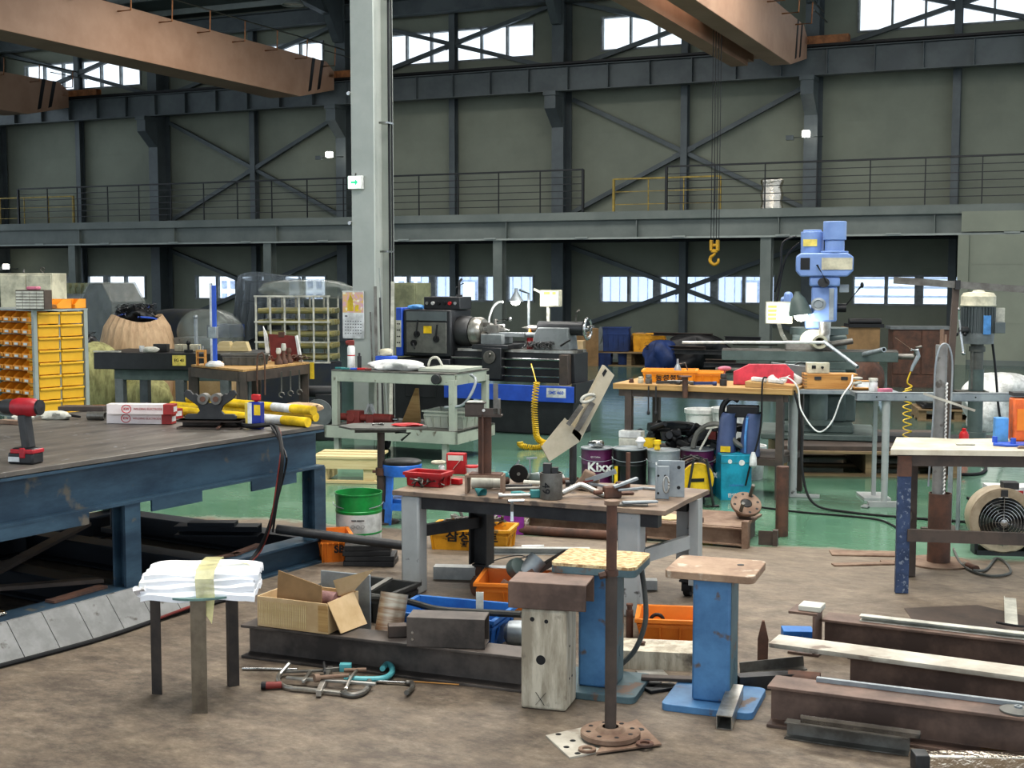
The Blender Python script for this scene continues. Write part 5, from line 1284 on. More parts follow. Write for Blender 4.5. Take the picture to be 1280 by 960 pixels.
m = MB(); m.lathe([(0, 0), (.036, 0), (.037, .01), (.037, .2), (.025, .22), (0, .22)]); P(r, 'can', m, 'white'); m = MB(); m.cyl((0, 0, .12), (0, 0, .13), .0375); P(r, 'band', m, 'red')
m = MB(); m.b6(-.03, .03, -.02, .02, .22, .27); m.cyl((-.05, 0, .24), (-.02, 0, .25), .022); P(r, 'trigger_top', m, 'red_dull', bev=.006)
m = MB(); m.cyl((0, 0, 0), (0, 0, .12), .02); m.cyl((.0, 0, .12), (.0, 0, .15), .01); T('marker_tin', 'small dark tin beside the white spray can on the cart', 'tin', m, 'dark_steel', cw(.19, .2))
for i, (x, y, ms, w_) in enumerate(((-.0, .08, 'teal', .1), (.08, .04, 'teal', .08), (.25, .07, 'red', .1), (.17, .05, 'blue_paint', .07), (.33, .04, 'red_dull', .06))):
    box_thing('file_pack', ['teal packet at the left corner of the cart', 'second teal packet on the cart', 'red packet on the cart before the spray can', 'small blue packet on the cart', 'small dull red packet left of the cloth on the cart'][i], 'packet', cw(x+.05, y), RB+.2*i, w_, .03, .018, ms)
box_thing('wood_board', 'thick pale grey board lying at the right end of the cart top', 'board', cw(1.08, .36), RB, .42, .5, .03, 'cart_paint')
m = MB(); m.tube(wob([(-.08, 0, 0), (-.05, 0, .07), (.02, 0, .08), (.07, 0, .01)], 6), .012); T('white_hoop', 'curved white hoop standing on the cart board', 'hoop', m, 'off_white', cw(.93, .35, .845), RB)
m = MB(); m.tube(wob([cw(1.32, .3, .78), cw(1.42, .2, .74), cw(1.42, .1, .62), cw(1.35, .05, .52), cw(1.2, .0-.0, .5)], 6), .014); T('grey_hose', 'pale hose looping down at the right end of the cart', 'hose', m, 'galv')
m = MB(); m.lathe([(.02, -.02), (.045, -.02), (.045, .02), (.02, .02)], (0, 0, 0), (0, 1, 0)); T('round_magnet', 'dark round magnet stuck on the cart front rail', 'magnet', m, 'dark_steel', cw(1.13, -.025, .755), RB)
# on the lower deck
r = E('red_winch', 'rusty red winch casting on the lower deck of the cart', 'winch', cw(.3, .1, .286), RB)
m = MB(); m.cyl((-.28, 0, .07), (.2, 0, .07), .035); m.box((-.1, 0, .07), (.14, .1, .13)); m.cyl((-.12, -.06, .07), (-.12, -.04, .07), .045); m.cyl((.1, 0, .07), (.3, 0, .07), .045); m.box((.08, 0, .05), (.08, .1, .1)); P(r, 'body', m, 'red_dull', bev=.006)
m = MB(); m.cyl((.3, 0, .07), (.36, 0, .07), .014); P(r, 'shaft', m, 'chrome')
m = MB(); m.prism([(-.16, 0), (-.13, 0), (-.06, .17), (-.08, .18)], -.01, .01, 'y'); m.prism([(0, 0), (.03, 0), (-.04, .18), (-.07, .17)], -.01, .01, 'y'); T('folding_support', 'white folding support leg behind the red winch', 'support', m, 'white', cw(.28, .35, .286), RB)
m = MB(); m.prism([(0, 0), (.2, 0), (.18, .33), (.15, .33)], 0, .02, 'y'); T('wooden_wedge', 'yellowish wooden board leaning on the lower deck of the cart', 'board', m, 'wood_top', cw(.48, .5, .286), RB)
crate('grey lidded plastic case at the right of the lower cart deck', cw(1.1, .35, .286), RB, .42, .35, .16, 'cart_paint', name='plastic_case', cat='case')

# ================================================================ ROUND TOP STAND, PALLET, STOOL, BUCKET
q = Vector(((475-640)/FPX*9.0, 9.0, 0)); r = E('welding_stand', 'thin octagonal steel plate on a single post behind the green bucket', 'stand', q, R(4))
m = MB(); m.prism([(-.29, .05), (-.2, -.1), (.1, -.14), (.32, -.02), (.28, .12), (.05, .22), (-.2, .2)], .655, .668, 'z'); m.box((0, 0, .64), (.35, .12, .02)); P(r, 'top_plate', m, 'crate_grey')
m = MB(); m.cyl((0, 0, 0), (0, 0, .35), .03); m.cyl((0, 0, .35), (0, 0, .64), .026); m.cyl((0, 0, .0), (0, 0, .012), .12); P(r, 'post', m, 'brown_steel')
m = MB(); m.cyl((0, 0, .33), (0, 0, .38), .038); m.cyl((-.06, 0, .355), (.05, 0, .355), .01); P(r, 'collar', m, 'rust')
m = MB(); m.tube([(.1, -.05, .63), (.2, -.1, .63), (.14, -.1, .58)], .008); P(r, 'lock_lever', m, 'black')
m = blob(.1, .05, .012, 9, n=10); T('red_cloth', 'red cloth scraps lying on the octagonal stand top', 'cloth', m, 'red', q+Vector((.18, 0, .669)))
m = MB(); m.tube([(0, 0, .01), (.06, .01, .012), (.08, 0, .01)], .008); T('small_wrench', 'small shiny wrench on the octagonal stand top', 'wrench', m, 'chrome', q+Vector((-.06, .0, .669)))
q = at(436, 601); pr = E('pallet', 'small pale new wooden pallet between the table and the blue stool', 'pallet', q, R(-7))
for z, y, h_ in ((.165, -.14, .09),):
    m = MB(); m.box((0, y, z), (.55, .02, h_)); P(pr, 'side_board', m, 'wood_light')
for i in range(3):
    m = MB(); m.box((0, -.1+.16*i, .215), (.55, .12, .018)); P(pr, 'deck_board', m, 'wood_light')
for x in (-.2, .2):
    m = MB(); m.box((x, .05, .075), (.09, .36, .11)); P(pr, 'bearer', m, 'wood_light')
m = MB(); m.box((0, -.12, .012), (.55, .06, .02)); P(pr, 'bottom_board', m, 'wood_light')
q = at(503, 652); r = E('plastic_stool', 'blue plastic stool with taped black seat behind the steel work table', 'stool', q, R(8))
mat('stool_blue', (58, 124, 214), .35)
m = MB(); m.lathe([(0, .4), (.13, .4), (.135, .41), (.135, .425), (.12, .432), (0, .432)]); P(r, 'seat', m, 'machine_black')
m = MB(); m.lathe([(.136, .33), (.138, .4), (.13, .41), (.13, .33)]); P(r, 'rim', m, 'stool_blue')
for a in (45, 135, 225, 315):
    c_, s_ = math.cos(R(a)), math.sin(R(a)); m = MB(); m.sec([(-.03, -.006), (.03, -.006), (.03, .006), (-.03, .006)], (.15*c_, .15*s_, 0), (.12*c_, .12*s_, .36), up=(c_, s_, 0)); P(r, 'leg', m, 'stool_blue', bev=.003)
m = MB(); m.lathe([(.128, .13), (.134, .13), (.132, .17), (.126, .17)], n=4); m.shell([(.138, .1), (.142, .1), (.139, .15), (.135, .15), (.138, .1)]); P(r, 'ring', m, 'stool_blue')
def pail(label, loc, ms, r_=.138, h=.36, lid=None, lw='white', rim=None, opened=False, band=None, name='pail', grp=None):
    b = E(name, label, 'pail', loc, 0, grp)
    m = MB(); m.shell([(0, 0), (r_*.93, 0), (r_*.95, .01), (r_*.97, h*.3), (r_*.985, h*.31), (r_*.985, h*.33), (r_*.97, h*.34), (r_*.98, h*.66), (r_, h*.68), (r_, h*.7), (r_*.98, h*.71), (r_, h-.01), (r_*1.02, h-.008), (r_*1.02, h), (r_*.97, h), (r_*.93, .02), (0, .02)], n=36); P(b, 'drum', m, ms)
    if not opened:
        m = MB(); m.lathe([(0, h-.012), (r_*.97, h-.012), (r_*1.03, h-.002), (r_*1.03, h+.006), (r_*.9, h+.006), (r_*.88, h), (0, h)], n=36); P(b, 'lid', m, lid or 'galv')
    else:
        m = MB(); m.cyl((0, 0, .02), (0, 0, h-.05), r_*.92); P(b, 'contents', m, 'crate_grey')
    m = MB(); pts = [(-(r_+.01)*math.cos(a/12*PI), -.03-(.10)*math.sin(a/12*PI)*1.0, h-.06+.0-.10*math.sin(a/12*PI)*.3) for a in range(13)]; m.tube(pts, .003, n=6); P(b, 'wire_handle', m, 'galv')
    return b
mat('pail_green', (38, 150, 74), .35); mat('label_paper', (206, 208, 204), .6)
q = at(449, 686); r = pail('green open pail with white label on its lower half', q, 'pail_green', .145, .36, opened=True, name='paint_pail')
m = MB(); m.shell([(.1385, .02), (.1405, .02), (.1425, .235), (.1405, .235), (.1385, .02)], n=36); P(r, 'paper_band', m, 'label_paper')
m = MB()
for i in range(3):
    for s_ in range(4):
        a0 = PI*s_/2; a1 = a0+PI/2; m.bar((-.02+.03*i+.013*math.cos(a0), -.143, .165+.013*math.sin(a0)), (-.02+.03*i+.013*math.cos(a1), -.143, .165+.013*math.sin(a1)), .001, .002, up=(0, 1, 0))
m.b6(-.03, -.0, -.1445, -.1425, .2, .206); m.b6(.004, .05, -.1445, -.1425, .2, .206)
P(r, 'print', m, 'ink')
mat('kix_purple', (92, 34, 78), .35); mat('kix_pink', (150, 66, 130), .35); mat('pail_black', (24, 24, 26), .35); mat('pail_cyan', (36, 156, 182), .4)
q = at(746, 620); r = pail('dark purple oil pail printed Kix in white, behind the bent bracket', q, 'kix_purple', .122, .375, name='oil_pail')
text(r, 'Kixx', .1, 'white', (.012, -.126, .24), FR, bold=.03); text(r, 'GS Caltex', .018, 'white', (-.02, -.126, .32), FR)
m = MB(); m.shell([(.117, .02), (.1195, .02), (.1215, .12), (.119, .12), (.117, .02)]); P(r, 'pink_band', m, 'kix_pink')
m = blob(.06, .05, .03, 6, n=10); T('steel_fittings', 'small shiny steel fittings heaped on the purple oil pail lid', 'fittings', m, 'chrome', q+Vector((0, 0, .382)))
q = at(787, 623); r = pail('black oil pail with grey lid between the purple and silver pails', q, 'pail_black', .13, .385, name='oil_pail')
m = MB(); m.b6(-.125, -.1, -.1, -.08, .08, .26); P(r, 'yellow_strip', m, 'yellow')
q = at(829, 626); pail('silver metal pail with spout beside the black pail', q, 'galv', .122, .385, name='oil_pail')
m = MB(); m.cyl((0, 0, 0), (0, 0, .04), .025, .02); m.cyl((0, 0, .04), (0, 0, .07), .03); P(bpy.data.objects['oil_pail.002'], 'spout_cap', m, 'yellow', (-.05, 0, .392), label='yellow cap')
m = MB(); m.lathe([(.02, 0), (.025, .03), (.04, .05), (.02, .08)]); P(bpy.data.objects['oil_pail.001'], 'spout', m, 'white', (.08, 0, .392), label='white plastic spout')
q = at(871, 619); r = pail('purple oil pail behind the yellow cable reel', q, 'kix_purple', .13, .36, name='oil_pail')
text(r, 'Kixx', .09, 'white', (.07, -.135, .18), (R(90), 0, R(25)), bold=.03)
for i, (px, py, w_, rz) in enumerate(((897, 618, .23, 12), (920, 626, .235, 2))):
    r = E('square_can', ['turquoise square can half hidden behind the front turquoise can', 'turquoise square can with round white emblem at the bench leg'][i], 'can', at(px, py), R(rz))
    m = MB(); m.b6(-w_/2, w_/2, 0, w_, 0, .35); P(r, 'can', m, 'pail_cyan', bev=.008)
    m = MB(); m.b6(-w_/2, w_/2, -.002, w_, .285, .29); m.b6(-w_/2-.002, w_/2+.002, -.002, w_, .0, .008); P(r, 'seam', m, 'teal')
    m = MB(); m.lathe([(.014, 0), (.022, 0), (.022, .003), (.014, .003)], (.04, -.001, .29), (0, -1, 0)); m.lathe([(0, 0), (.016, 0), (.016, .003), (0, .003)], (-.05, -.001, .3), (0, -1, 0)); P(r, 'emblem', m, 'white')
    if i: text(r, '한양특수', .035, 'white', (.0, -.003, .04), FR, bold=.03); text(r, 'industrial', .03, 'blue_light', (0, -.003, .12), FR)
# white buckets behind
for i, (px, z, Y) in enumerate(((878, .255, 11.5), (912, .285, 11.3), (938, .0, 11.0))):
    m = MB(); m.shell([(0, 0), (.12, 0), (.138, .24), (.15, .245), (.15, .28), (.135, .28), (.115, .01), (0, .01)], n=28)
    if z: T('white_bucket', ['lower white bucket holding up the leftmost white bucket', 'lower white bucket under the bucket behind the vacuum heads'][i], 'bucket', m, 'white', ((px-640)/FPX*Y, Y, 0), 0); 
    T('white_bucket', ['white plastic bucket behind the black machine parts, leftmost of the three', 'white plastic bucket behind the blue grey vacuum heads', 'white plastic bucket beside the bench leg, lowest of the three'][i], 'bucket', m, 'white', ((px-640)/FPX*Y, Y, z if i < 2 else z), 0)
# ================================================================ WOOD TOPPED BENCH
zt = .85; WA = at(766, 479, zt); WA.z = 0
r = E('wood_bench', 'long bench with a thick wooden board top and brown steel legs', 'bench', WA, RB)
Lw, Ww = 1.42, .62
m = MB(); m.b6(0, Lw, 0, Ww, zt-.045, zt); P(r, 'wooden_top', m, 'wood_top', bev=.004)
m = MB(); m.b6(.04, Lw-.04, .03, .07, zt-.1, zt-.045); m.b6(.04, Lw-.04, Ww-.07, Ww-.03, zt-.1, zt-.045); P(r, 'top_rail', m, 'brown_steel')
for x, y in ((.12, .05), (Lw-.1, .05), (.18, Ww-.05), (Lw-.06, Ww-.05)):
    m = MB(); m.box((x, y, (zt-.045)/2), (.055, .055, zt-.05)); P(r, 'leg', m, 'brown_steel')
m = MB(); m.b6(.1, Lw-.08, .06, Ww-.05, .30, .32); m.b6(.1, Lw-.08, .03, .06, .26, .31); m.bar((Lw-.1, .05, .3), (Lw-.06, Ww-.05, .3), .04, .05); P(r, 'lower_shelf', m, 'brown_steel')
WM = Matrix.Translation(WA) @ Matrix.Rotation(RB, 4, 'Z')
def ww(x, y, z=.852): return WM @ Vector((x, y, z))
crate('long orange crate with black Korean lettering on the wood bench', ww(.36, .36), RB+R(14), .42, .26, .095, 'bin_orange', '동성정밀', ts=.06, ribs=3)
crate('second orange crate behind, at the right of the lettered crate', ww(.62, .42), RB+R(10), .3, .22, .085, 'bin_orange', ribs=4)
r = E('oil_can', 'silver pump oil can standing in the orange crate on the wood bench', 'oil can', ww(.42, .36, .862), 0)
m = MB(); m.lathe([(0, 0), (.026, 0), (.03, .01), (.03, .09), (.018, .12), (.01, .13), (.008, .17), (0, .17)]); P(r, 'can', m, 'galv'); m = MB(); m.tube([(.01, 0, .13), (.06, 0, .14), (.08, 0, .08)], .005); P(r, 'lever', m, 'mid_steel')
for i, (x, y, rr, h_, ms) in enumerate(((.2, .09, .022, .05, 'cream'), (.27, .08, .028, .07, 'mid_steel'), (.86, .12, .028, .09, 'dark_steel'), (.12, .1, .02, .03, 'rust'))):
    m = MB(); m.lathe([(0, 0), (rr, 0), (rr, h_*.5), (rr*.7, h_*.6), (rr*.9, h_*.7), (rr*.8, h_), (0, h_)], n=16)
    T('bench_fitting', ['small cream cylinder at the left of the wood bench', 'steel nozzle fitting on the wood bench front edge', 'small jar with dark top at the middle of the wood bench', 'low rusty puck at the left end of the wood bench'][i], 'fitting', m, ms, ww(x, y))
m = MB(); m.cyl((0, 0, -.1), (0, 0, .06), .022); m.cyl((0, 0, .06), (0, 0, .068), .05); T('bench_pin', 'brown pin with flat round head through the wood bench edge', 'pin', m, 'rust', ww(.6, -.03, .86))
for i, (x, y, L_, ms, a) in enumerate(((.42, .07, .16, 'dark_steel', 5), (.52, .11, .18, 'mid_steel', -12), (.7, .1, .16, 'tarp_blue', 8), (.47, .16, .14, 'off_white', -5))):
    m = MB(); m.bar((-L_/2, 0, .012), (L_/2, 0, .016), .022, .022); m.cyl((L_/2, 0, .012), (L_/2+.03, 0, .012), .018)
    T('bench_tool', ['dark hand tool lying on the wood bench near its left', 'steel hand tool lying behind the dark one', 'hand tool with blue handle right of the pin', 'pale hand tool lying at the crate foot'][i], 'tool', m, ms, ww(x, y), RB+R(a))
for i in range(2):
    m = MB(); m.tube([(0, 0, .06), (0, 0, -.14)], .006); m.ball((0, 0, -.15), .014, sc=(1, .6, 1.4)); T('hanging_pliers', ['pliers hanging from the left underside of the wood bench', 'longer pliers hanging beside them under the wood bench'][i], 'pliers', m, 'dark_steel', ww(.3+.06*i, -.012, .78-.0*i))
m = MB(); m.prism([(-.24, 0), (.22, 0), (.22, .1), (.16, .16), (-.12, .16), (-.24, .1)], 0, .05, 'y'); T('pink_guard', 'bright pinkish red machine guard panel on the wood bench', 'guard', m, 'pink_shield', ww(1.14, .3), RB+R(15), bev=.004)
m = MB(); m.prism([(-.12, 0), (.22, 0), (.24, .13), (-.12, .17)], 0, .04, 'y'); T('grey_guard', 'grey mauve guard panel behind the red guard on the wood bench', 'guard', m, 'machine_grey', ww(1.28, .45), RB+R(20), bev=.004)
m = MB(); m.prism([(-.17, 0), (.2, 0), (.2, .02), (-.17, .045)], -.09, .09, 'y'); T('wooden_plank', 'tilted thin wooden plank under the white power strips', 'plank', m, 'wood_top', ww(1.22, .13), RB)
for i in range(2):
    r = E('power_strip', ['white power strip, left one on the tilted plank', 'white power strip, right one on the tilted plank with plugged cable'][i], 'power strip', ww(1.14+.13*i, .12, .893-.008*i), RB, None, rot=(0, R(4), RB))
    m = MB(); m.b6(-.06, .06, -.025, .025, 0, .03); P(r, 'case', m, 'white', bev=.006)
    for k in range(2):
        m = MB(); m.cyl((-.03+.06*k, 0, .03), (-.03+.06*k, 0, .0315), .017); P(r, 'socket', m, 'off_white')
m = MB(); m.ball((0, 0, 0), .04, sc=(1.4, .5, .5)); m.tube([(0, 0, 0), (.0, 0, -.1)], .006); T('pink_brush', 'pink capped tool leaning behind the orange crates', 'tool', m, 'pink', ww(.78, .45, .96))
# cables hanging from the strips
m = MB(); m.tube(wob([ww(1.2, .1, .925), ww(1.2, -.03, .9), ww(1.2, -.05, .6), ww(1.17, -.06, .42), ww(1.14, -.1, .3), ww(1.1, -.1, .12)], 7), .007); o = T('hanging_cable', 'black cable with white plug hanging in front of the vacuum heads', 'cable', m, 'rubber')
m = MB(); m.lathe([(.012, .1), (.026, .06), (.028, 0), (.01, -.02)]); T('cable_socket', 'white cable socket hanging on the black cable over the turquoise can', 'socket', m, 'white', ww(1.16, -.12, .28))
m = MB(); m.tube(wob([ww(1.3, .1, .92), ww(1.38, .05, .93), ww(1.46, .0, .86), ww(1.5, -.05, .7), ww(1.62, -.05, .55), ww(1.72, -.05, .62), ww(1.78, -.0, .8), ww(1.83, .1, .9), ww(1.83, .16, .96)], 7), .006); T('white_cable', 'white cable looping down between the two benches', 'cable', m, 'white')
m = MB(); m.tube(wob([ww(1.43, .02, .84), ww(1.5, -.04, .6), ww(1.52, -.1, .3), ww(1.62, -.2, .05), ww(1.9, -.3, .01), ww(2.6, -.35, .01), ww(3.4, -.3, .01)], 8), .009); T('black_cable', 'black cable falling from the bench end and running right across the green floor', 'cable', m, 'rubber')
# junk on the lower shelf
m = MB(); rn = random.Random(3)
for i in range(46):
    x = rn.uniform(.15, .98); y = rn.uniform(.12, .5); z = .33+rn.uniform(0, .18); a = rn.uniform(-1, 1)
    q_ = rn.uniform(.02, .14); m.cyl((x, y, z), (x+q_*math.cos(a), y-q_*abs(math.sin(a)), z+rn.uniform(-.03, .06)), rn.uniform(.01, .04), n=12)
for i in range(8):
    x = rn.uniform(.2, .9); m.box((x, rn.uniform(.1, .5), .36+rn.uniform(0, .12)), (rn.uniform(.05, .16), .1, .06), (0, rn.uniform(-.4, .4), rn.uniform(-1, 1)))
T('machine_parts', 'heap of black greasy machine parts on the lower shelf of the wood bench', 'machine parts', m, 'machine_black', WA, RB, kind='stuff')
m = blob(.2, .1, .06, 44, n=14, amp=.15); T('dark_jacket', 'dark blue black cloth draped over the parts under the wood bench', 'cloth', m, 'tarp_dark', ww(.42, .4, .42), RB)
m = MB(); m.b6(-.09, .09, -.05, .05, 0, .05); T('foam_block', 'white foam block at the left end of the lower shelf', 'block', m, 'white', ww(.16, .0, .43), RB)
m = MB(); m.b6(-.09, .09, -.06, .06, 0, .1); T('white_case', 'white case under the foam block at the bench foot', 'case', m, 'off_white', ww(.16, .01, .325), RB, bev=.004)
m = MB(); m.b6(-.04, .04, -.04, .04, 0, .1); T('yellow_carton', 'small yellow carton right of the foam block', 'box', m, 'yellow', ww(.3, .02, .325), RB)
m = MB(); m.tube(wob([(-.25, 0, .0), (-.2, 0, .14), (-.05, 0, .2), (.1, 0, .06), (.22, 0, .02)], 8), .022); T('grey_hose', 'thick grey hose bent over the black machine parts', 'hose', m, 'crate_grey', ww(.9, .02, .36), RB)
m = MB(); m.bar((0, 0, 0), (.09, 0, .17), .02, .015); m.bar((.05, 0, .17), (.14, 0, .185), .03, .012); T('white_lever', 'white jack lever with red base in front of the black parts', 'lever', m, 'off_white', ww(.72, -.02, .36), RB)
m = MB(); m.box((0, 0, .03), (.06, .04, .06)); T('red_block', 'small red block behind the white jack lever', 'block', m, 'red_dull', ww(.8, .05, .44), RB)
# vacuum heads
mat('vac_blue', (84, 96, 130), .3, c2=(74, 86, 118), scale=8)
r = E('vacuum_cleaner', 'grey blue twin headed vacuum cleaner with black top behind the turquoise can', 'vacuum cleaner', ww(1.0, .06, .325), RB+R(8)); r.scale = (1.25, 1.1, 1.1)
for x in (-.075, .07):
    m = MB(); m.grid(lambda u, v, x=x: (x+.062*(1-.25*v)*math.cos(u*2*PI)+.03*v*v, .08*math.sin(u*2*PI), .30*math.sin(v*PI/2)), 24, 12)
    P(r, 'tank', m, 'vac_blue')
m = MB(); m.b6(-.07, .12, -.05, .05, .27, .35); m.tube(wob([(-.1, 0, .2), (-.1, 0, .33), (-.05, 0, .4), (.0, 0, .38)], 5), .02); P(r, 'handle', m, 'black', bev=.01)
m = MB(); m.b6(-.1, -.04, -.085, -.075, .03, .07); P(r, 'yellow_badge', m, 'yellow')
m = MB(); m.tube(wob([(.06, -.07, .28), (.05, -.085, .15), (.05, -.085, .03)], 5), .008); P(r, 'blue_tube', m, 'blue_light')

# ================================================================ CABLE REEL
q = at(867, 632); r = E('cable_reel', 'yellow cable reel on a dark tube frame wound with black and yellow cable', 'cable reel', q, R(12))
m = MB(); m.lathe([(0, 0), (.125, 0), (.13, .01), (.125, .02), (0, .02)], (0, -.06, .2), (0, -1, 0), n=36); P(r, 'flange', m, 'hose_yellow')
m = MB(); m.cyl((0, .06, .2), (0, -.06, .2), .07, n=24); P(r, 'hub', m, 'hose_yellow')
for k in range(4):
    m = MB(); rr = .12+.012*k; m.tube([(.01+rr*math.cos(a/36*2*PI), -.05+.035*k, .205+rr*math.sin(a/36*2*PI)) for a in range(36)], .0085, n=6, closed=True); P(r, 'cable_turn', m, 'rubber' if k % 2 else 'brown_steel')
m = MB(); m.tube([(-.1, -.1, 0), (-.04, -.1, .36), (.06, -.1, .36), (.12, -.1, 0)], .01); m.tube([(-.1, .1, 0), (-.04, .1, .36), (.06, .1, .36), (.12, .1, 0)], .01); m.tube([(-.12, -.1, .01), (.16, -.1, .01)], .01); m.tube([(.01, -.1, .36), (.01, .1, .36)], .01); P(r, 'frame', m, 'dark_steel')
m = MB(); m.b6(-.06, .05, -.084, -.081, .19, .215); P(r, 'slot', m, 'black')

# ================================================================ GREY METAL BENCH right of the wood bench
GA = at(972, 487, .83); GA.z = 0; gz = .83
r = E('metal_bench', 'narrow grey metal bench with square tube legs behind the roller stand', 'bench', GA, R(-8))
m = MB(); m.b6(0, .72, 0, .45, gz-.03, gz); P(r, 'top', m, 'galv')
for x in (.13,):
    m = MB(); m.cyl((x, .05, 0), (x, .05, gz-.03), .03); m.bar((x-.02, .05, .012), (x+.2, .02, .012), .06, .02); P(r, 'leg', m, 'leg_paint')
for x, y in ((.13, .38),):
    m = MB(); m.box((x, y, .4), (.04, .04, .8)); P(r, 'leg', m, 'leg_paint')
GM = Matrix.Translation(GA) @ Matrix.Rotation(R(-8), 4, 'Z')
def gg(x, y, z=.832): return GM @ Vector((x, y, z))
r = E('wooden_box', 'varnished wooden box with finger joints and two latches', 'box', gg(.4, .17), R(-4))
m = MB(); m.b6(-.2, .2, -.08, .08, 0, .115); P(r, 'case', m, 'wood_box', bev=.003)
m = MB()
for s_ in (-1, 1):
    for k in range(5): m.b6(s_*.2-.001 if s_ > 0 else -.201, s_*.2+.001 if s_ > 0 else -.199, -.08, .08, .01+.022*k, .02+.022*k); m.b6(s_*.19-.01, s_*.19+.01, -.0815, -.08, .01+.022*k, .02+.022*k)
m.b6(-.2, .2, -.081, -.08, .085, .087); P(r, 'finger_joint', m, 'cardboard_dark')
for x in (-.1, .1):
    m = MB(); m.b6(x-.025, x+.025, -.087, -.08, .07, .095); P(r, 'latch', m, 'dark_steel')
r = E('control_box', 'small cream electrical control box on top of the wooden box', 'box', gg(.31, .17, .949), R(-4))
m = MB(); m.b6(-.085, .085, -.04, .04, 0, .08); P(r, 'case', m, 'cream', bev=.003); m = MB(); m.b6(-.05, -.02, -.045, -.04, .035, .06); m.cyl((.03, -.04, .045), (.03, -.05, .045), .01); P(r, 'switch', m, 'black')
m = blob(.12, .06, .07, 64, n=14, amp=.2); T('white_rag', 'crumpled white rags between the red guard and the wooden box', 'rag', m, 'white', gg(.06, .2), 0)
m = MB(); m.lathe([(.02, 0), (.075, 0), (.08, .02), (.05, .05), (0, .05)], (0, 0, .09), (0, -1, 0)); m.tube([(.0+.09*math.cos(a/10*PI), -.0, .09+.09*math.sin(a/10*PI)) for a in range(11)], .006); T('headphones', 'dark round ear guard standing behind the wooden box', 'ear guard', m, 'black', gg(.2, .38), 0)
# tray, bottle, boxes at the right end
r = E('framed_mesh', 'small wood framed grey mesh panel leaning on the bench end', 'frame', gg(.66, .05, .836), R(-6), rot=(R(20), 0, R(-6)))
m = MB(); m.box((0, 0, .007), (.18, .012, .014)); m.box((0, .13, .007), (.14, .012, .014)); m.bar((-.09, 0, .007), (-.07, .13, .007), .012, .014); m.bar((.09, 0, .007), (.07, .13, .007), .012, .014); P(r, 'wooden_frame', m, 'wood_box')
m = MB(); m.prism([(-.085, 0), (.085, 0), (.068, .13), (-.068, .13)], .002, .006, 'z'); P(r, 'mesh', m, 'galv')
RA = at(1070, 497, .83)
# ================================================================ ROLLER STAND (grey channel on T legs)
RA = at(1070, 498, .8); RA.z = 0
r = E('support_rail', 'long pale grey steel channel rail on white post legs running off the right edge', 'rail', RA, R(-3))
m = MB(); m.chan((0, 0, .815), (1.6, 0, .815), .08, .06, .006); m.b6(0, 1.6, -.04, -.034, .785, .845); P(r, 'channel', m, 'galv')
for x in (.22, 1.5):
    m = MB(); m.cyl((x, 0, .03), (x, 0, .785), .023, .03); P(r, 'post', m, 'leg_paint')
    m = MB(); m.bar((x-.12, -.01, .02), (x+.13, -.01, .02), .045, .04); m.bar((x-.12, .0, .01), (x-.16, -.07, .01), .05, .012); m.bar((x+.11, .0, .01), (x+.15, -.07, .01), .05, .012); P(r, 'foot', m, 'leg_paint')
m = MB()
for x in (.14, .35, .62, .85): m.cyl((x, -.0405, .815), (x, -.042, .815), .006, n=8)
P(r, 'bolt_hole', m, 'black'); r.children[-1]['kind'] = 'stuff'
RM = Matrix.Translation(RA) @ Matrix.Rotation(R(-3), 4, 'Z')
def rr_(x, y, z=.846): return RM @ Vector((x, y, z))
r = E('metal_bench', 'low shelf table holding the white bottle behind the grey rail', 'table', rr_(.02, .1, 0), R(-3))
m = MB(); m.b6(0, .34, 0, .4, .8, .83); P(r, 'top', m, 'galv'); m = MB(); m.box((.21, .3, .4), (.03, .03, .8)); m.box((.21, .3, .01), (.2, .3, .02)); P(r, 'leg', m, 'leg_paint')
r = E('white_bottle', 'white plastic bottle with lid on the bench end', 'bottle', rr_(.17, .22, .832))
m = MB(); m.lathe([(0, 0), (.03, 0), (.032, .01), (.032, .07), (.02, .08)]); P(r, 'body', m, 'white'); m = MB(); m.cyl((0, 0, .08), (0, 0, .1), .034); P(r, 'lid', m, 'off_white')
box_thing('small_carton', 'small pink and white carton right of the white bottle', 'box', rr_(.24, .14, .832), R(20), .1, .05, .03, 'pink')
m = MB(); m.tube([(-.05, 0, 0), (-.03, 0, .05), (.03, 0, .06)], .012); m.ball((0, 0, .09), .03, sc=(1.4, .6, .4)); T('white_tap', 'small white knobbed fitting behind the mesh panel', 'fitting', m, 'off_white', rr_(.08, .35, .832))
# air gun on yellow coiled hose
r = E('air_gun', 'air blow gun with long thin nozzle hanging on a yellow coiled hose', 'air gun', (0, 0, 0))
Y = 10.2
m = MB(); m.tube([dp(1119, 422, Y), dp(1141, 438, Y)], .004); P(r, 'nozzle', m, 'rust_light')
m = MB(); m.tube([dp(1139, 437, Y), dp(1146, 438, Y), dp(1148, 445, Y), dp(1141, 458, Y), dp(1139, 464, Y)], [.012, .02, .018, .014, .01]); P(r, 'body', m, 'galv')
m = MB(); m.tube(wob([dp(1139, 463, Y), dp(1134, 478, Y), dp(1140, 483, Y), dp(1131, 487, Y)], 5), .006); P(r, 'hose', m, 'hose_yellow')
pts = []
x0 = 1134
ys = [487]+[495+9.6*i for i in range(7)]+[562]
cp = []
N_ = 90
for i in range(N_+1):
    f = i/N_; y = 487+f*66; a = f*2*PI*7.5
    b = dp(1134, y, Y+.0); cp.append(b+Vector((math.cos(a)*.032, math.sin(a)*.032, 0)))
m = MB(); m.tube(cp, .005, n=6); P(r, 'coil', m, 'hose_yellow')
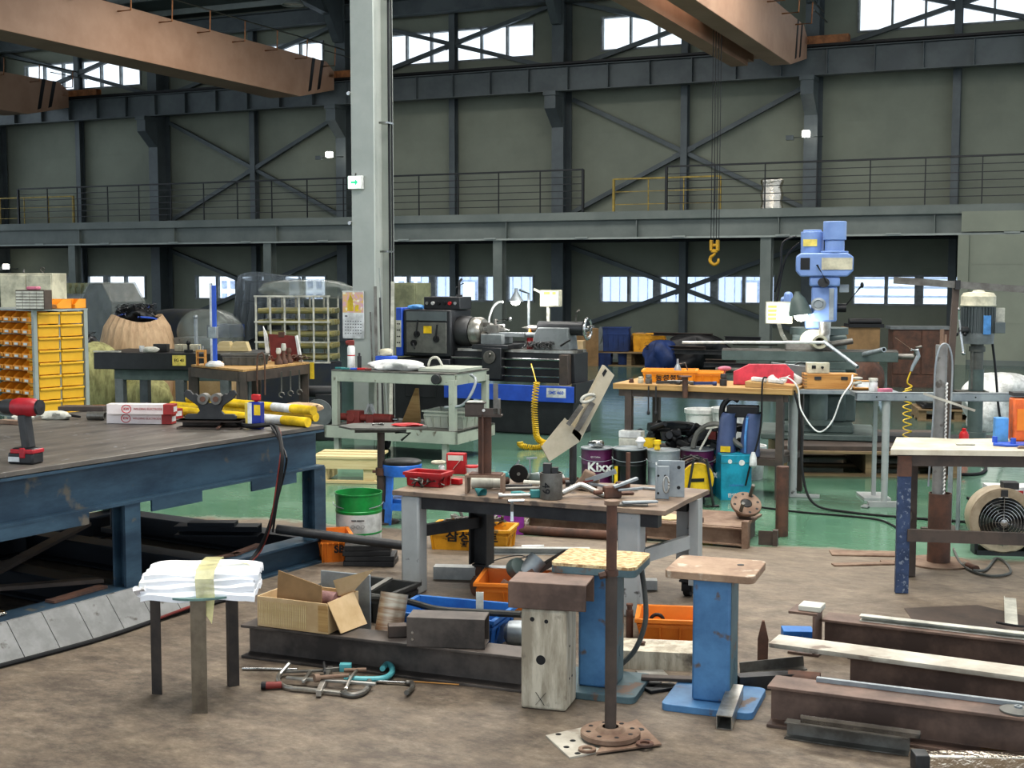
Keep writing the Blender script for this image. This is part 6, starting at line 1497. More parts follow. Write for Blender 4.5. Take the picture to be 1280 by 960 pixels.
# T stand of flat bars
q = Vector(((1184-640)/FPX*8.7, 8.75, 0)); r = E('bar_stand', 'tall rusty flat bar upright with a crossbar on top', 'stand', q, R(-4))
top = dp(1195, 356, 8.75)-q
m = MB(); m.bar((0, 0, .0), top, .04, .03); m.b6(-.02, .12, -.1, .1, 0, .012); m.b6(-.12, .0, -.02, .02, 0, .012); P(r, 'upright', m, 'brown_steel')
m = MB(); m.bar(top+Vector((-.41, -.02, .03)), top+Vector((.44, -.02, -.03)), .02, .045); P(r, 'crossbar', m, 'mid_steel')
m = MB(); m.box(top+Vector((0, -.035, 0)), (.03, .03, .06)); P(r, 'clip', m, 'dark_steel')
# pole in a pipe
q = at(1173, 704); r = E('pipe_pot', 'rusty open steel pipe standing on a round base plate', 'pipe pot', q)
m = MB(); m.pipe((0, 0, .012), (0, 0, .42), .066, .06, n=32); P(r, 'pipe', m, 'rust'); m = MB(); m.lathe([(0, 0), (.19, 0), (.19, .01), (0, .012)], n=40); P(r, 'base_plate', m, 'rust_light')
r = E('hose_pole', 'grey round pole standing in the rusty pipe with a loop of pale hose', 'pole', q+Vector((-.01, .015, .014)))
m = MB(); m.cyl((0, 0, 0), (0, 0, 1.28), .034, .034); P(r, 'pole', m, 'skirt_grey'); m = MB(); m.cyl((0, 0, 1.28), (0, 0, 1.37), .012); m.cyl((.02, 0, 1.28), (.02, 0, 1.34), .009); P(r, 'pin', m, 'rust_light')
m = MB(); m.tube(wob([(-.07, -.04, .45), (-.05, -.04, .9), (-.05, -.05, 1.15), (-.025, -.05, 1.27), (.02, -.05, 1.28), (.048, -.05, 1.18), (.05, -.04, .95), (.045, -.04, .7)], 4), .006); P(r, 'hose_loop', m, 'galv')
m = MB(); cp = [(.02+.003*math.cos(i*1.3), -.048+.003*math.sin(i*1.3), .30+.8*i/160*.95) for i in range(161)]; m.tube(cp, .0055, n=6); P(r, 'white_rope', m, 'white')
m = MB(); m.bar((-.12, -.07, 1.0), (.18, -.07, .9), .014, .014); P(r, 'cross_rod', m, 'off_white')

# ================================================================ RIGHT TABLE
TA = at(1118, 562, .78); TA.z = 0; tz = .78
r = E('work_table', 'pale topped steel table with mottled blue front leg at the right edge', 'table', TA, R(-5))
m = MB(); m.prism([(-.02, 0), (1.1, 0), (1.1, .62), (.42, .5), (.3, .55), (.12, .55)], tz-.028, tz, 'z'); mat('pale_top', (206, 198, 178), .6, c2=(180, 170, 150), scale=6, speck=((150, 138, 118), 12, .66)); P(r, 'top', m, 'pale_top')
m = MB(); m.b6(.03, 1.1, .02, .07, tz-.09, tz-.028); P(r, 'frame_rail', m, 'brown_steel')
mat('mottled_blue', (58, 74, 104), .6, c2=(40, 54, 80), scale=12, speck=((120, 128, 140), 50, .58)); 
m = MB(); m.box((.06, .03, tz/2-.02), (.068, .03, tz-.05)); P(r, 'front_leg', m, 'mottled_blue'); m = MB(); m.box((.06, .029, tz-.09), (.07, .032, .11)); P(r, 'leg_cap', m, 'rust')
m = MB(); m.box((.185, .45, tz/2-.02), (.062, .06, tz-.05)); P(r, 'rear_leg', m, 'brown_steel')
m = MB(); m.bar((.08, .02, .32), (1.1, .02, .30), .03, .065); m.bar((.08, .05, .36), (.18, .42, .36), .02, .04); P(r, 'cross_rail', m, 'brown_steel')
TM = Matrix.Translation(TA) @ Matrix.Rotation(R(-5), 4, 'Z')
def tt(x, y, z=.782): return TM @ Vector((x, y, z))
r = E('blue_fixture', 'flat blue plastic fixture with round knobs on the pale table', 'fixture', tt(.72, .22), R(-4))
m = MB(); m.prism([(-.16, -.02), (-.1, -.06), (.3, -.07), (.3, .06), (-.14, .05)], 0, .014, 'z'); P(r, 'plate', m, 'blue_paint', bev=.003)
for x, y in ((-.14, .02), (-.06, -.04), (.1, 0), (.17, .02)):
    m = MB(); m.cyl((x, y, .014), (x, y, .045), .014); P(r, 'knob', m, 'blue_paint')
m = MB(); m.prism([(0, 0), (.06, 0), (.07, .012), (.01, .012)], -.01, .01, 'y'); T('steel_pin', 'small brown flat bar piece lying on the pale table edge', 'flat bar', m, 'rust_light', tt(.66, .1), 0)
box_thing('soap_block', 'small white block lying on the pale table', 'block', tt(.42, .22), R(-10), .1, .03, .008, 'off_white')
r = E('orange_container', 'translucent orange container at the right edge of the pale table', 'container', tt(.76, .42), R(-5))
m = MB(); m.b6(-.04, .2, -.02, .08, 0, .24); mat('orange_clear', (240, 120, 60), .3, alpha=.85); P(r, 'body', m, 'orange_clear', bev=.01)
m = MB(); m.b6(-.02, .2, -.024, -.02, .06, .18); P(r, 'orange_panel', m, 'crate_orange'); m = MB(); m.b6(-.04, .2, -.02, .08, .25, .27); P(r, 'lid', m, 'dark_steel')
box_thing('blue_carton', 'light blue carton left of the orange container', 'box', tt(.66, .42), R(-10), .07, .07, .13, 'blue_light')
# items between
r = E('red_bottle', 'red bottle with clear top on the drill press base', 'bottle', Vector(((1211-640)/FPX*12.5, 12.55, 0)), 0)
m = MB(); m.lathe([(0, 0), (.04, 0), (.045, .01), (.045, .18), (.03, .21)]); m.cyl((0, 0, .2), (0, 0, .24), .02); P(r, 'body', m, 'red'); r.location.z = .0
mat('crumple', (222, 222, 218), .4, c2=(176, 176, 172), scale=9, bump=1.0)
m = blob(.4, .3, .36, 83, n=26, amp=.13); T('plastic_bags', 'heap of white translucent plastic bags on the floor behind the drill press', 'bags', m, 'crumple', Vector(((1262-640)/FPX*14.3, 14.5, 0)), 0)
pr = pallet('small dark pallet on the floor beside the drill press', Vector(((1195-640)/FPX*15.6, 15.6, 0)), R(-10), .9, .7, h=.14)
for i in range(3): box_thing('steel_plate', ['bottom dark plate on the small dark pallet', 'middle dark plate on the small dark pallet', 'top pale plate on the small dark pallet'][i], 'plate', pr.location+Vector((0, 0, .152+.03*i)), R(-10+4*i), .8, .6, .028, 'dark_steel' if i < 2 else 'mid_steel')

# fan
q = at(1252, 694); r = E('drum_fan', 'round beige drum fan with wire guard on the floor under the pale table', 'fan', q, R(-8))
fc = Vector((0, 0, .215)); mat('fan_beige', (168, 154, 132), .5, c2=(146, 132, 110), scale=8)
m = MB(); m.shell([(.175, 0), (.2, .0), (.2, .02), (.19, .03), (.19, .2), (.18, .2), (.18, .03), (.15, .02), (.145, 0), (.175, 0)], fc+Vector((0, -.02, 0)), (0, 1, 0), n=44); P(r, 'drum', m, 'fan_beige')
m = MB(); m.shell([(.145, 0), (.19, -.004), (.19, .006), (.145, .03), (.145, 0)], fc+Vector((0, -.02, 0)), (0, 1, 0), n=44); P(r, 'front_ring', m, 'fan_beige')
for k in range(7):
    m = MB(); rr = .03+.018*k; m.tube([fc+Vector((rr*math.cos(a/32*2*PI), -.03, rr*math.sin(a/32*2*PI)-.01)) for a in range(32)], .0018, n=5, closed=True); P(r, 'guard_ring', m, 'chrome')
for k in range(8):
    a = 2*PI*k/8; m = MB(); m.tube([fc+Vector((.02*math.cos(a), -.031, .02*math.sin(a)-.01)), fc+Vector((.148*math.cos(a), -.028, .148*math.sin(a)-.01))], .002, n=5); P(r, 'guard_spoke', m, 'chrome')
m = MB(); m.lathe([(0, 0), (.022, 0), (.022, .01), (0, .012)], fc+Vector((0, -.03, -.01)), (0, -1, 0)); P(r, 'badge', m, 'chrome')
for k in range(5):
    a = 2*PI*k/5; q_ = Matrix.Rotation(a, 4, 'Y'); m = MB(); m.X = Matrix.Translation(fc+Vector((0, .05, -.01))) @ q_; m.add([(.02, -.02, -.02), (.13, -.03, -.05), (.14, .03, .03), (.02, .02, .02)], [(0, 1, 2, 3)]); P(r, 'blade', m, 'dark_steel')
m = MB(); m.cyl(fc+Vector((0, .03, -.01)), fc+Vector((0, .14, -.01)), .045); m.cyl(fc+Vector((0, .15, 0)), fc+Vector((0, .16, 0)), .17, n=32) if False else None; P(r, 'fan_motor', m, 'machine_black')
m = MB(); m.b6(-.15, .15, -.02, .16, .0, .03); m.b6(-.16, -.14, .0, .12, 0, .16); m.b6(.14, .16, .0, .12, 0, .16); P(r, 'stand', m, 'machine_black')
m = MB(); m.b6(-.02, .02, -.03, .0, fc.z+.15, fc.z+.19); m.b6(-.0, .09, 0, .1, fc.z+.19, fc.z+.23); P(r, 'handle', m, 'dark_steel')
m = MB(); m.tube(wob([at(1192, 686, .01), at(1200, 703, .01), at(1216, 714, .01), at(1240, 720, .01), at(1262, 716, .01), at(1258, 704, .01), at(1245, 698, .012), at(1232, 712, .01), at(1216, 713, .02)], 7), .008); T('fan_cable', 'grey power cable looped on the floor in front of the fan', 'cable', m, 'crate_grey')
r = E('power_plug', 'rusty brown inline connector on the looped cable', 'connector', at(1215, 709, .02), R(100)); m = MB(); m.cyl((-.05, 0, 0), (.05, 0, 0), .02, .018); P(r, 'sleeve', m, 'rust'); m = MB(); m.cyl((.05, 0, 0), (.09, 0, 0), .014); P(r, 'socket', m, 'plastic_wrap')
crate('black vented plastic crate behind the drum fan', at(1262, 668), R(-6), .46, .3, .22, 'crate_black')
r = E('red_logo_box', 'white carton with red emblem on the black crate behind the fan', 'box', at(1262, 664)+Vector((.08, .1, .222)), R(-4))
m = MB(); m.b6(-.2, .2, -.1, .1, 0, .07); P(r, 'carton', m, 'white'); m = MB(); m.b6(-.03, .01, -.102, -.1, .02, .05); P(r, 'emblem', m, 'red')
# panel leaning behind the pipe
m = MB(); m.box((0, 0, .26), (.03, .06, .52)); m.box((.05, .2, .26), (.02, .38, .5)); T('framed_sheet', 'white edged sheet standing behind the rusty pipe pot', 'sheet', m, 'galv', at(1186, 668), R(-20))
m = MB(); m.tube(wob([at(1195, 590+5, .0)+Vector((0, 0, .012)), at(1225, 592, .012), at(1232, 583, .012), at(1215, 577, .012), at(1190, 578, .012), at(1165, 582, .012)], 6), .014); T('black_hose', 'thick black hose looped on the floor behind the pale table', 'hose', m, 'rubber')
for i, (x0, y0, w_, d_, a) in enumerate(((1090, 693, .5, .14, -6), (1080, 706, .38, .06, 6), (1122, 703, .2, .05, -3))):
    box_thing('rusty_plate', ['large thin rusty plate on the floor behind the blue leg', 'long narrow rusty flat in front of the large plate', 'short rusty offcut beside the blue leg'][i], 'plate', at(x0, y0), R(a), w_, d_, .01, 'rust_light')
m = MB(); m.cyl((0, 0, 0), (0, 0, .46), .041, n=28); T('steel_post', 'short round rusty steel post standing upright on the floor edge', 'post', m, 'rust', at(977, 670), 0, bev=.003)
m = MB(); m.tube(wob([at(942, 633, .008), at(1000, 640, .008), at(1060, 645, .008), at(1100, 650, .008), at(1122, 660, .008)], 6), .007); T('floor_cable', 'thin black cable across the green floor behind the short round post', 'cable', m, 'rubber')
# ================================================================ CENTRAL STEEL WORK TABLE
zt = .555
KA = at(490, 613, zt); KA.z = 0
r = E('work_table', 'low steel work table with rusty plate top and thick grey square legs', 'table', KA, RB)
mat('plate_top', (140, 122, 104), .6, c2=(112, 96, 84), scale=4, speck=((88, 78, 70), 10, .6), bump=.05)
Lk, Wk = 1.52, .6
m = MB(); m.prism([(0, 0), (Lk, 0), (Lk, .38), (Lk+.02, .72), (Lk-.3, .74), (.2, .62), (0, .6)], zt-.025, zt, 'z'); P(r, 'plate_top', m, 'plate_top', bev=.002)
m = MB(); m.bar((.06, .07, zt-.06), (Lk-.05, .07, zt-.06), .06, .07); m.bar((.06, Wk-.04, zt-.06), (Lk-.05, Wk-.04, zt-.06), .06, .07); P(r, 'top_rail', m, 'dark_steel')
m = MB(); m.box((.1, .06, (zt-.025)/2), (.11, .1, zt-.025)); P(r, 'leg', m, 'leg_paint', bev=.012)
m = MB(); m.box((Lk-.2, .08, (zt-.025)/2), (.12, .1, zt-.025)); P(r, 'leg', m, 'leg_paint', bev=.012)
m = MB(); m.ibeam((.3, .48, .09), (.3, .48, zt-.03), .1, .11, .01, .008, up=(1, 0, 0)); P(r, 'leg', m, 'dark_steel')
m = MB(); m.chan((Lk-.06, .62, .09), (Lk-.06, .62, zt-.03), .08, .12, .008, up=(1, 0, 0)); m.box((Lk-.01, .55, .3), (.05, .05, .46)); P(r, 'leg', m, 'leg_paint')
m = MB(); m.bar((.12, .1, .33), (.29, .45, .33), .04, .06); P(r, 'side_brace', m, 'dark_steel')
m = MB(); m.bar((Lk-.15, .1, .3), (Lk-.03, .58, .3), .03, .07); P(r, 'side_brace', m, 'leg_paint')
for x, y in ((.3, .48), (Lk-.05, .58)):
    m = MB(); m.cyl((x-.018, y, .045), (x+.018, y, .045), .045, n=20); o = P(r, 'castor', m, 'rust' if x < 1 else 'rubber'); q_ = MB(); q_.b6(x-.03, x-.022, y-.03, y+.03, .03, .09); q_.b6(x+.022, x+.03, y-.03, y+.03, .03, .09); q_.b6(x-.04, x+.04, y-.04, y+.04, .08, .09); P(o, 'fork', q_, 'dark_steel')
KW = Matrix.Translation(KA) @ Matrix.Rotation(RB, 4, 'Z')
def k(x, y, z=.557): return KW @ Vector((x, y, z))
def kt(px, py, z=.557): return at(px, py, z)
mat('red_box', (176, 30, 34), .5, c2=(150, 24, 28), scale=10)
r = crate('low red metal box with tools at the left end of the work table', kt(536, 606), RB, .21, .13, .075, 'red_box', name='tool_box', ribs=0, taper=.004)
m = MB(); rods(m, 22, 71, (.07, .03, .02), .09, .005); T('drill_bits', 'bunch of drill bits and small tools in the low red metal box', 'tools', m, 'mid_steel', kt(536, 604, .575), 0, kind='stuff')
r = E('tin_can', 'tall red tin box with white print standing behind the low red box', 'tin', kt(572, 592), R(-10))
m = MB(); m.b6(-.06, .05, -.03, .03, 0, .12); P(r, 'tin', m, 'red_box', bev=.004); m = MB(); m.b6(-.05, .04, -.0315, -.03, .08, .11); m.bar((-.02, -.032, .03), (.03, -.032, .09), .002, .012, up=(0, 1, 0)); P(r, 'print', m, 'off_white')
r = E('glue_bottle', 'small white bottle beside the tall red tin', 'bottle', kt(552, 594)); m = MB(); m.lathe([(0, 0), (.018, 0), (.018, .05), (.01, .06), (.01, .075), (0, .075)]); P(r, 'body', m, 'white')
m = MB(); m.tube([(.035*math.cos(a/16*2*PI), .035*math.sin(a/16*2*PI), .01) for a in range(16)], .008, closed=True); T('tape_roll', 'cream tape roll lying behind the low red box', 'tape', m, 'cream', kt(548, 593, .56)+Vector((.0, .0, .06)))
box_thing('tool_packet', 'small red and white blister packet beside the low red box', 'packet', kt(571, 605), R(-30), .055, .04, .03, 'red')
r = E('paper_cup', 'white cup with red rim behind the channel support', 'cup', kt(590, 596)); m = MB(); m.shell([(0, 0), (.025, 0), (.035, .06), (.032, .06), (.022, .005), (0, .005)]); P(r, 'cup', m, 'white'); m = MB(); m.lathe([(.033, .055), (.037, .055), (.037, .065), (.033, .065)]); P(r, 'rim', m, 'red')
r = E('paper_cup', 'white tub with red lid beside the upright support post', 'cup', kt(604, 594)); m = MB(); m.lathe([(0, 0), (.035, 0), (.035, .06), (0, .06)]); P(r, 'tub', m, 'white'); m = MB(); m.cyl((0, 0, .06), (0, 0, .07), .03); P(r, 'lid', m, 'red')
# channel bridge with T post
r = E('support_post', 'rusty T shaped steel support standing on a short channel bridge', 'support', kt(606, 616), R(-8))
m = MB(); m.chan((-.1, .03, .05), (.1, .03, .05), .02, .1, .006); 
m = MB(); m.b6(-.1, .1, -.04, .07, .085, .097); m.b6(-.1, -.088, -.04, .07, .0, .085); m.b6(.088, .1, -.04, .07, .0, .085); P(r, 'bridge', m, 'rust_light')
m = MB(); m.b6(-.08, .09, -.03, .06, .097, .103); m.b6(-.035, .035, .0, .008, .103, .42); m.b6(-.01, -.002, -.03, .04, .103, .42); P(r, 'post', m, 'rust')
m = MB(); m.b6(-.1, .0, -.03, .05, .47, .478); m.b6(-.1, .09, -.03, -.022, .41, .45); m.b6(-.1, -.0, -.03, -.022, .45, .478); m.b6(-.1, .09, -.03, .05, .405, .413); P(r, 'head_channel', m, 'brown_steel')
m = MB(); m.b6(-.09, -.01, -.02, .04, .478, .484); P(r, 'head_pad', m, 'off_white')
m = MB(); m.b6(.05, .075, -.03, -.024, .42, .58); m.b6(.075, .085, -.034, .0, .42, .5); P(r, 'scale_strip', m, 'mid_steel')
m = MB(); m.cyl((0, -.032, .44), (0, -.036, .44), .008, n=10); P(r, 'bolt', m, 'white')
m = MB(); m.cyl((-.08, 0, .03), (.03, 0, .03), .03); m.cyl((.03, 0, .03), (.09, 0, .03), .026); T('spray_can', 'spray can lying under the short channel bridge', 'can', m, 'off_white', kt(608, 612)+Vector((0, .04, 0)), R(-8))
m = MB(); m.lathe([(0.004, .0), (.03, .06), (.028, .06), (.002, .004)], (0, 0, .03), (.6, -.6, -.3)); T('green_cone', 'small green cone lying in front of the channel bridge', 'cone', m, 'teal', kt(594, 618, .557))
r = E('cutting_disc', 'dark grinding disc leaning on the clutter behind the post', 'disc', kt(648, 604), R(10))
m = MB(); m.cyl((0, 0, .052), (.004, .012, .054), .052, n=32); P(r, 'disc', m, 'black'); m = MB(); m.cyl((0, -.004, .052), (0, -.006, .052), .01); P(r, 'bore', m, 'mid_steel')
for i, (px, py, L_, rr, a, ms) in enumerate(((640, 609, .22, .008, -4, 'dark_steel'), (655, 613, .2, .01, 8, 'mid_steel'), (625, 606, .1, .02, 30, 'rust'), (668, 607, .12, .014, -20, 'off_white'), (668, 600, .12, .012, 60, 'galv'), (712, 604, .1, .016, 15, 'rust'), (724, 612, .14, .01, -50, 'mid_steel'), (650, 595, .22, .008, 4, 'galv'), (690, 600, .1, .014, 40, 'white'))):
    m = MB(); m.cyl((-L_/2, 0, rr), (L_/2, 0, rr), rr, n=12); m.cyl((L_/2-.02, 0, rr), (L_/2, 0, rr), rr*1.5 if rr < .012 else rr, n=12)
    T('metal_rod', ['thin dark rod on the work table in front of the grinding disc', 'steel rod lying nearest the front of the work table clutter', 'short rusty stub right of the T support', 'pale plastic tube lying right of the grinding disc', 'short shiny tube at the back of the work table', 'rusty stub right of the number tube', 'short steel rod behind the bent pipe', 'long shiny rod at the rear edge of the work table', 'white tube piece behind the number tube'][i], 'rod', m, ms, kt(px, py), R(a))
r = E('pipe_clamp', 'steel bar clamp with teal jaw lying on the front of the work table', 'clamp', kt(652, 622), R(6))
m = MB(); m.cyl((-.1, 0, .012), (.08, .0, .012), .01); m.cyl((-.1, .0, .012), (-.12, 0, .012), .016); P(r, 'bar', m, 'bright_steel'); m = MB(); m.box((.07, .0, .02), (.05, .04, .04)); m.tube([(.05, 0, .02), (0, .04, .02), (-.05, .05, .016)], .01); P(r, 'jaw', m, 'teal', bev=.005)
r = E('pipe_clamp', 'chrome pipe clamp hanging over the front edge of the work table', 'clamp', kt(640, 630)+Vector((0, -.01, 0)), R(0)); m = MB(); m.cyl((-.02, 0, .014), (.06, .02, .014), .01); m.tube([(0, -.02, .014), (.0, -.03, -.08)], .008); P(r, 'bar', m, 'chrome')
for i, (px, py, rr, ms) in enumerate(((630, 600, .03, 'teal'), (655, 601, .035, 'crate_grey'), (668, 602, .03, 'mill_grey'), (700, 603, .028, 'white'))):
    m = MB(); m.lathe([(0, 0), (rr, 0), (rr*1.1, .02), (rr*.7, .045), (0, .05)], n=18); T('table_fitting', ['teal cup brush at the back of the work table', 'grey round fitting at the back of the work table', 'green grey dome fitting behind the number tube', 'small white round cap behind the number tube'][i], 'fitting', m, ms, kt(px, py))
m = MB(); m.bar((0, 0, 0), (.06, 0, .1), .014, .01); m.bar((.12, 0, 0), (.12, 0, .11), .008, .008); m.bar((.1, 0, .11), (.16, 0, .115), .01, .01); T('upright_tool', 'upright shiny angle tool at the rear edge of the work table', 'tool', m, 'galv', kt(636, 597), R(-5))
# number tube
r = E('steel_tube', 'short wide steel tube with chalked number 49 standing on the work table', 'tube', kt(689, 623), R(-10))
m = MB(); m.pipe((0, 0, 0), (0, 0, .135), .058, .052, n=30); P(r, 'tube', m, 'mid_steel'); text(r, '49', .06, 'ink', (-.02, -.0595, .06), (R(90), R(90), R(-15)))
m = MB(); m.box((-.02, .0, .12), (.04, .05, .12)); m.box((.02, 0, .11), (.03, .03, .1)); T('steel_offcut', 'dark offcuts standing inside the number tube', 'offcut', m, 'dark_steel', kt(689, 623)+Vector((0, 0, .002)), R(-10))
# bent pipe
m = MB(); 
q = kt(698, 622); m.tube(wob([(0, 0, .016), (.09, .04, .05), (.115, .05, .056), (.14, .045, .05), (.22, -.0, .018), (.25, .0, .02), (.27, .04, .04)], 4), .0165, n=14)
T('bent_pipe', 'steel pipe bent in a zigzag lying on the front of the work table', 'pipe', m, 'bright_steel', q, R(0))
r = E('pipe_bracket', 'pale sculpted clamp bracket with red handle behind the bent pipe', 'bracket', kt(738, 612), R(-10))
m = MB(); m.prism([(-.07, 0), (.03, 0), (.05, .05), (.02, .09), (-.03, .11), (-.05, .07), (-.08, .04)], -.03, .03, 'y'); P(r, 'casting', m, 'rust_light', bev=.008)
m = MB(); m.bar((-.02, -.03, .05), (.14, -.05, .11), .022, .026); m.bar((.0, -.05, .04), (.1, -.07, .03), .03, .01); P(r, 'arm', m, 'galv'); m = MB(); m.bar((-.06, -.05, .04), (.03, -.04, .06), .01, .008); P(r, 'red_handle', m, 'red_dull')
m = MB(); m.cyl((0, 0, 0), (0, 0, .2), .012, n=12); m.box((0, 0, .005), (.1, .05, .01)); T('small_post', 'thin rusty upright rod standing on the right half of the work table', 'post', m, 'rust', kt(785, 612), 0)
lab = ['flat offcut on the right front corner of the work table', 'stack offcut lying across the first at the table corner', 'narrow strip near the grey perforated bracket', 'rusty flat piece under the thin upright rod']
for i, (px, py, L_, w_, a, ms, z) in enumerate(((790, 632, .16, .05, -6, 'mid_steel', 0), (800, 629, .18, .03, 8, 'galv', .013), (812, 612, .12, .015, -30, 'galv', 0), (780, 618, .1, .04, 12, 'rust', 0))):
    box_thing('flat_bar', lab[i], 'flat bar', kt(px, py, .557+z), R(a), L_, w_, .012, ms)
r = E('perforated_bracket', 'light grey drilled steel bracket with an oval slot standing on the table corner', 'bracket', kt(836, 622)-Vector((.02, 0, 0)), R(-6))
m = MB(); m.b6(-.035, .1, .02, .028, 0, .19); m.prism([(-.06, 0), (-.0, -.045), (-.0, -.045+.008), (-.06, .008)], 0, .19, 'z') if False else m.b6(-.05, -.042, -.06, .02, 0, .18); m.b6(-.05, .02, -.045, -.038, .0, .17); P(r, 'plates', m, 'galv', bev=.002)
for x, z in ((.07, .155), (.07, .05)):
    m = MB(); m.cyl((x, .019, z), (x, .0185, z), .009, n=14); P(r, 'hole', m, 'black')
for x, z in ((-.035, .12), (.0, .12), (-.035, .03)):
    m = MB(); m.cyl((x, -.046, z), (x, -.0465, z), .006, n=12); P(r, 'hole', m, 'black')
m = MB(); m.tube([(.005+.014*math.cos(a/18*2*PI), -.046, .075+.042*math.sin(a/18*2*PI)) for a in range(18)], .005, closed=True); P(r, 'slot', m, 'bright_steel')
# the big pale bracket : two folded plates
YB = 6.95
def f2(px, py, dy=0.0): v = dp(px, py, YB+dy); return v
r = E('folded_bracket', 'large pale beige folded steel bracket balanced on end above the work table', 'bracket', (0, 0, 0))
mat('beige_steel', (196, 186, 164), .5, c2=(176, 166, 144), scale=5)
def slab(m, quad, dy=.008, off=0):
    a = [f2(x, y, off) for x, y in quad]; n = len(a); m.add(a+[v+Vector((0, dy, 0)) for v in a], [list(range(n)), list(range(n, 2*n))[::-1]]+[(i, (i+1) % n, n+(i+1) % n, n+i) for i in range(n)])
m = MB(); slab(m, [(756, 457), (768, 469), (725, 552), (715, 541)], .01); slab(m, [(756, 457), (753, 456), (710, 540), (715, 541)], .01, .05); m.add([f2(756, 457), f2(756, 457, .06), f2(715, 541, .06), f2(715, 541)], [(0, 1, 2, 3)])
P(r, 'upper_arm', m, 'beige_steel')
m = MB(); slab(m, [(702, 527), (725, 552), (687, 577), (677, 558)], .01); m.add([f2(702, 527), f2(710, 525, .06), f2(728, 543, .06), f2(725, 552)], [(0, 1, 2, 3)]); m.add([f2(677, 558), f2(687, 577), f2(686, 577, .05), f2(675, 556, .05)], [(0, 1, 2, 3)]); m.add([f2(702, 527), f2(725, 552), f2(727, 544, .0), f2(706, 522, .0)], [(0, 1, 2, 3)])
P(r, 'lower_arm', m, 'beige_steel')
m = MB(); slab(m, [(756.5, 461), (759, 464), (754.5, 471), (752.5, 467)], .001, -.002); P(r, 'slot', m, 'black')
for a, b, w_ in (((741, 503), (721, 538), .028), ((727, 507), (710, 531), .024)):
    m = MB(); m.hollow(f2(*a, -.03), f2(*b, -.03), w_, w_, .004, up=(0, 1, 0)); P(r, 'square_tube', m, 'mid_steel')
m = MB(); c_ = f2(735, 498, -.03); m.tube([c_+Vector((.035*math.cos(a/18*2*PI), .0, .018*math.sin(a/18*2*PI)+.01*math.cos(a/18*2*PI))) for a in range(18)], .009, closed=True); P(r, 'ring', m, 'off_white')
m = MB(); m.cyl((0, 0, .03), (0, 0, .25), .02); m.box((0, 0, .015), (.08, .08, .03)); T('prop_post', 'dark round prop standing behind the pale folded bracket', 'post', m, 'dark_steel', k(.84, .5), 0)

r = E('swivel_vice', 'small rusty hand vice with pale jaw lying behind the rusty pole top', 'vice', kt(765, 622), R(12))
m = MB(); m.box((0, 0, .03), (.09, .05, .06)); m.box((.05, 0, .06), (.05, .06, .04)); m.cyl((-.05, 0, .03), (-.1, 0, .03), .012); P(r, 'body', m, 'rust', bev=.006)
m = MB(); m.bar((.0, -.03, .06), (.13, -.02, .1), .03, .014); m.bar((.02, -.04, .045), (.15, -.04, .05), .024, .012); P(r, 'jaw', m, 'galv', bev=.002)
# ================================================================ LOW FRAME AND CRATES BEHIND / UNDER THE TABLE
r = E('low_platform', 'long low rusty steel platform on the floor behind the work table', 'platform', at(668, 662), RB)
m = MB(); m.b6(-.05, 1.42, -.02, .5, .115, .13); m.chan((-.05, -.02, .07), (1.42, -.02, .07), .05, .11, .008); m.b6(1.42, 1.46, -.04, .02, -.0, .17); m.b6(-.1, -.05, -.04, .02, 0, .18); P(r, 'deck', m, 'rust_light')
m = MB(); m.b6(0, .05, .1, .4, 0, .115); m.b6(1.35, 1.4, .1, .4, 0, .115); P(r, 'foot', m, 'brown_steel')
m = MB(); m.b6(1.09, 1.13, .04, .06, .13, .31); m.b6(1.07, 1.15, .02, .06, .13, .16); P(r, 'upright_lug', m, 'rust')
PW = Matrix.Translation(r.location) @ Matrix.Rotation(RB, 4, 'Z')
m = MB(); m.prism([(0, 0), (.2, -.03), (.33, .1), (.1, .2)], 0, .006, 'z'); T('plywood_sheet', 'pale plywood scrap lying on the low platform', 'sheet', m, 'wood_light', PW @ Vector((.74, .04, .132)), RB)
# flanged pipe
fl_ = PW @ Vector((1.36, .3, .215)); r = E('pipe_flange', 'rusty drilled pipe flange tilted on its short pipe neck at the platform end', 'flange', fl_, R(0), rot=(R(38), R(6), 0))
m = MB(); pr_ = [(.038, 0), (.038, .02), (.098, .02), (.1, .016), (.1, .0), (.06, .0), (.05, -.08), (.038, -.08), (.038, 0)]; m.shell(pr_, n=40); P(r, 'flange', m, 'rust_light')
for i in range(8):
    a = 2*PI*(i+.3)/8; m = MB(); m.cyl((.078*math.cos(a), .078*math.sin(a), .0195), (.078*math.cos(a), .078*math.sin(a), .0205), .0095, n=12); P(r, 'bolt_hole', m, 'black')
m = MB(); m.cyl((0, 0, .0), (0, 0, .021), .034); P(r, 'bore', m, 'black')
m = MB(); m.cyl((-.04, -.07, .02), (-.04, -.07, .09), .012); P(r, 'stud', m, 'mid_steel'); m = MB(); m.cyl((.03, .07, .02), (.03, .07, .12), .012); P(r, 'stud', m, 'mid_steel')
m = MB(); m.b6(0, .1, 0, .012, 0, .09); m.b6(.09, .12, -.02, .03, 0, .1); T('steel_bracket', 'dark low bracket plate at the right end of the low platform', 'bracket', m, 'brown_steel', PW @ Vector((1.49, .12, 0)), RB+R(6))
m = MB(); m.cyl(at(612, 668, .05)+Vector((0, -.3, 0)), at(800, 674, .05)+Vector((0, -.3, 0)), .04, n=24) if False else m.cyl((0, 0, .03), (.9, 0, .03), .03, n=24); T('round_bar', 'thick rusty round bar lying in front of the low platform', 'bar', m, 'rust', at(640, 667), RB+R(6))
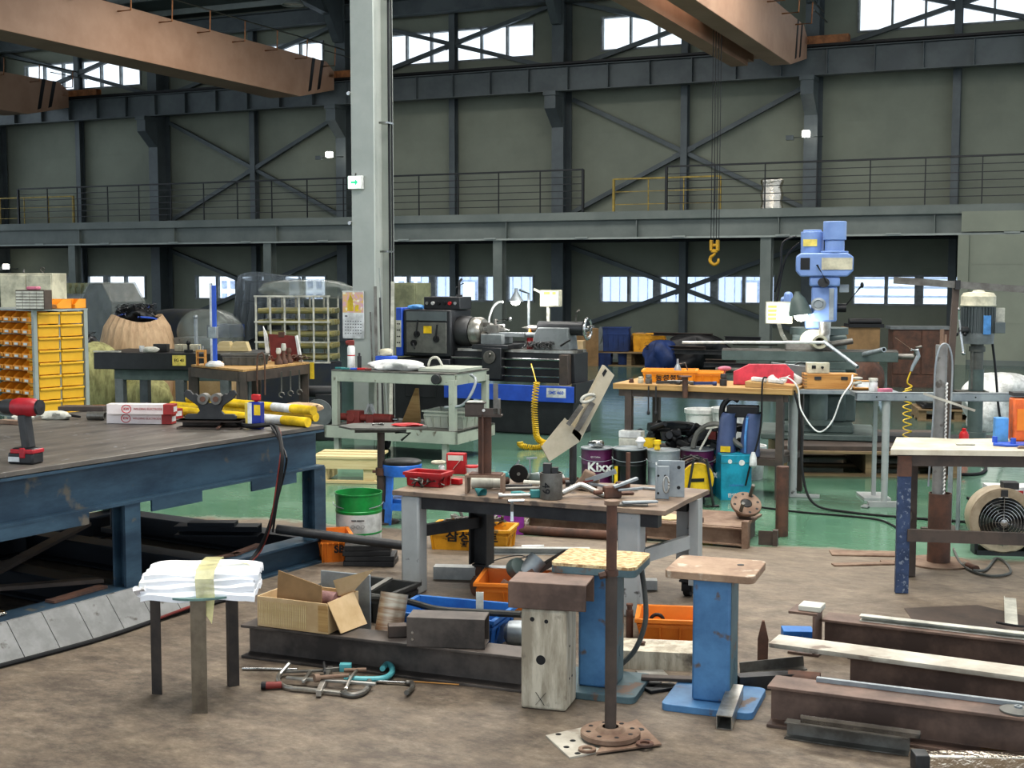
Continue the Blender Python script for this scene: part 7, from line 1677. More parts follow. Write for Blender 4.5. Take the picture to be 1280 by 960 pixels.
# yellow crate with lettering
r = crate('yellow crate with black Korean lettering and a phone number behind the table leg', at(592, 684), R(-12), .5, .26, .14, 'crate_yellow', None, ribs=2)
text(r, '삼성볼트', .07, 'ink', (.02, -.132, .085), FR, bold=.03, squash=1.3); text(r, '☎ 733-2252', .035, 'ink', (.04, -.124, .04), FR, bold=.02)
m = MB(); rods(m, 24, 81, (.18, .07, .02), .2, .01); T('steel_scraps', 'steel bar scraps filling the yellow lettered crate', 'scraps', m, 'mid_steel', at(592, 680)+Vector((0, .02, .13)), R(-12), kind='stuff')
mat('box_purple', (150, 60, 160), .5); mat('box_lilac', (196, 150, 210), .6)
r = E('purple_box', 'purple carton printed 46 on its pale lilac side', 'box', at(626, 672)+Vector((0, .1, 0)), R(-6)); m = MB(); m.b6(-.17, .15, 0, .2, 0, .22); P(r, 'carton', m, 'box_purple', bev=.003); m = MB(); m.b6(-.15, -.02, -.004, 0, .1, .2); P(r, 'lilac_panel', m, 'box_lilac'); text(r, '46', .05, 'ink', (-.09, -.006, .145), FR, bold=.04)
m = MB(); m.b6(.02, .13, -.004, 0, .13, .2); P(r, 'print_panel', m, 'kix_purple')
m = MB(); m.prism([(0, 0), (.26, 0), (.26, .06), (.05, .06), (.03, .1), (0, .1)], 0, .1, 'y'); T('beam_offcut', 'stubby steel channel offcut with raised end behind the round bar', 'offcut', m, 'brown_steel', PW @ Vector((-.0, .02, .132)), RB)
m = MB(); m.cyl((0, 0, 0), (0, 0, .16), .05, n=16); T('wrapped_roll', 'roll wrapped in crumpled grey film next to the purple carton', 'roll', m, 'foil', at(655, 670)+Vector((0, .12, 0)))
# metal strips on the floor
mat('galv_light', (196, 198, 194), .4, .2, c2=(168, 170, 168), scale=7)
m = MB(); m.chan((0, 0, .02), (.72, 0, .02), .05, .04, .003); T('galvanized_channel', 'pale galvanized channel strip lying on the floor by the yellow crate', 'channel', m, 'galv_light', at(590, 692), R(-2))
m = MB(); m.hollow((0, 0, .035), (.55, 0, .035), .08, .07, .004); T('galvanized_channel', 'pale square steel tube on the floor behind the grey table leg', 'channel', m, 'galv_light', at(543, 722), R(-6))
m = MB(); m.hollow((0, 0, .03), (.5, 0, .03), .07, .05, .004); T('galvanized_channel', 'pale square tube end on the floor between the table and blue stand', 'channel', m, 'galv_light', at(706, 735), R(-4))
m = MB(); m.cyl((0, 0, .012), (.14, 0, .012), .012); T('white_tube', 'short white tube lying on the floor in front of the yellow crate', 'tube', m, 'white', at(652, 686), R(4))
m = MB(); m.lathe([(.012, 0), (.02, 0), (.02, .03), (.012, .03)], (0, 0, .02), (1, -.3, 0)); T('tape_roll', 'small white tape roll on the floor under the work table', 'tape', m, 'white', at(600, 702))
m = MB(); m.tube(wob([at(602, 705, .004), at(630, 697, .004), at(650, 694, .004), at(662, 700, .004), at(640, 702, .004), at(668, 692, .004)], 6), .003); T('wire', 'thin dark wire curled on the floor under the work table', 'wire', m, 'dark_steel')
# black pipe resting on the lower frame, slabs, SB crate
a = dp(346, 661, 7.62); b = dp(512, 683, 7.55); m = MB(); m.pipe((0, 0, 0), b-a, .027, .021, n=20); T('black_pipe', 'long black steel pipe reaching from the welding table frame to the grey table leg', 'pipe', m, 'dark_steel', a)
lab = ['bottom black slab of the stack behind the cardboard box', 'second black slab of the stack from below', 'third black slab of the stack', 'top black slab of the stack under the black pipe']
for i in range(4): box_thing('steel_slab', lab[i], 'slab', at(462, 708)+Vector((.012*(i % 2)-.01*i, .08, .031*i+.001)), R(-4+3*i), .3-.01*i, .18, .03, 'dark_steel')
r = crate('orange crate lettered SB at the foot of the welding table corner leg', at(414, 704)+Vector((.0, .12, 0)), R(14), .18, .22, .17, 'crate_orange', None)
text(r, 'SB', .06, 'ink', (.02, -.115, .08), FR, bold=.04)
# rubber strip etc left
mat('pale_plate', (196, 190, 176), .55, c2=(160, 152, 138), scale=4, speck=((120, 104, 92), 7, .62))
# ================================================================ FOREGROUND
# three legged stool with bundle
q = at(247, 888); zt = .455; r = E('steel_stool', 'small round topped stool on three flat steel legs', 'stool', Vector((q.x-.0, 5.12, 0)), 0)
mat('leg_dark', (66, 58, 52), .5, c2=(46, 41, 38), scale=6); mat('leg_bare', (128, 118, 102), .4, .4, c2=(98, 88, 76), scale=7)
mat('teal_top', (110, 140, 134), .5)
sc = Vector((0, .0, 0))
m = MB(); m.cyl((0, .08, zt-.008), (0, .08, zt), .195, n=40); P(r, 'seat_plate', m, 'teal_top')
L0 = at(250, 892)-r.location; L1 = at(196, 868)-r.location; L2 = at(293, 858)-r.location
for p, ms, a in ((L0, 'leg_bare', 4), (L1, 'leg_dark', -14), (L2, 'leg_dark', 30)):
    m = MB(); m.X = Matrix.Translation((p.x, p.y, 0)) @ Matrix.Rotation(R(a), 4, 'Z'); w_ = .03 if ms == 'leg_bare' else .022
    m.sec([(-w_, 0), (w_, 0), (w_, .028), (w_-.005, .028), (w_-.005, .005), (-w_, .005)], (0, 0, 0), (0, 0, zt-.008), up=(0, 1, 0)); P(r, 'leg', m, ms)
# white glove bundle
bc = r.location+Vector((0, .06, zt+.002))
r = E('glove_bundle', 'bundle of folded white work gloves taped together on the steel stool', 'gloves', bc, R(4))
mat('white_cloth', (240, 240, 242), .7, c2=(226, 228, 232), scale=6)
rn = random.Random(9)
for i in range(4):
    z = .016+.023*i; ox = rn.uniform(-.012, .012)
    def gl(u, v, z=z, ox=ox, i=i):
        x = (u-.5)*.44+ox; e = abs(u-.5)*2
        y = (v-.5)*(.29-.03*i)*(1-.12*e**4)
        up = .016*math.cos((v-.5)*PI)*(1-e**6)-.012*abs(2*v-1)**6+.004*math.sin(x*26+i*2)*math.cos(v*9)+.006*math.sin(v*14+i)
        dr = -.02*max(0, e-.85)*6*(.4 if i else 1)
        return (x, y+.006*math.sin(x*20+i), z+up+dr*.4)
    m = MB(); m.grid(gl, 40, 20, thick=.022); P(r, 'glove_layer', m, 'white_cloth')
m = MB(); m.tube([(-.2, -.12, .03), (-.24, -.1, .02), (-.235, -.08, .0), (-.22, -.09, -.012)], [.012, .016, .013, .006]); P(r, 'glove_finger', m, 'white_cloth')
mat('clear_tape', (226, 220, 160), .3, alpha=.75)
m = MB(); m.tube([(0, 0, 0), (.001, 0, 0)], .001)
m = MB(); tp = [(.03, .145, .02), (.03, .12, .1), (.03, 0, .109), (.03, -.12, .098), (.03, -.152, .07), (.035, -.158, .0), (.04, -.16, -.05)]
vs = []; 
for i, p in enumerate(tp): w_ = .036 if i < 6 else .02; vs += [(p[0]-w_, p[1], p[2]), (p[0]+w_, p[1], p[2])]
vs[-2] = (.03, -.161, -.06); vs[-1] = (.058, -.161, -.105)
m.add(vs, [(2*i, 2*i+1, 2*i+3, 2*i+2) for i in range(len(tp)-1)]); P(r, 'tape_strip', m, 'clear_tape')
m = MB(); tp = wob([(-.23, -.13, .03), (-.2, -.12, .085), (-.1, -.09, .105), (.05, -.05, .112), (.18, -.04, .105), (.22, -.03, .06)], 5); m.add([v for p in tp for v in (p+Vector((0, -.008, 0)), p+Vector((0, .008, 0)))], [(2*i, 2*i+1, 2*i+3, 2*i+2) for i in range(len(tp)-1)]); P(r, 'tape_strip', m, 'clear_tape')

# ---- H beam on the floor with things on it
a = at(300, 800, 0); 
HA = at(302, 822); HB = at(652, 866)
d = (HB-HA); hang = math.atan2(d.y, d.x); r = E('steel_beam', 'dark steel H beam lying on the floor under the cardboard box', 'beam', HA+Vector((-math.sin(hang)*.07, math.cos(hang)*.07, 0)), hang)
mat('beam_dark', (96, 88, 82), .5, .2, c2=(62, 57, 54), scale=4); mat('beam_brown', (120, 98, 86), .6, c2=(84, 68, 60), scale=4)
m = MB(); m.ibeam((0, 0, .075), (d.length, 0, .075), .15, .15, .012, .009); P(r, 'section', m, 'beam_dark', bev=.002)
def hb(u, v=.0, z=.152): return HA+Vector((-math.sin(hang)*(.07+v), math.cos(hang)*(.07+v), z))+d*u
# cardboard box resting at the beam's far side
cq = at(385, 776, .152); cz = .152
r = E('cardboard_box', 'open torn cardboard box with flaps up holding a rolled pinkish cloth', 'box', hb(.2, .06), hang+R(-2))
m = MB(); W, D, H = .36, .26, .135
def pnl(x0, y0, x1, y1, h0, h1, t=.006): 
    m.bar(((x0), y0, (h0+h1)/2), (x1, y1, (h0+h1)/2), t, h1-h0)
pnl(-W/2, -D/2, W/2, -D/2, 0, H); pnl(-W/2, D/2, W/2, D/2, 0, H); pnl(-W/2, -D/2, -W/2, D/2, 0, H); pnl(W/2, -D/2, W/2, D/2, 0, H); m.b6(-W/2, W/2, -D/2, D/2, 0, .006)
P(r, 'carton', m, 'cardboard', bev=.002)
m = MB(); m.add([(-W/2+.06, -D/2+.06, H-.03), (W/2-.05, -D/2+.03, H-.03), (W/2-.06, -D/2+.05, H+.06), (-W/2+.05, -D/2+.09, H+.1), (-W/2+.06, -D/2+.066, H-.03), (W/2-.05, -D/2+.036, H-.03), (W/2-.06, -D/2+.056, H+.06), (-W/2+.05, -D/2+.096, H+.1)], [(0, 1, 2, 3), (7, 6, 5, 4), (0, 4, 5, 1), (2, 6, 7, 3), (0, 3, 7, 4), (1, 5, 6, 2)]); P(r, 'flap', m, 'cardboard_dark')
m = MB(); m.add([(W/2-.03, D/2-.12, H), (W/2-.02, D/2, H), (W/2+.07, D/2+.02, H+.1), (W/2-.05, D/2-.13, H+.07)], [(0, 1, 2, 3), ]); m.add([(W/2-.03, D/2-.115, H), (W/2-.02, D/2+.005, H), (W/2+.07, D/2+.025, H+.1), (W/2-.05, D/2-.125, H+.07)], [(3, 2, 1, 0)]); P(r, 'flap', m, 'cardboard')
m = MB(); m.add([(W/2, -D/2, H), (W/2, D/2-.04, H), (W/2+.07, D/2-.05, H-.13), (W/2+.05, -D/2+.02, H-.13)], [(0, 1, 2, 3)]); m.add([(W/2, -D/2, H+.005), (W/2, D/2-.04, H+.005), (W/2+.075, D/2-.05, H-.13), (W/2+.055, -D/2+.02, H-.13)], [(3, 2, 1, 0)]); P(r, 'flap', m, 'cardboard')
m = MB()
for i in range(26): m.b6(-W/2+.01+i*.0095, -W/2+.0135+i*.0095, -D/2-.0045, -D/2-.003, .01, H-.02)
P(r, 'torn_corrugation', m, 'wood_light'); r.children[-1]['kind'] = 'stuff'
m = MB(); m.b6(W/2-.045, W/2+.004, -D/2-.0045, -D/2-.0032, .01, H-.01); P(r, 'brown_tape', m, 'wood_top')
m = MB(); m.cyl((-.06, 0, .035), (.08, .02, .035), .035); m.tube([(.085+.0*a, .02+.005*a*math.cos(a), .035+.005*a*math.sin(a)) for a in [x*.5 for x in range(14)]], .004); mat('rag_pink', (150, 116, 112), .8, c2=(120, 90, 88), scale=16, bump=.3)
T('rolled_cloth', 'rolled pinkish brown cloth inside the open cardboard box', 'cloth', m, 'rag_pink', hb(.245, .06, .152+.08), hang-R(10))
box_thing('foam_sheet', 'grey thin sheet standing behind the cardboard box', 'sheet', hb(.2, .3, .0)+Vector((.05, 0, 0)), hang, .26, .01, .33, 'galv')
# channel piece on the beam
r = E('channel_offcut', 'short dark steel box channel lying on the beam in front of the blue crate', 'channel', hb(.735, -.01), hang+R(14))
m = MB(); m.hollow((-.165, 0, .062), (.165, 0, .062), .13, .125, .007); P(r, 'channel', m, 'beam_dark', bev=.002)
m = MB()
for z in (.04, .075): m.cyl((-.14, -.066, z*.8), (-.14, -.068, z*.8), .006, n=10)
P(r, 'hole', m, 'chrome'); r.children[-1]['kind'] = 'stuff'
box_thing('small_plate', 'small steel box end left of the short dark channel', 'plate', hb(.545, .02), hang+R(30), .08, .06, .05, 'brown_steel')
# corroded sleeve
q = hb(.46, .12, .0); r = E('pipe_sleeve', 'heat stained steel pipe sleeve standing between the black and blue crates', 'pipe', Vector((q.x, q.y, .01)), 0, rot=(R(-14), R(8), 0))
mat('heat_steel', (176, 168, 152), .4, .5, c2=(132, 100, 76), scale=3, stretch=(.6, .6, 9), mix=(.42, .6))
m = MB(); m.pipe((0, 0, .0), (0, 0, .29), .062, .056, n=34); P(r, 'sleeve', m, 'heat_steel'); 
# black crate
crate('dark grey low crate with lid behind the pipe sleeve', at(455, 776)+Vector((-.0, .14, 0)), hang+R(-6), .42, .3, .15, 'crate_black')
m = MB(); m.bar((-.1, 0, .0), (.1, 0, .03), .03, .012); T('flat_bar', 'flat bar sticking up in the dark grey crate', 'flat bar', m, 'mid_steel', at(455, 776)+Vector((.06, .14, .13)), R(60))
m = blob(.1, .05, .03, 99, n=10); T('white_rag', 'white rag inside the dark grey crate', 'rag', m, 'white', at(448, 770)+Vector((-.06, .12, .09)))
# blue crate
bq = at(566, 812)+Vector((0, .16, 0)); r = crate('blue plastic crate with faded lettering behind the steel beam', bq, hang+R(2), .5, .32, .155, 'crate_blue', ribs=0)
text(r, '▮▮ 동성정공 산업', .042, 'crate_grey', (-.03, -.158, .1), FR, squash=1.0)
m = MB(); m.tube(wob([(-.42, .04, .0), (-.2, .0, .012), (0, -.06, .0), (.2, -.05, .0), (.4, -.06, .008)], 6), .016); T('rubber_strip', 'long dark rubber strip lying across the blue crate', 'strip', m, 'crate_black', bq+Vector((-.05, -.02, .165)), hang+R(4))
m = MB(); m.chan((0, 0, 0), (0, .02, .22), .035, .02, .004); T('white_angle', 'short white angle bar standing in the blue crate', 'angle', m, 'off_white', bq+Vector((.12, -.04, .012)), 0)
m = MB(); m.lathe([(0, 0), (.03, 0), (.055, .02), (.06, .05), (.06, .16), (.05, .19), (0, .19)], (0, 0, .062), (1, -.15, .0)); T('glass_jar', 'cloudy round glass jar lying on the floor right of the blue crate', 'jar', m, 'galv', at(636, 812)+Vector((-.02, .06, 0)))
# orange crate with junk
oq = at(652, 770)+Vector((0, .26, 0)); r = crate('orange crate of pipe fittings under the work table', oq, R(-8), .42, .34, .14, 'crate_orange', ribs=3)
def oc(x, y, z): return oq+Vector((x, y, z))
m = MB(); m.lathe([(.03, 0), (.05, 0), (.055, .02), (.05, .05), (.03, .06)], (0, 0, 0), (.6, -.6, .5)); T('green_fitting', 'round dark green fitting in the orange crate', 'fitting', m, 'mill_grey', oc(-.04, .02, .17))
m = MB(); m.cyl((-.02, 0, 0), (.05, .03, .08), .05, n=20); T('glass_jar', 'grey cloudy bottle in the orange crate', 'bottle', m, 'galv', oc(.04, .0, .15))
m = MB(); m.cyl((-.05, 0, 0), (.02, .02, .04), .036, n=14); T('steel_scraps', 'rusty scrap pieces in the middle of the orange crate', 'scraps', m, 'rust', oc(.05, -.05, .12))
m = MB(); m.bar((-.1, 0, 0), (.12, .05, .12), .05, .03); T('flat_bar', 'thick dark bar sticking out of the orange crate to the right', 'flat bar', m, 'brown_steel', oc(.12, .02, .13))
m = MB(); m.cyl((-.07, 0, 0), (.1, .03, .07), .011); T('metal_rod', 'pale rod beside the thick dark bar in the orange crate', 'rod', m, 'rust_light', oc(.17, -.04, .14))
m = MB(); m.prism([(0, 0), (.15, 0), (.05, .06)], 0, .004, 'y'); T('clear_sheet', 'small pale sheet scrap at the left in the orange crate', 'sheet', m, 'plastic_wrap', oc(-.14, -.05, .08))
m = MB(); m.lathe([(.02, -.02), (.05, -.02), (.05, .02), (.02, .02)], (0, 0, .05), (1, .3, 0))
for i in range(10):
    a = 2*PI*i/10; m.box((.0, .052*math.cos(a), .05+.052*math.sin(a)), (.04, .014, .014), (a, 0, 0))
T('gear_wheel', 'small rusty gear wheel standing on the floor left of the orange crate', 'gear', m, 'rust', at(598, 745), R(20))
box_thing('red_packet', 'flat red and white packet on the floor left of the orange crate', 'packet', at(604, 728), R(-10), .1, .06, .02, 'red')

# ---- clamps on the floor
def fl(px, py, z=.014): return at(px, py, z)
def path(par, name, pts, rr, ms, z=.014, n=10, sm=5):
    m = MB(); m.tube(wob([fl(*p[:2], p[2] if len(p) > 2 else z) for p in pts], sm), rr, n=n); return P(par, name, m, ms)
def flat(par, name, a, b, w, h, ms, z=.014):
    m = MB(); m.bar(fl(a[0], a[1], z), fl(b[0], b[1], z), w, h); return P(par, name, m, ms, bev=.002)
mat('clamp_teal', (96, 168, 172), .45, c2=(80, 150, 156), scale=10)
c = E('bar_clamp', 'chrome bar clamp with red and black handle, nearest to the camera on the floor', 'clamp', (0, 0, 0))
path(c, 'bow', [(362, 829, .05), (354, 838, .03), (348, 846), (349, 853), (356, 858), (366, 860)], .0095, 'bright_steel')
flat(c, 'bar', (364, 860), (427, 866), .022, .012, 'bright_steel')
flat(c, 'sliding_jaw', (398, 867), (413, 836), .022, .026, 'bright_steel', .02)
flat(c, 'foot', (379, 852), (388, 840), .014, .014, 'bright_steel', .03)
path(c, 'jaw_end', [(427, 866), (442, 869), (456, 864), (462, 853), (457, 848)], .012, 'mid_steel')
m = MB(); m.cyl(fl(332, 857, .018), fl(352, 856, .018), .016, .014, n=16); o = P(c, 'handle', m, 'red_dull'); m = MB(); m.cyl(fl(327, 857, .018), fl(333, 857, .018), .0165, n=16); P(o, 'black_end', m, 'black')
c = E('bar_clamp', 'steel clamp with rusty screw lying across the middle of the clamp pile', 'clamp', (0, 0, 0))
flat(c, 'bar', (358, 847), (470, 855), .018, .012, 'bright_steel', .03)
m = MB(); m.cyl(fl(397, 847, .045), fl(436, 844, .045), .0085, n=12); m.cyl(fl(393, 848, .045), fl(399, 847, .045), .017, n=14); P(c, 'screw', m, 'rust_light')
path(c, 'tommy_bar', [(406, 841, .05), (405, 828, .05)], .005, 'dark_steel')
path(c, 'swivel_pad', [(432, 862, .03), (438, 848, .04), (446, 838, .04)], .007, 'bright_steel')
c = E('bar_clamp', 'short steel clamp lying at the back of the clamp pile', 'clamp', (0, 0, 0))
flat(c, 'bar', (352, 840), (405, 838), .016, .01, 'mid_steel', .02); m = MB(); m.cyl(fl(430, 838, .04), fl(458, 837, .04), .009, n=12); P(c, 'screw', m, 'rust_light'); flat(c, 'jaw', (405, 838), (430, 836), .014, .02, 'mid_steel', .03)
c = E('g_clamp', 'teal G clamp lying behind the chrome clamps', 'clamp', (0, 0, 0))
path(c, 'frame', [(430, 848, .025), (455, 849, .02), (478, 848, .02), (489, 842, .02), (490, 834, .03), (484, 829, .03)], .0125, 'clamp_teal')
m = MB(); m.box(fl(432, 834, .04), (.05, .03, .035)); P(c, 'nut', m, 'clamp_teal', bev=.003); m = MB(); m.cyl(fl(484, 829, .03), fl(478, 836, .03), .012, n=12); P(c, 'anvil', m, 'clamp_teal')
m = MB(); m.cyl((0, 0, .008), (.24, 0, .008), .007, n=12); T('metal_rod', 'long shiny rod poking left from the clamp pile', 'rod', m, 'chrome', at(303, 838), R(-3))
c = E('hook_bar', 'chrome bar with hooked end at the right of the clamp pile', 'bar', (0, 0, 0))
flat(c, 'bar', (440, 850), (508, 853), .016, .01, 'chrome', .012); path(c, 'hook', [(507, 853), (515, 854), (515, 860), (508, 866, .02)], .0105, 'mid_steel')
m = MB(); m.cyl((0, 0, .004), (.2, 0, .004), .0025, n=6); T('thin_wire', 'thin coppery wire on the floor right of the hooked bar', 'wire', m, 'wood_box', at(516, 853), R(-12))

# ---- weathered block with channel cap
mat('block_grey', (196, 187, 168), .6, c2=(150, 140, 122), scale=5, stretch=(4, 4, .7), speck=((104, 96, 86), 9, .62))
q = at(690, 890); r = E('drilled_post', 'weathered grey drilled hollow steel block standing upright on the floor', 'block', q+Vector((-.01, .1, 0)), R(-17))
m = MB(); m.box((0, 0, .2), (.185, .165, .4)); P(r, 'block', m, 'block_grey', bev=.012)
for x, z, rr in ((-.045, .36, .009), (.012, .355, .008), (-.01, .2, .019)):
    m = MB(); m.cyl((x, -.0822, z), (x, -.0835, z), rr, n=20); P(r, 'hole', m, 'black')
for y, z in ((-.03, .12), (.01, .12), (-.03, .25)):
    m = MB(); m.cyl((.092, y, z), (.0938, y, z), .005, n=10); P(r, 'hole', m, 'black')
m = MB(); m.bar((-.03, -.084, .02), (.01, -.084, .07), .001, .003, up=(0, 1, 0)); m.bar((.005, -.084, .02), (-.03, -.084, .07), .001, .003, up=(0, 1, 0)); P(r, 'painted_cross', m, 'ink')
r = E('steel_channel', 'brown steel channel resting like a cap on the grey drilled block', 'channel', q+Vector((.0, .1, .402)), R(-14))
m = MB(); m.prism([(-.09, 0), (-.09, .105), (.09, .105), (.09, 0), (.082, 0), (.082, .097), (-.082, .097), (-.082, 0)], -.155, .155, 'x'); P(r, 'channel', m, 'beam_brown', bev=.003)
r.location += Vector((0, 0, .0))
# ---- blue pedestals
mat('pedestal_blue', (92, 138, 178), .5, c2=(68, 108, 148), scale=6, mix=(.35,.68), speck=((104, 88, 78), 11, .61)); mat('pedestal_green', (98, 118, 122), .55, c2=(76, 96, 102), scale=5, speck=((112, 88, 72), 11, .58))
mat('osb', (214, 192, 150), .8, c2=(164, 132, 92), scale=38, mix=(.42, .58), detail=2, stretch=(1, 2.2, 1), bump=.3); mat('ped_top', (166, 140, 116), .65, c2=(132, 106, 86), scale=5, speck=((190, 176, 156), 11, .6))
def rr2(w, d, c):  # rounded corner rectangle
    out = []
    for sx, sy, a0 in ((1, 1, 0), (-1, 1, 90), (-1, -1, 180), (1, -1, 270)):
        for a in (0, 30, 60, 90): out.append((sx*(w/2-c)+c*math.cos(R(a0+a)), sy*(d/2-c)+c*math.sin(R(a0+a))))
    return out
def pedestal(label, loc, rz, top, H, w):
    p = E('steel_pedestal', label, 'pedestal', loc, rz)
    m = MB(); m.prism(rr2(.36, .34, .03), 0, .028, 'z'); P(p, 'base_plate', m, 'pedestal_blue' if w else 'pedestal_green', bev=.002)
    m = MB(); m.box((0, 0, .028+(H-.058)/2), (.15, .17, H-.058)); P(p, 'column', m, 'pedestal_blue', bev=.01)
    m = MB(); m.box((.0762, 0, .028+(H-.058)/2), (.002, .15, H-.07)); m.cyl((.076, .02, .16), (.079, .02, .16), .025); P(p, 'side_face', m, 'pedestal_green')
    m = MB(); m.prism(rr2(.35, .31, .03), H-.03, H, 'z'); P(p, 'top_plate', m, 'pedestal_green' if not w else 'ped_top', bev=.003)
    if not w: m = MB(); m.prism(rr2(.35, .31, .03), H, H+.012, 'z'); P(p, 'chipboard_pad', m, 'osb')
    return p
p1 = at(751, 860); pedestal('blue steel pedestal with a chipboard pad on top, behind the rusty pole', Vector((p1.x, p1.y+.0, 0)), R(-18), 0, .535, 0)
p2 = at(893, 878); r = pedestal('blue steel pedestal with bare brown top plate, right of the rusty pole', Vector((p2.x, p2.y, 0)), R(-20), 0, .555, 1)
m = MB(); m.cyl((.09, .04, .5555), (.09, .04, .557), .014); P(r, 'top_hole', m, 'black')
m = MB(); m.tube(wob([(.17, .02, .5), (.19, .02, .38), (.19, .03, .25), (.14, .05, .12), (.05, .1, .02)], 6), .011); T('grey_hose', 'grey hose hanging down from the chipboard topped pedestal', 'hose', m, 'crate_grey', Vector((p1.x, p1.y+.12, 0)), R(-18))
# ---- rusty pole with flanges
q = at(763, 925); r = E('flanged_pole', 'tall rusty pipe pole on a round flange in the foreground', 'pole', q+Vector((0, .0, .0)), 0)
r.location.z = .014
m = MB(); m.shell([(.03, .0), (.105, .0), (.11, .004), (.11, .02), (.105, .024), (.055, .024), (.045, .036), (.03, .038)], n=44); P(r, 'flange', m, 'rust_light')
for i in range(8):
    a = 2*PI*i/8+.2; m = MB(); m.cyl((.083*math.cos(a), .083*math.sin(a), .0235), (.083*math.cos(a), .083*math.sin(a), .0245), .009, n=14); P(r, 'bolt_hole', m, 'black')
m = MB(); m.cyl((0, 0, .02), (0, 0, .62), .0215, n=24); P(r, 'lower_pipe', m, 'brown_steel')
m = MB(); m.cyl((0, 0, .6), (0, 0, .86), .019, n=24); P(r, 'inner_pipe', m, 'rust')
m = MB(); m.cyl((0, 0, .6), (0, 0, .62), .025, n=24); m.cyl((-.022, -.01, .605), (-.045, -.014, .6), .013, n=6); P(r, 'lock_bolt', m, 'rust')
m = MB(); m.cyl((0, 0, .86), (0, 0, .875), .028, n=24); P(r, 'cap', m, 'rust_light')
# star plate beneath
bp0 = Vector((q.x, q.y, 0))
def onf(pts, z=0): return [tuple((at(px, py)-bp0)[:2]) for px, py in pts]
r = E('drilled_plate', 'pale drilled steel plate sticking out left beneath the round flange', 'plate', bp0)
m = MB(); m.prism(onf([(682, 921), (748, 907), (800, 930), (712, 949)]), 0, .0065, 'z'); P(r, 'plate', m, 'pale_plate')
for px, py in ((698, 920), (708, 936), (716, 928), (722, 944)):
    p_ = at(px, py)-bp0; m = MB(); m.cyl((p_.x, p_.y, .0065), (p_.x, p_.y, .0072), .011, n=16); P(r, 'hole', m, 'black')
r = E('drilled_plate', 'rusty drilled steel plate sticking out right beneath the round flange', 'plate', bp0)
m = MB(); m.prism(onf([(745, 945), (770, 912), (796, 903), (827, 934)]), .007, .013, 'z'); P(r, 'plate', m, 'rust_light')
for px, py in ((800, 916), (808, 930)):
    p_ = at(px, py)-bp0; m = MB(); m.cyl((p_.x, p_.y, .013), (p_.x, p_.y, .0137), .016, n=16); P(r, 'hole', m, 'black')
m = MB(); m.pipe((0, 0, 0), (0, 0, .008), .032, .019); T('washer', 'large rusty washer lying on the pale drilled plate in front of the flange', 'washer', m, 'rust_light', at(734, 938, .007))
m = MB(); m.pipe((0, 0, 0), (0, 0, .008), .032, .018); T('washer', 'large rusty washer lying on the rusty drilled plate right of the flange', 'washer', m, 'rust', at(806, 931, .0138))
# ---- between the pedestals
crate('bright orange crate between the two blue pedestals', at(842, 806)+Vector((0, .12, 0)), R(-8), .3, .26, .12, 'crate_orange', ribs=3)
oq = at(842, 806)+Vector((0, .12, .01))
m = MB(); m.tube([(.03*math.cos(a/14*2*PI), .012, .04+.03*math.sin(a/14*2*PI)) for a in range(14)], .009, closed=True); T('black_ring', 'black round ring part in the bright orange crate', 'ring', m, 'black', oq+Vector((-.06, .03, .02)))
m = MB(); m.ball((0, 0, .02), .035, sc=(1.4, .8, .6)); T('white_grip', 'white plastic part in the bright orange crate', 'part', m, 'white', oq+Vector((.06, .0, .02)))
m = MB(); m.box((0, 0, .02), (.08, .03, .03)); T('dark_bolt', 'dark steel part beside the ring in the bright orange crate', 'part', m, 'dark_steel', oq+Vector((.0, .02, .0)))
r = E('square_duct', 'rusty pale square steel box lying between the blue pedestals', 'box', at(822, 836)+Vector((0, .08, 0)), R(-9))
m = MB(); m.hollow((-.17, 0, .04), (.17, 0, .04), .2, .08, .004); P(r, 'duct', m, 'block_grey'); m = MB(); m.cyl((-.06, 0, .08), (-.06, 0, .095), .012, .016); P(r, 'knob', m, 'rust')
r = E('valve_stem', 'small rusty cylinder with stepped top standing behind the square box', 'cylinder', at(788, 800)+Vector((0, .05, 0))); m = MB(); m.cyl((0, 0, 0), (0, 0, .13), .017); m.cyl((0, 0, .13), (0, 0, .15), .012); m.cyl((0, 0, .15), (0, 0, .16), .016); P(r, 'body', m, 'rust')
for i, (px, py, L_, w_, a, z, ms) in enumerate(((800, 856, .16, .09, -30, 0, 'dark_steel'), (826, 862, .14, .07, 25, .0, 'machine_black'), (838, 850, .24, .05, -8, .03, 'brown_steel'), (815, 845, .12, .1, 10, .0, 'bright_steel'))):
    box_thing('scrap_plate', ['crumpled dark plate on the floor left of the right pedestal', 'small black plate beside the crumpled dark plate', 'dark flat bar lying over the scrap plates', 'shiny bent scrap behind the dark plates'][i], 'scrap', at(px, py, z), R(a), L_, w_, .014, ms)
m = MB(); m.cyl((0, 0, 0), (0, 0, .05), .035); T('tin_cup', 'shiny small steel cup left of the right pedestal column', 'cup', m, 'bright_steel', at(862, 834))
m = MB(); m.hollow((0, 0, .028), (.02, .3, .028), .06, .055, .004); T('square_tube', 'short square steel tube lying on the right pedestal base', 'tube', m, 'bright_steel', at(905, 912)+Vector((0, .0, .0)), R(-14), rot=(R(6), 0, R(-14)))
m = MB(); m.tube([(.045*math.cos(a/16*2*PI), .0, .05+.045*math.sin(a/16*2*PI)) for a in range(16)], .008, closed=True); T('steel_ring', 'pale steel ring leaning at the end of the dark H beam', 'ring', m, 'galv', at(652, 846)+Vector((.03, .06, 0)))
box_thing('white_bracket', 'small white plate behind the ring at the beam end', 'bracket', at(646, 822), R(-6), .12, .05, .008, 'off_white')
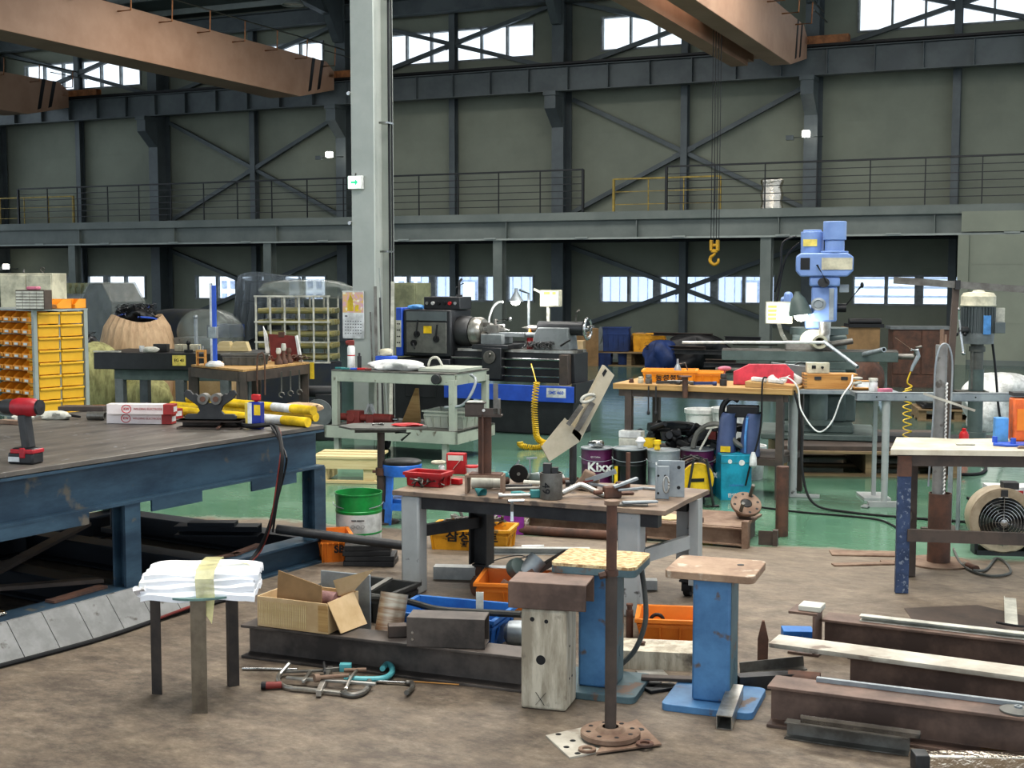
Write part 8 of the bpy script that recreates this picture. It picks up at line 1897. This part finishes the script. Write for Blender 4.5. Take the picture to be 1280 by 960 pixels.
# ---- right: wedge, angle bars, beams
m = MB(); m.prism([(-.022, 0), (.022, 0), (.024, .12), (.006, .2), (-.004, .2), (-.022, .12)], -.01, .01, 'y'); T('copper_wedge', 'upright pointed reddish copper bar right of the right pedestal', 'bar', m, 'rust', at(953, 832), R(-10))
m = MB(); m.angle((0, 0, 0), (.28, 0, .02), .05, .05, .006); T('angle_bar', 'short steel angle lying between the right pedestal and the beams, rear one', 'angle', m, 'mid_steel', at(925, 842), R(6))
m = MB(); m.hollow((0, 0, .03), (.28, 0, .03), .06, .06, .005); T('angle_bar', 'dark square bar lying right of the right pedestal, front one', 'bar', m, 'dark_steel', at(922, 862), R(10))
m = MB(); m.pipe((0, 0, .035), (.12, .05, .035), .035, .028, n=20); T('pipe_nipple', 'short rusty pipe end under the white flat plate', 'pipe', m, 'rust', at(985, 858), R(-40))
box_thing('blue_box', 'low blue box edge behind the rear beam end', 'box', at(1000, 806)+Vector((0, .06, 0)), R(-5), .14, .1, .06, 'crate_blue')
def floorbeam(label, pa, pb, w, h, ms, z=0, ext=1.0):
    a, b = at(pa[0], pa[1], z), at(pb[0], pb[1], z); d = (b-a)*ext; an = math.atan2(d.y, d.x)
    n_ = Vector((-math.sin(an), math.cos(an), 0))*w/2
    o = E('steel_beam', label, 'beam', a+n_, an); m = MB(); m.ibeam((0, 0, h/2), (d.length, 0, h/2), w, h, .012, .009); P(o, 'section', m, ms, bev=.002); return o, an, d.length
b1, an1, l1 = floorbeam('rearmost brown steel beam of the right foreground stack', (1026, 816), (1280, 848), .14, .155, 'beam_brown', 0, 1.25)
b2, an2, l2 = floorbeam('nearest brown steel beam in the right foreground', (958, 909), (1280, 954), .15, .16, 'beam_brown', 0, 1.25)
b3, an3, l3 = floorbeam('middle brown steel beam under the pale flat plate', (1058, 862), (1290, 896), .12, .14, 'beam_brown', 0, 1.2)
def onb(b, an, u, v, z): return b.location+Vector((math.cos(an)*u-math.sin(an)*v, math.sin(an)*u+math.cos(an)*v, z))
m = MB(); m.chan((0, 0, .012), (1.3, 0, .012), .045, .024, .003); T('pale_channel', 'pale galvanized channel lying on top of the rearmost beam', 'channel', m, 'off_white', onb(b1, an1, .16, -.01, .156), an1)
m = MB(); m.b6(0, 1.6, -.075, .075, 0, .01); m.b6(0, 1.6, -.07, -.06, -.01, 0); T('flat_plate', 'long pale flat steel plate lying over the middle beam', 'plate', m, 'pale_plate', onb(b3, an3, -.32, -.02, .152), an3-R(0))
m = MB(); m.bar((0, 0, .008), (1.3, 0, .008), .02, .016); T('thin_bar', 'thin pale bar lying along the top of the nearest beam', 'bar', m, 'galv', onb(b2, an2, .16, .055, .161), an2)
r = E('grinding_disc', 'flat grey grinding disc lying on the nearest brown beam', 'disc', onb(b2, an2, .88, -.005, .161)); m = MB(); m.lathe([(0, .006), (.014, .006), (.03, .006), (.045, 0), (.062, 0), (.062, .006), (.046, .008), (.03, .014), (0, .014)], n=40); P(r, 'disc', m, 'crate_grey'); m = MB(); m.pipe((0, 0, .014), (0, 0, .02), .014, .007); P(r, 'bore', m, 'galv')
# stub beam end standing at left of the rear beam
s0 = at(1012, 820); r = E('beam_stub', 'short upright steel beam stub with a pale block on top, beside the rear beam', 'beam', s0+Vector((.02, .06, 0)), an1)
m = MB(); m.b6(-.09, .05, -.07, .07, 0, .012); m.b6(-.09, .04, -.07, .07, .185, .197); m.b6(.02, .032, -.07, .07, .012, .185); P(r, 'section', m, 'beam_brown', bev=.002)
m = MB(); m.b6(-.05, .05, -.05, .05, .198, .222); P(r, 'pale_block', m, 'off_white', bev=.003)
# shiny channels in front
m = MB(); m.chan((0, 0, .032), (.44, 0, .032), .05, .062, .004); T('shiny_channel', 'shiny folded channel strip lying in front of the nearest beam', 'channel', m, 'mid_steel', at(982, 921), an2)
m = MB(); m.b6(0, .42, -.02, .0, 0, .016); m.b6(0, .42, -.02, -.017, 0, .03); T('shiny_channel', 'narrow bright strip resting behind the shiny folded channel', 'channel', m, 'chrome', at(1003, 903, .075)+Vector((0, .015, 0)), an2)
m = MB(); m.b6(0, .42, -.03, .03, 0, .06); box_ = m
r = E('sheet_box', 'crumpled bright sheet metal box at the bottom right corner', 'sheet metal', at(1148, 962), R(-2)); P(r, 'folded_sheet', m, 'foil', bev=.006); m = MB(); m.b6(-.02, .03, -.035, .035, 0, .062); P(r, 'dark_end', m, 'dark_steel', bev=.003)
box_thing('rust_flat', 'yellowish rusty flat bar end at the right edge by the nearest beam', 'flat bar', at(1262, 942), an2, .2, .06, .012, 'wood_box')
m = MB(); m.prism([(0, 0), (.5, -.05), (.62, .2), (.3, .42), (-.05, .22)], 0, .003, 'z'); T('floor_mat', 'flat dark mat lying on the floor behind the rear beam', 'mat', m, 'brown_steel', at(1140, 775), R(-20))
m = MB(); m.angle((0, 0, 0), (.2, .55, 0), .06, .012, .004); T('pale_angle', 'pale steel angle lying on the floor at the right edge', 'angle', m, 'off_white', at(1256, 782))
m = MB(); m.tube(wob([at(1246, 778, .02), at(1262, 781, .03), at(1280, 783, .02), at(1296, 780, .02)], 5), .006); T('thin_wire', 'thin black wire at the right edge over the pale angle', 'wire', m, 'black')
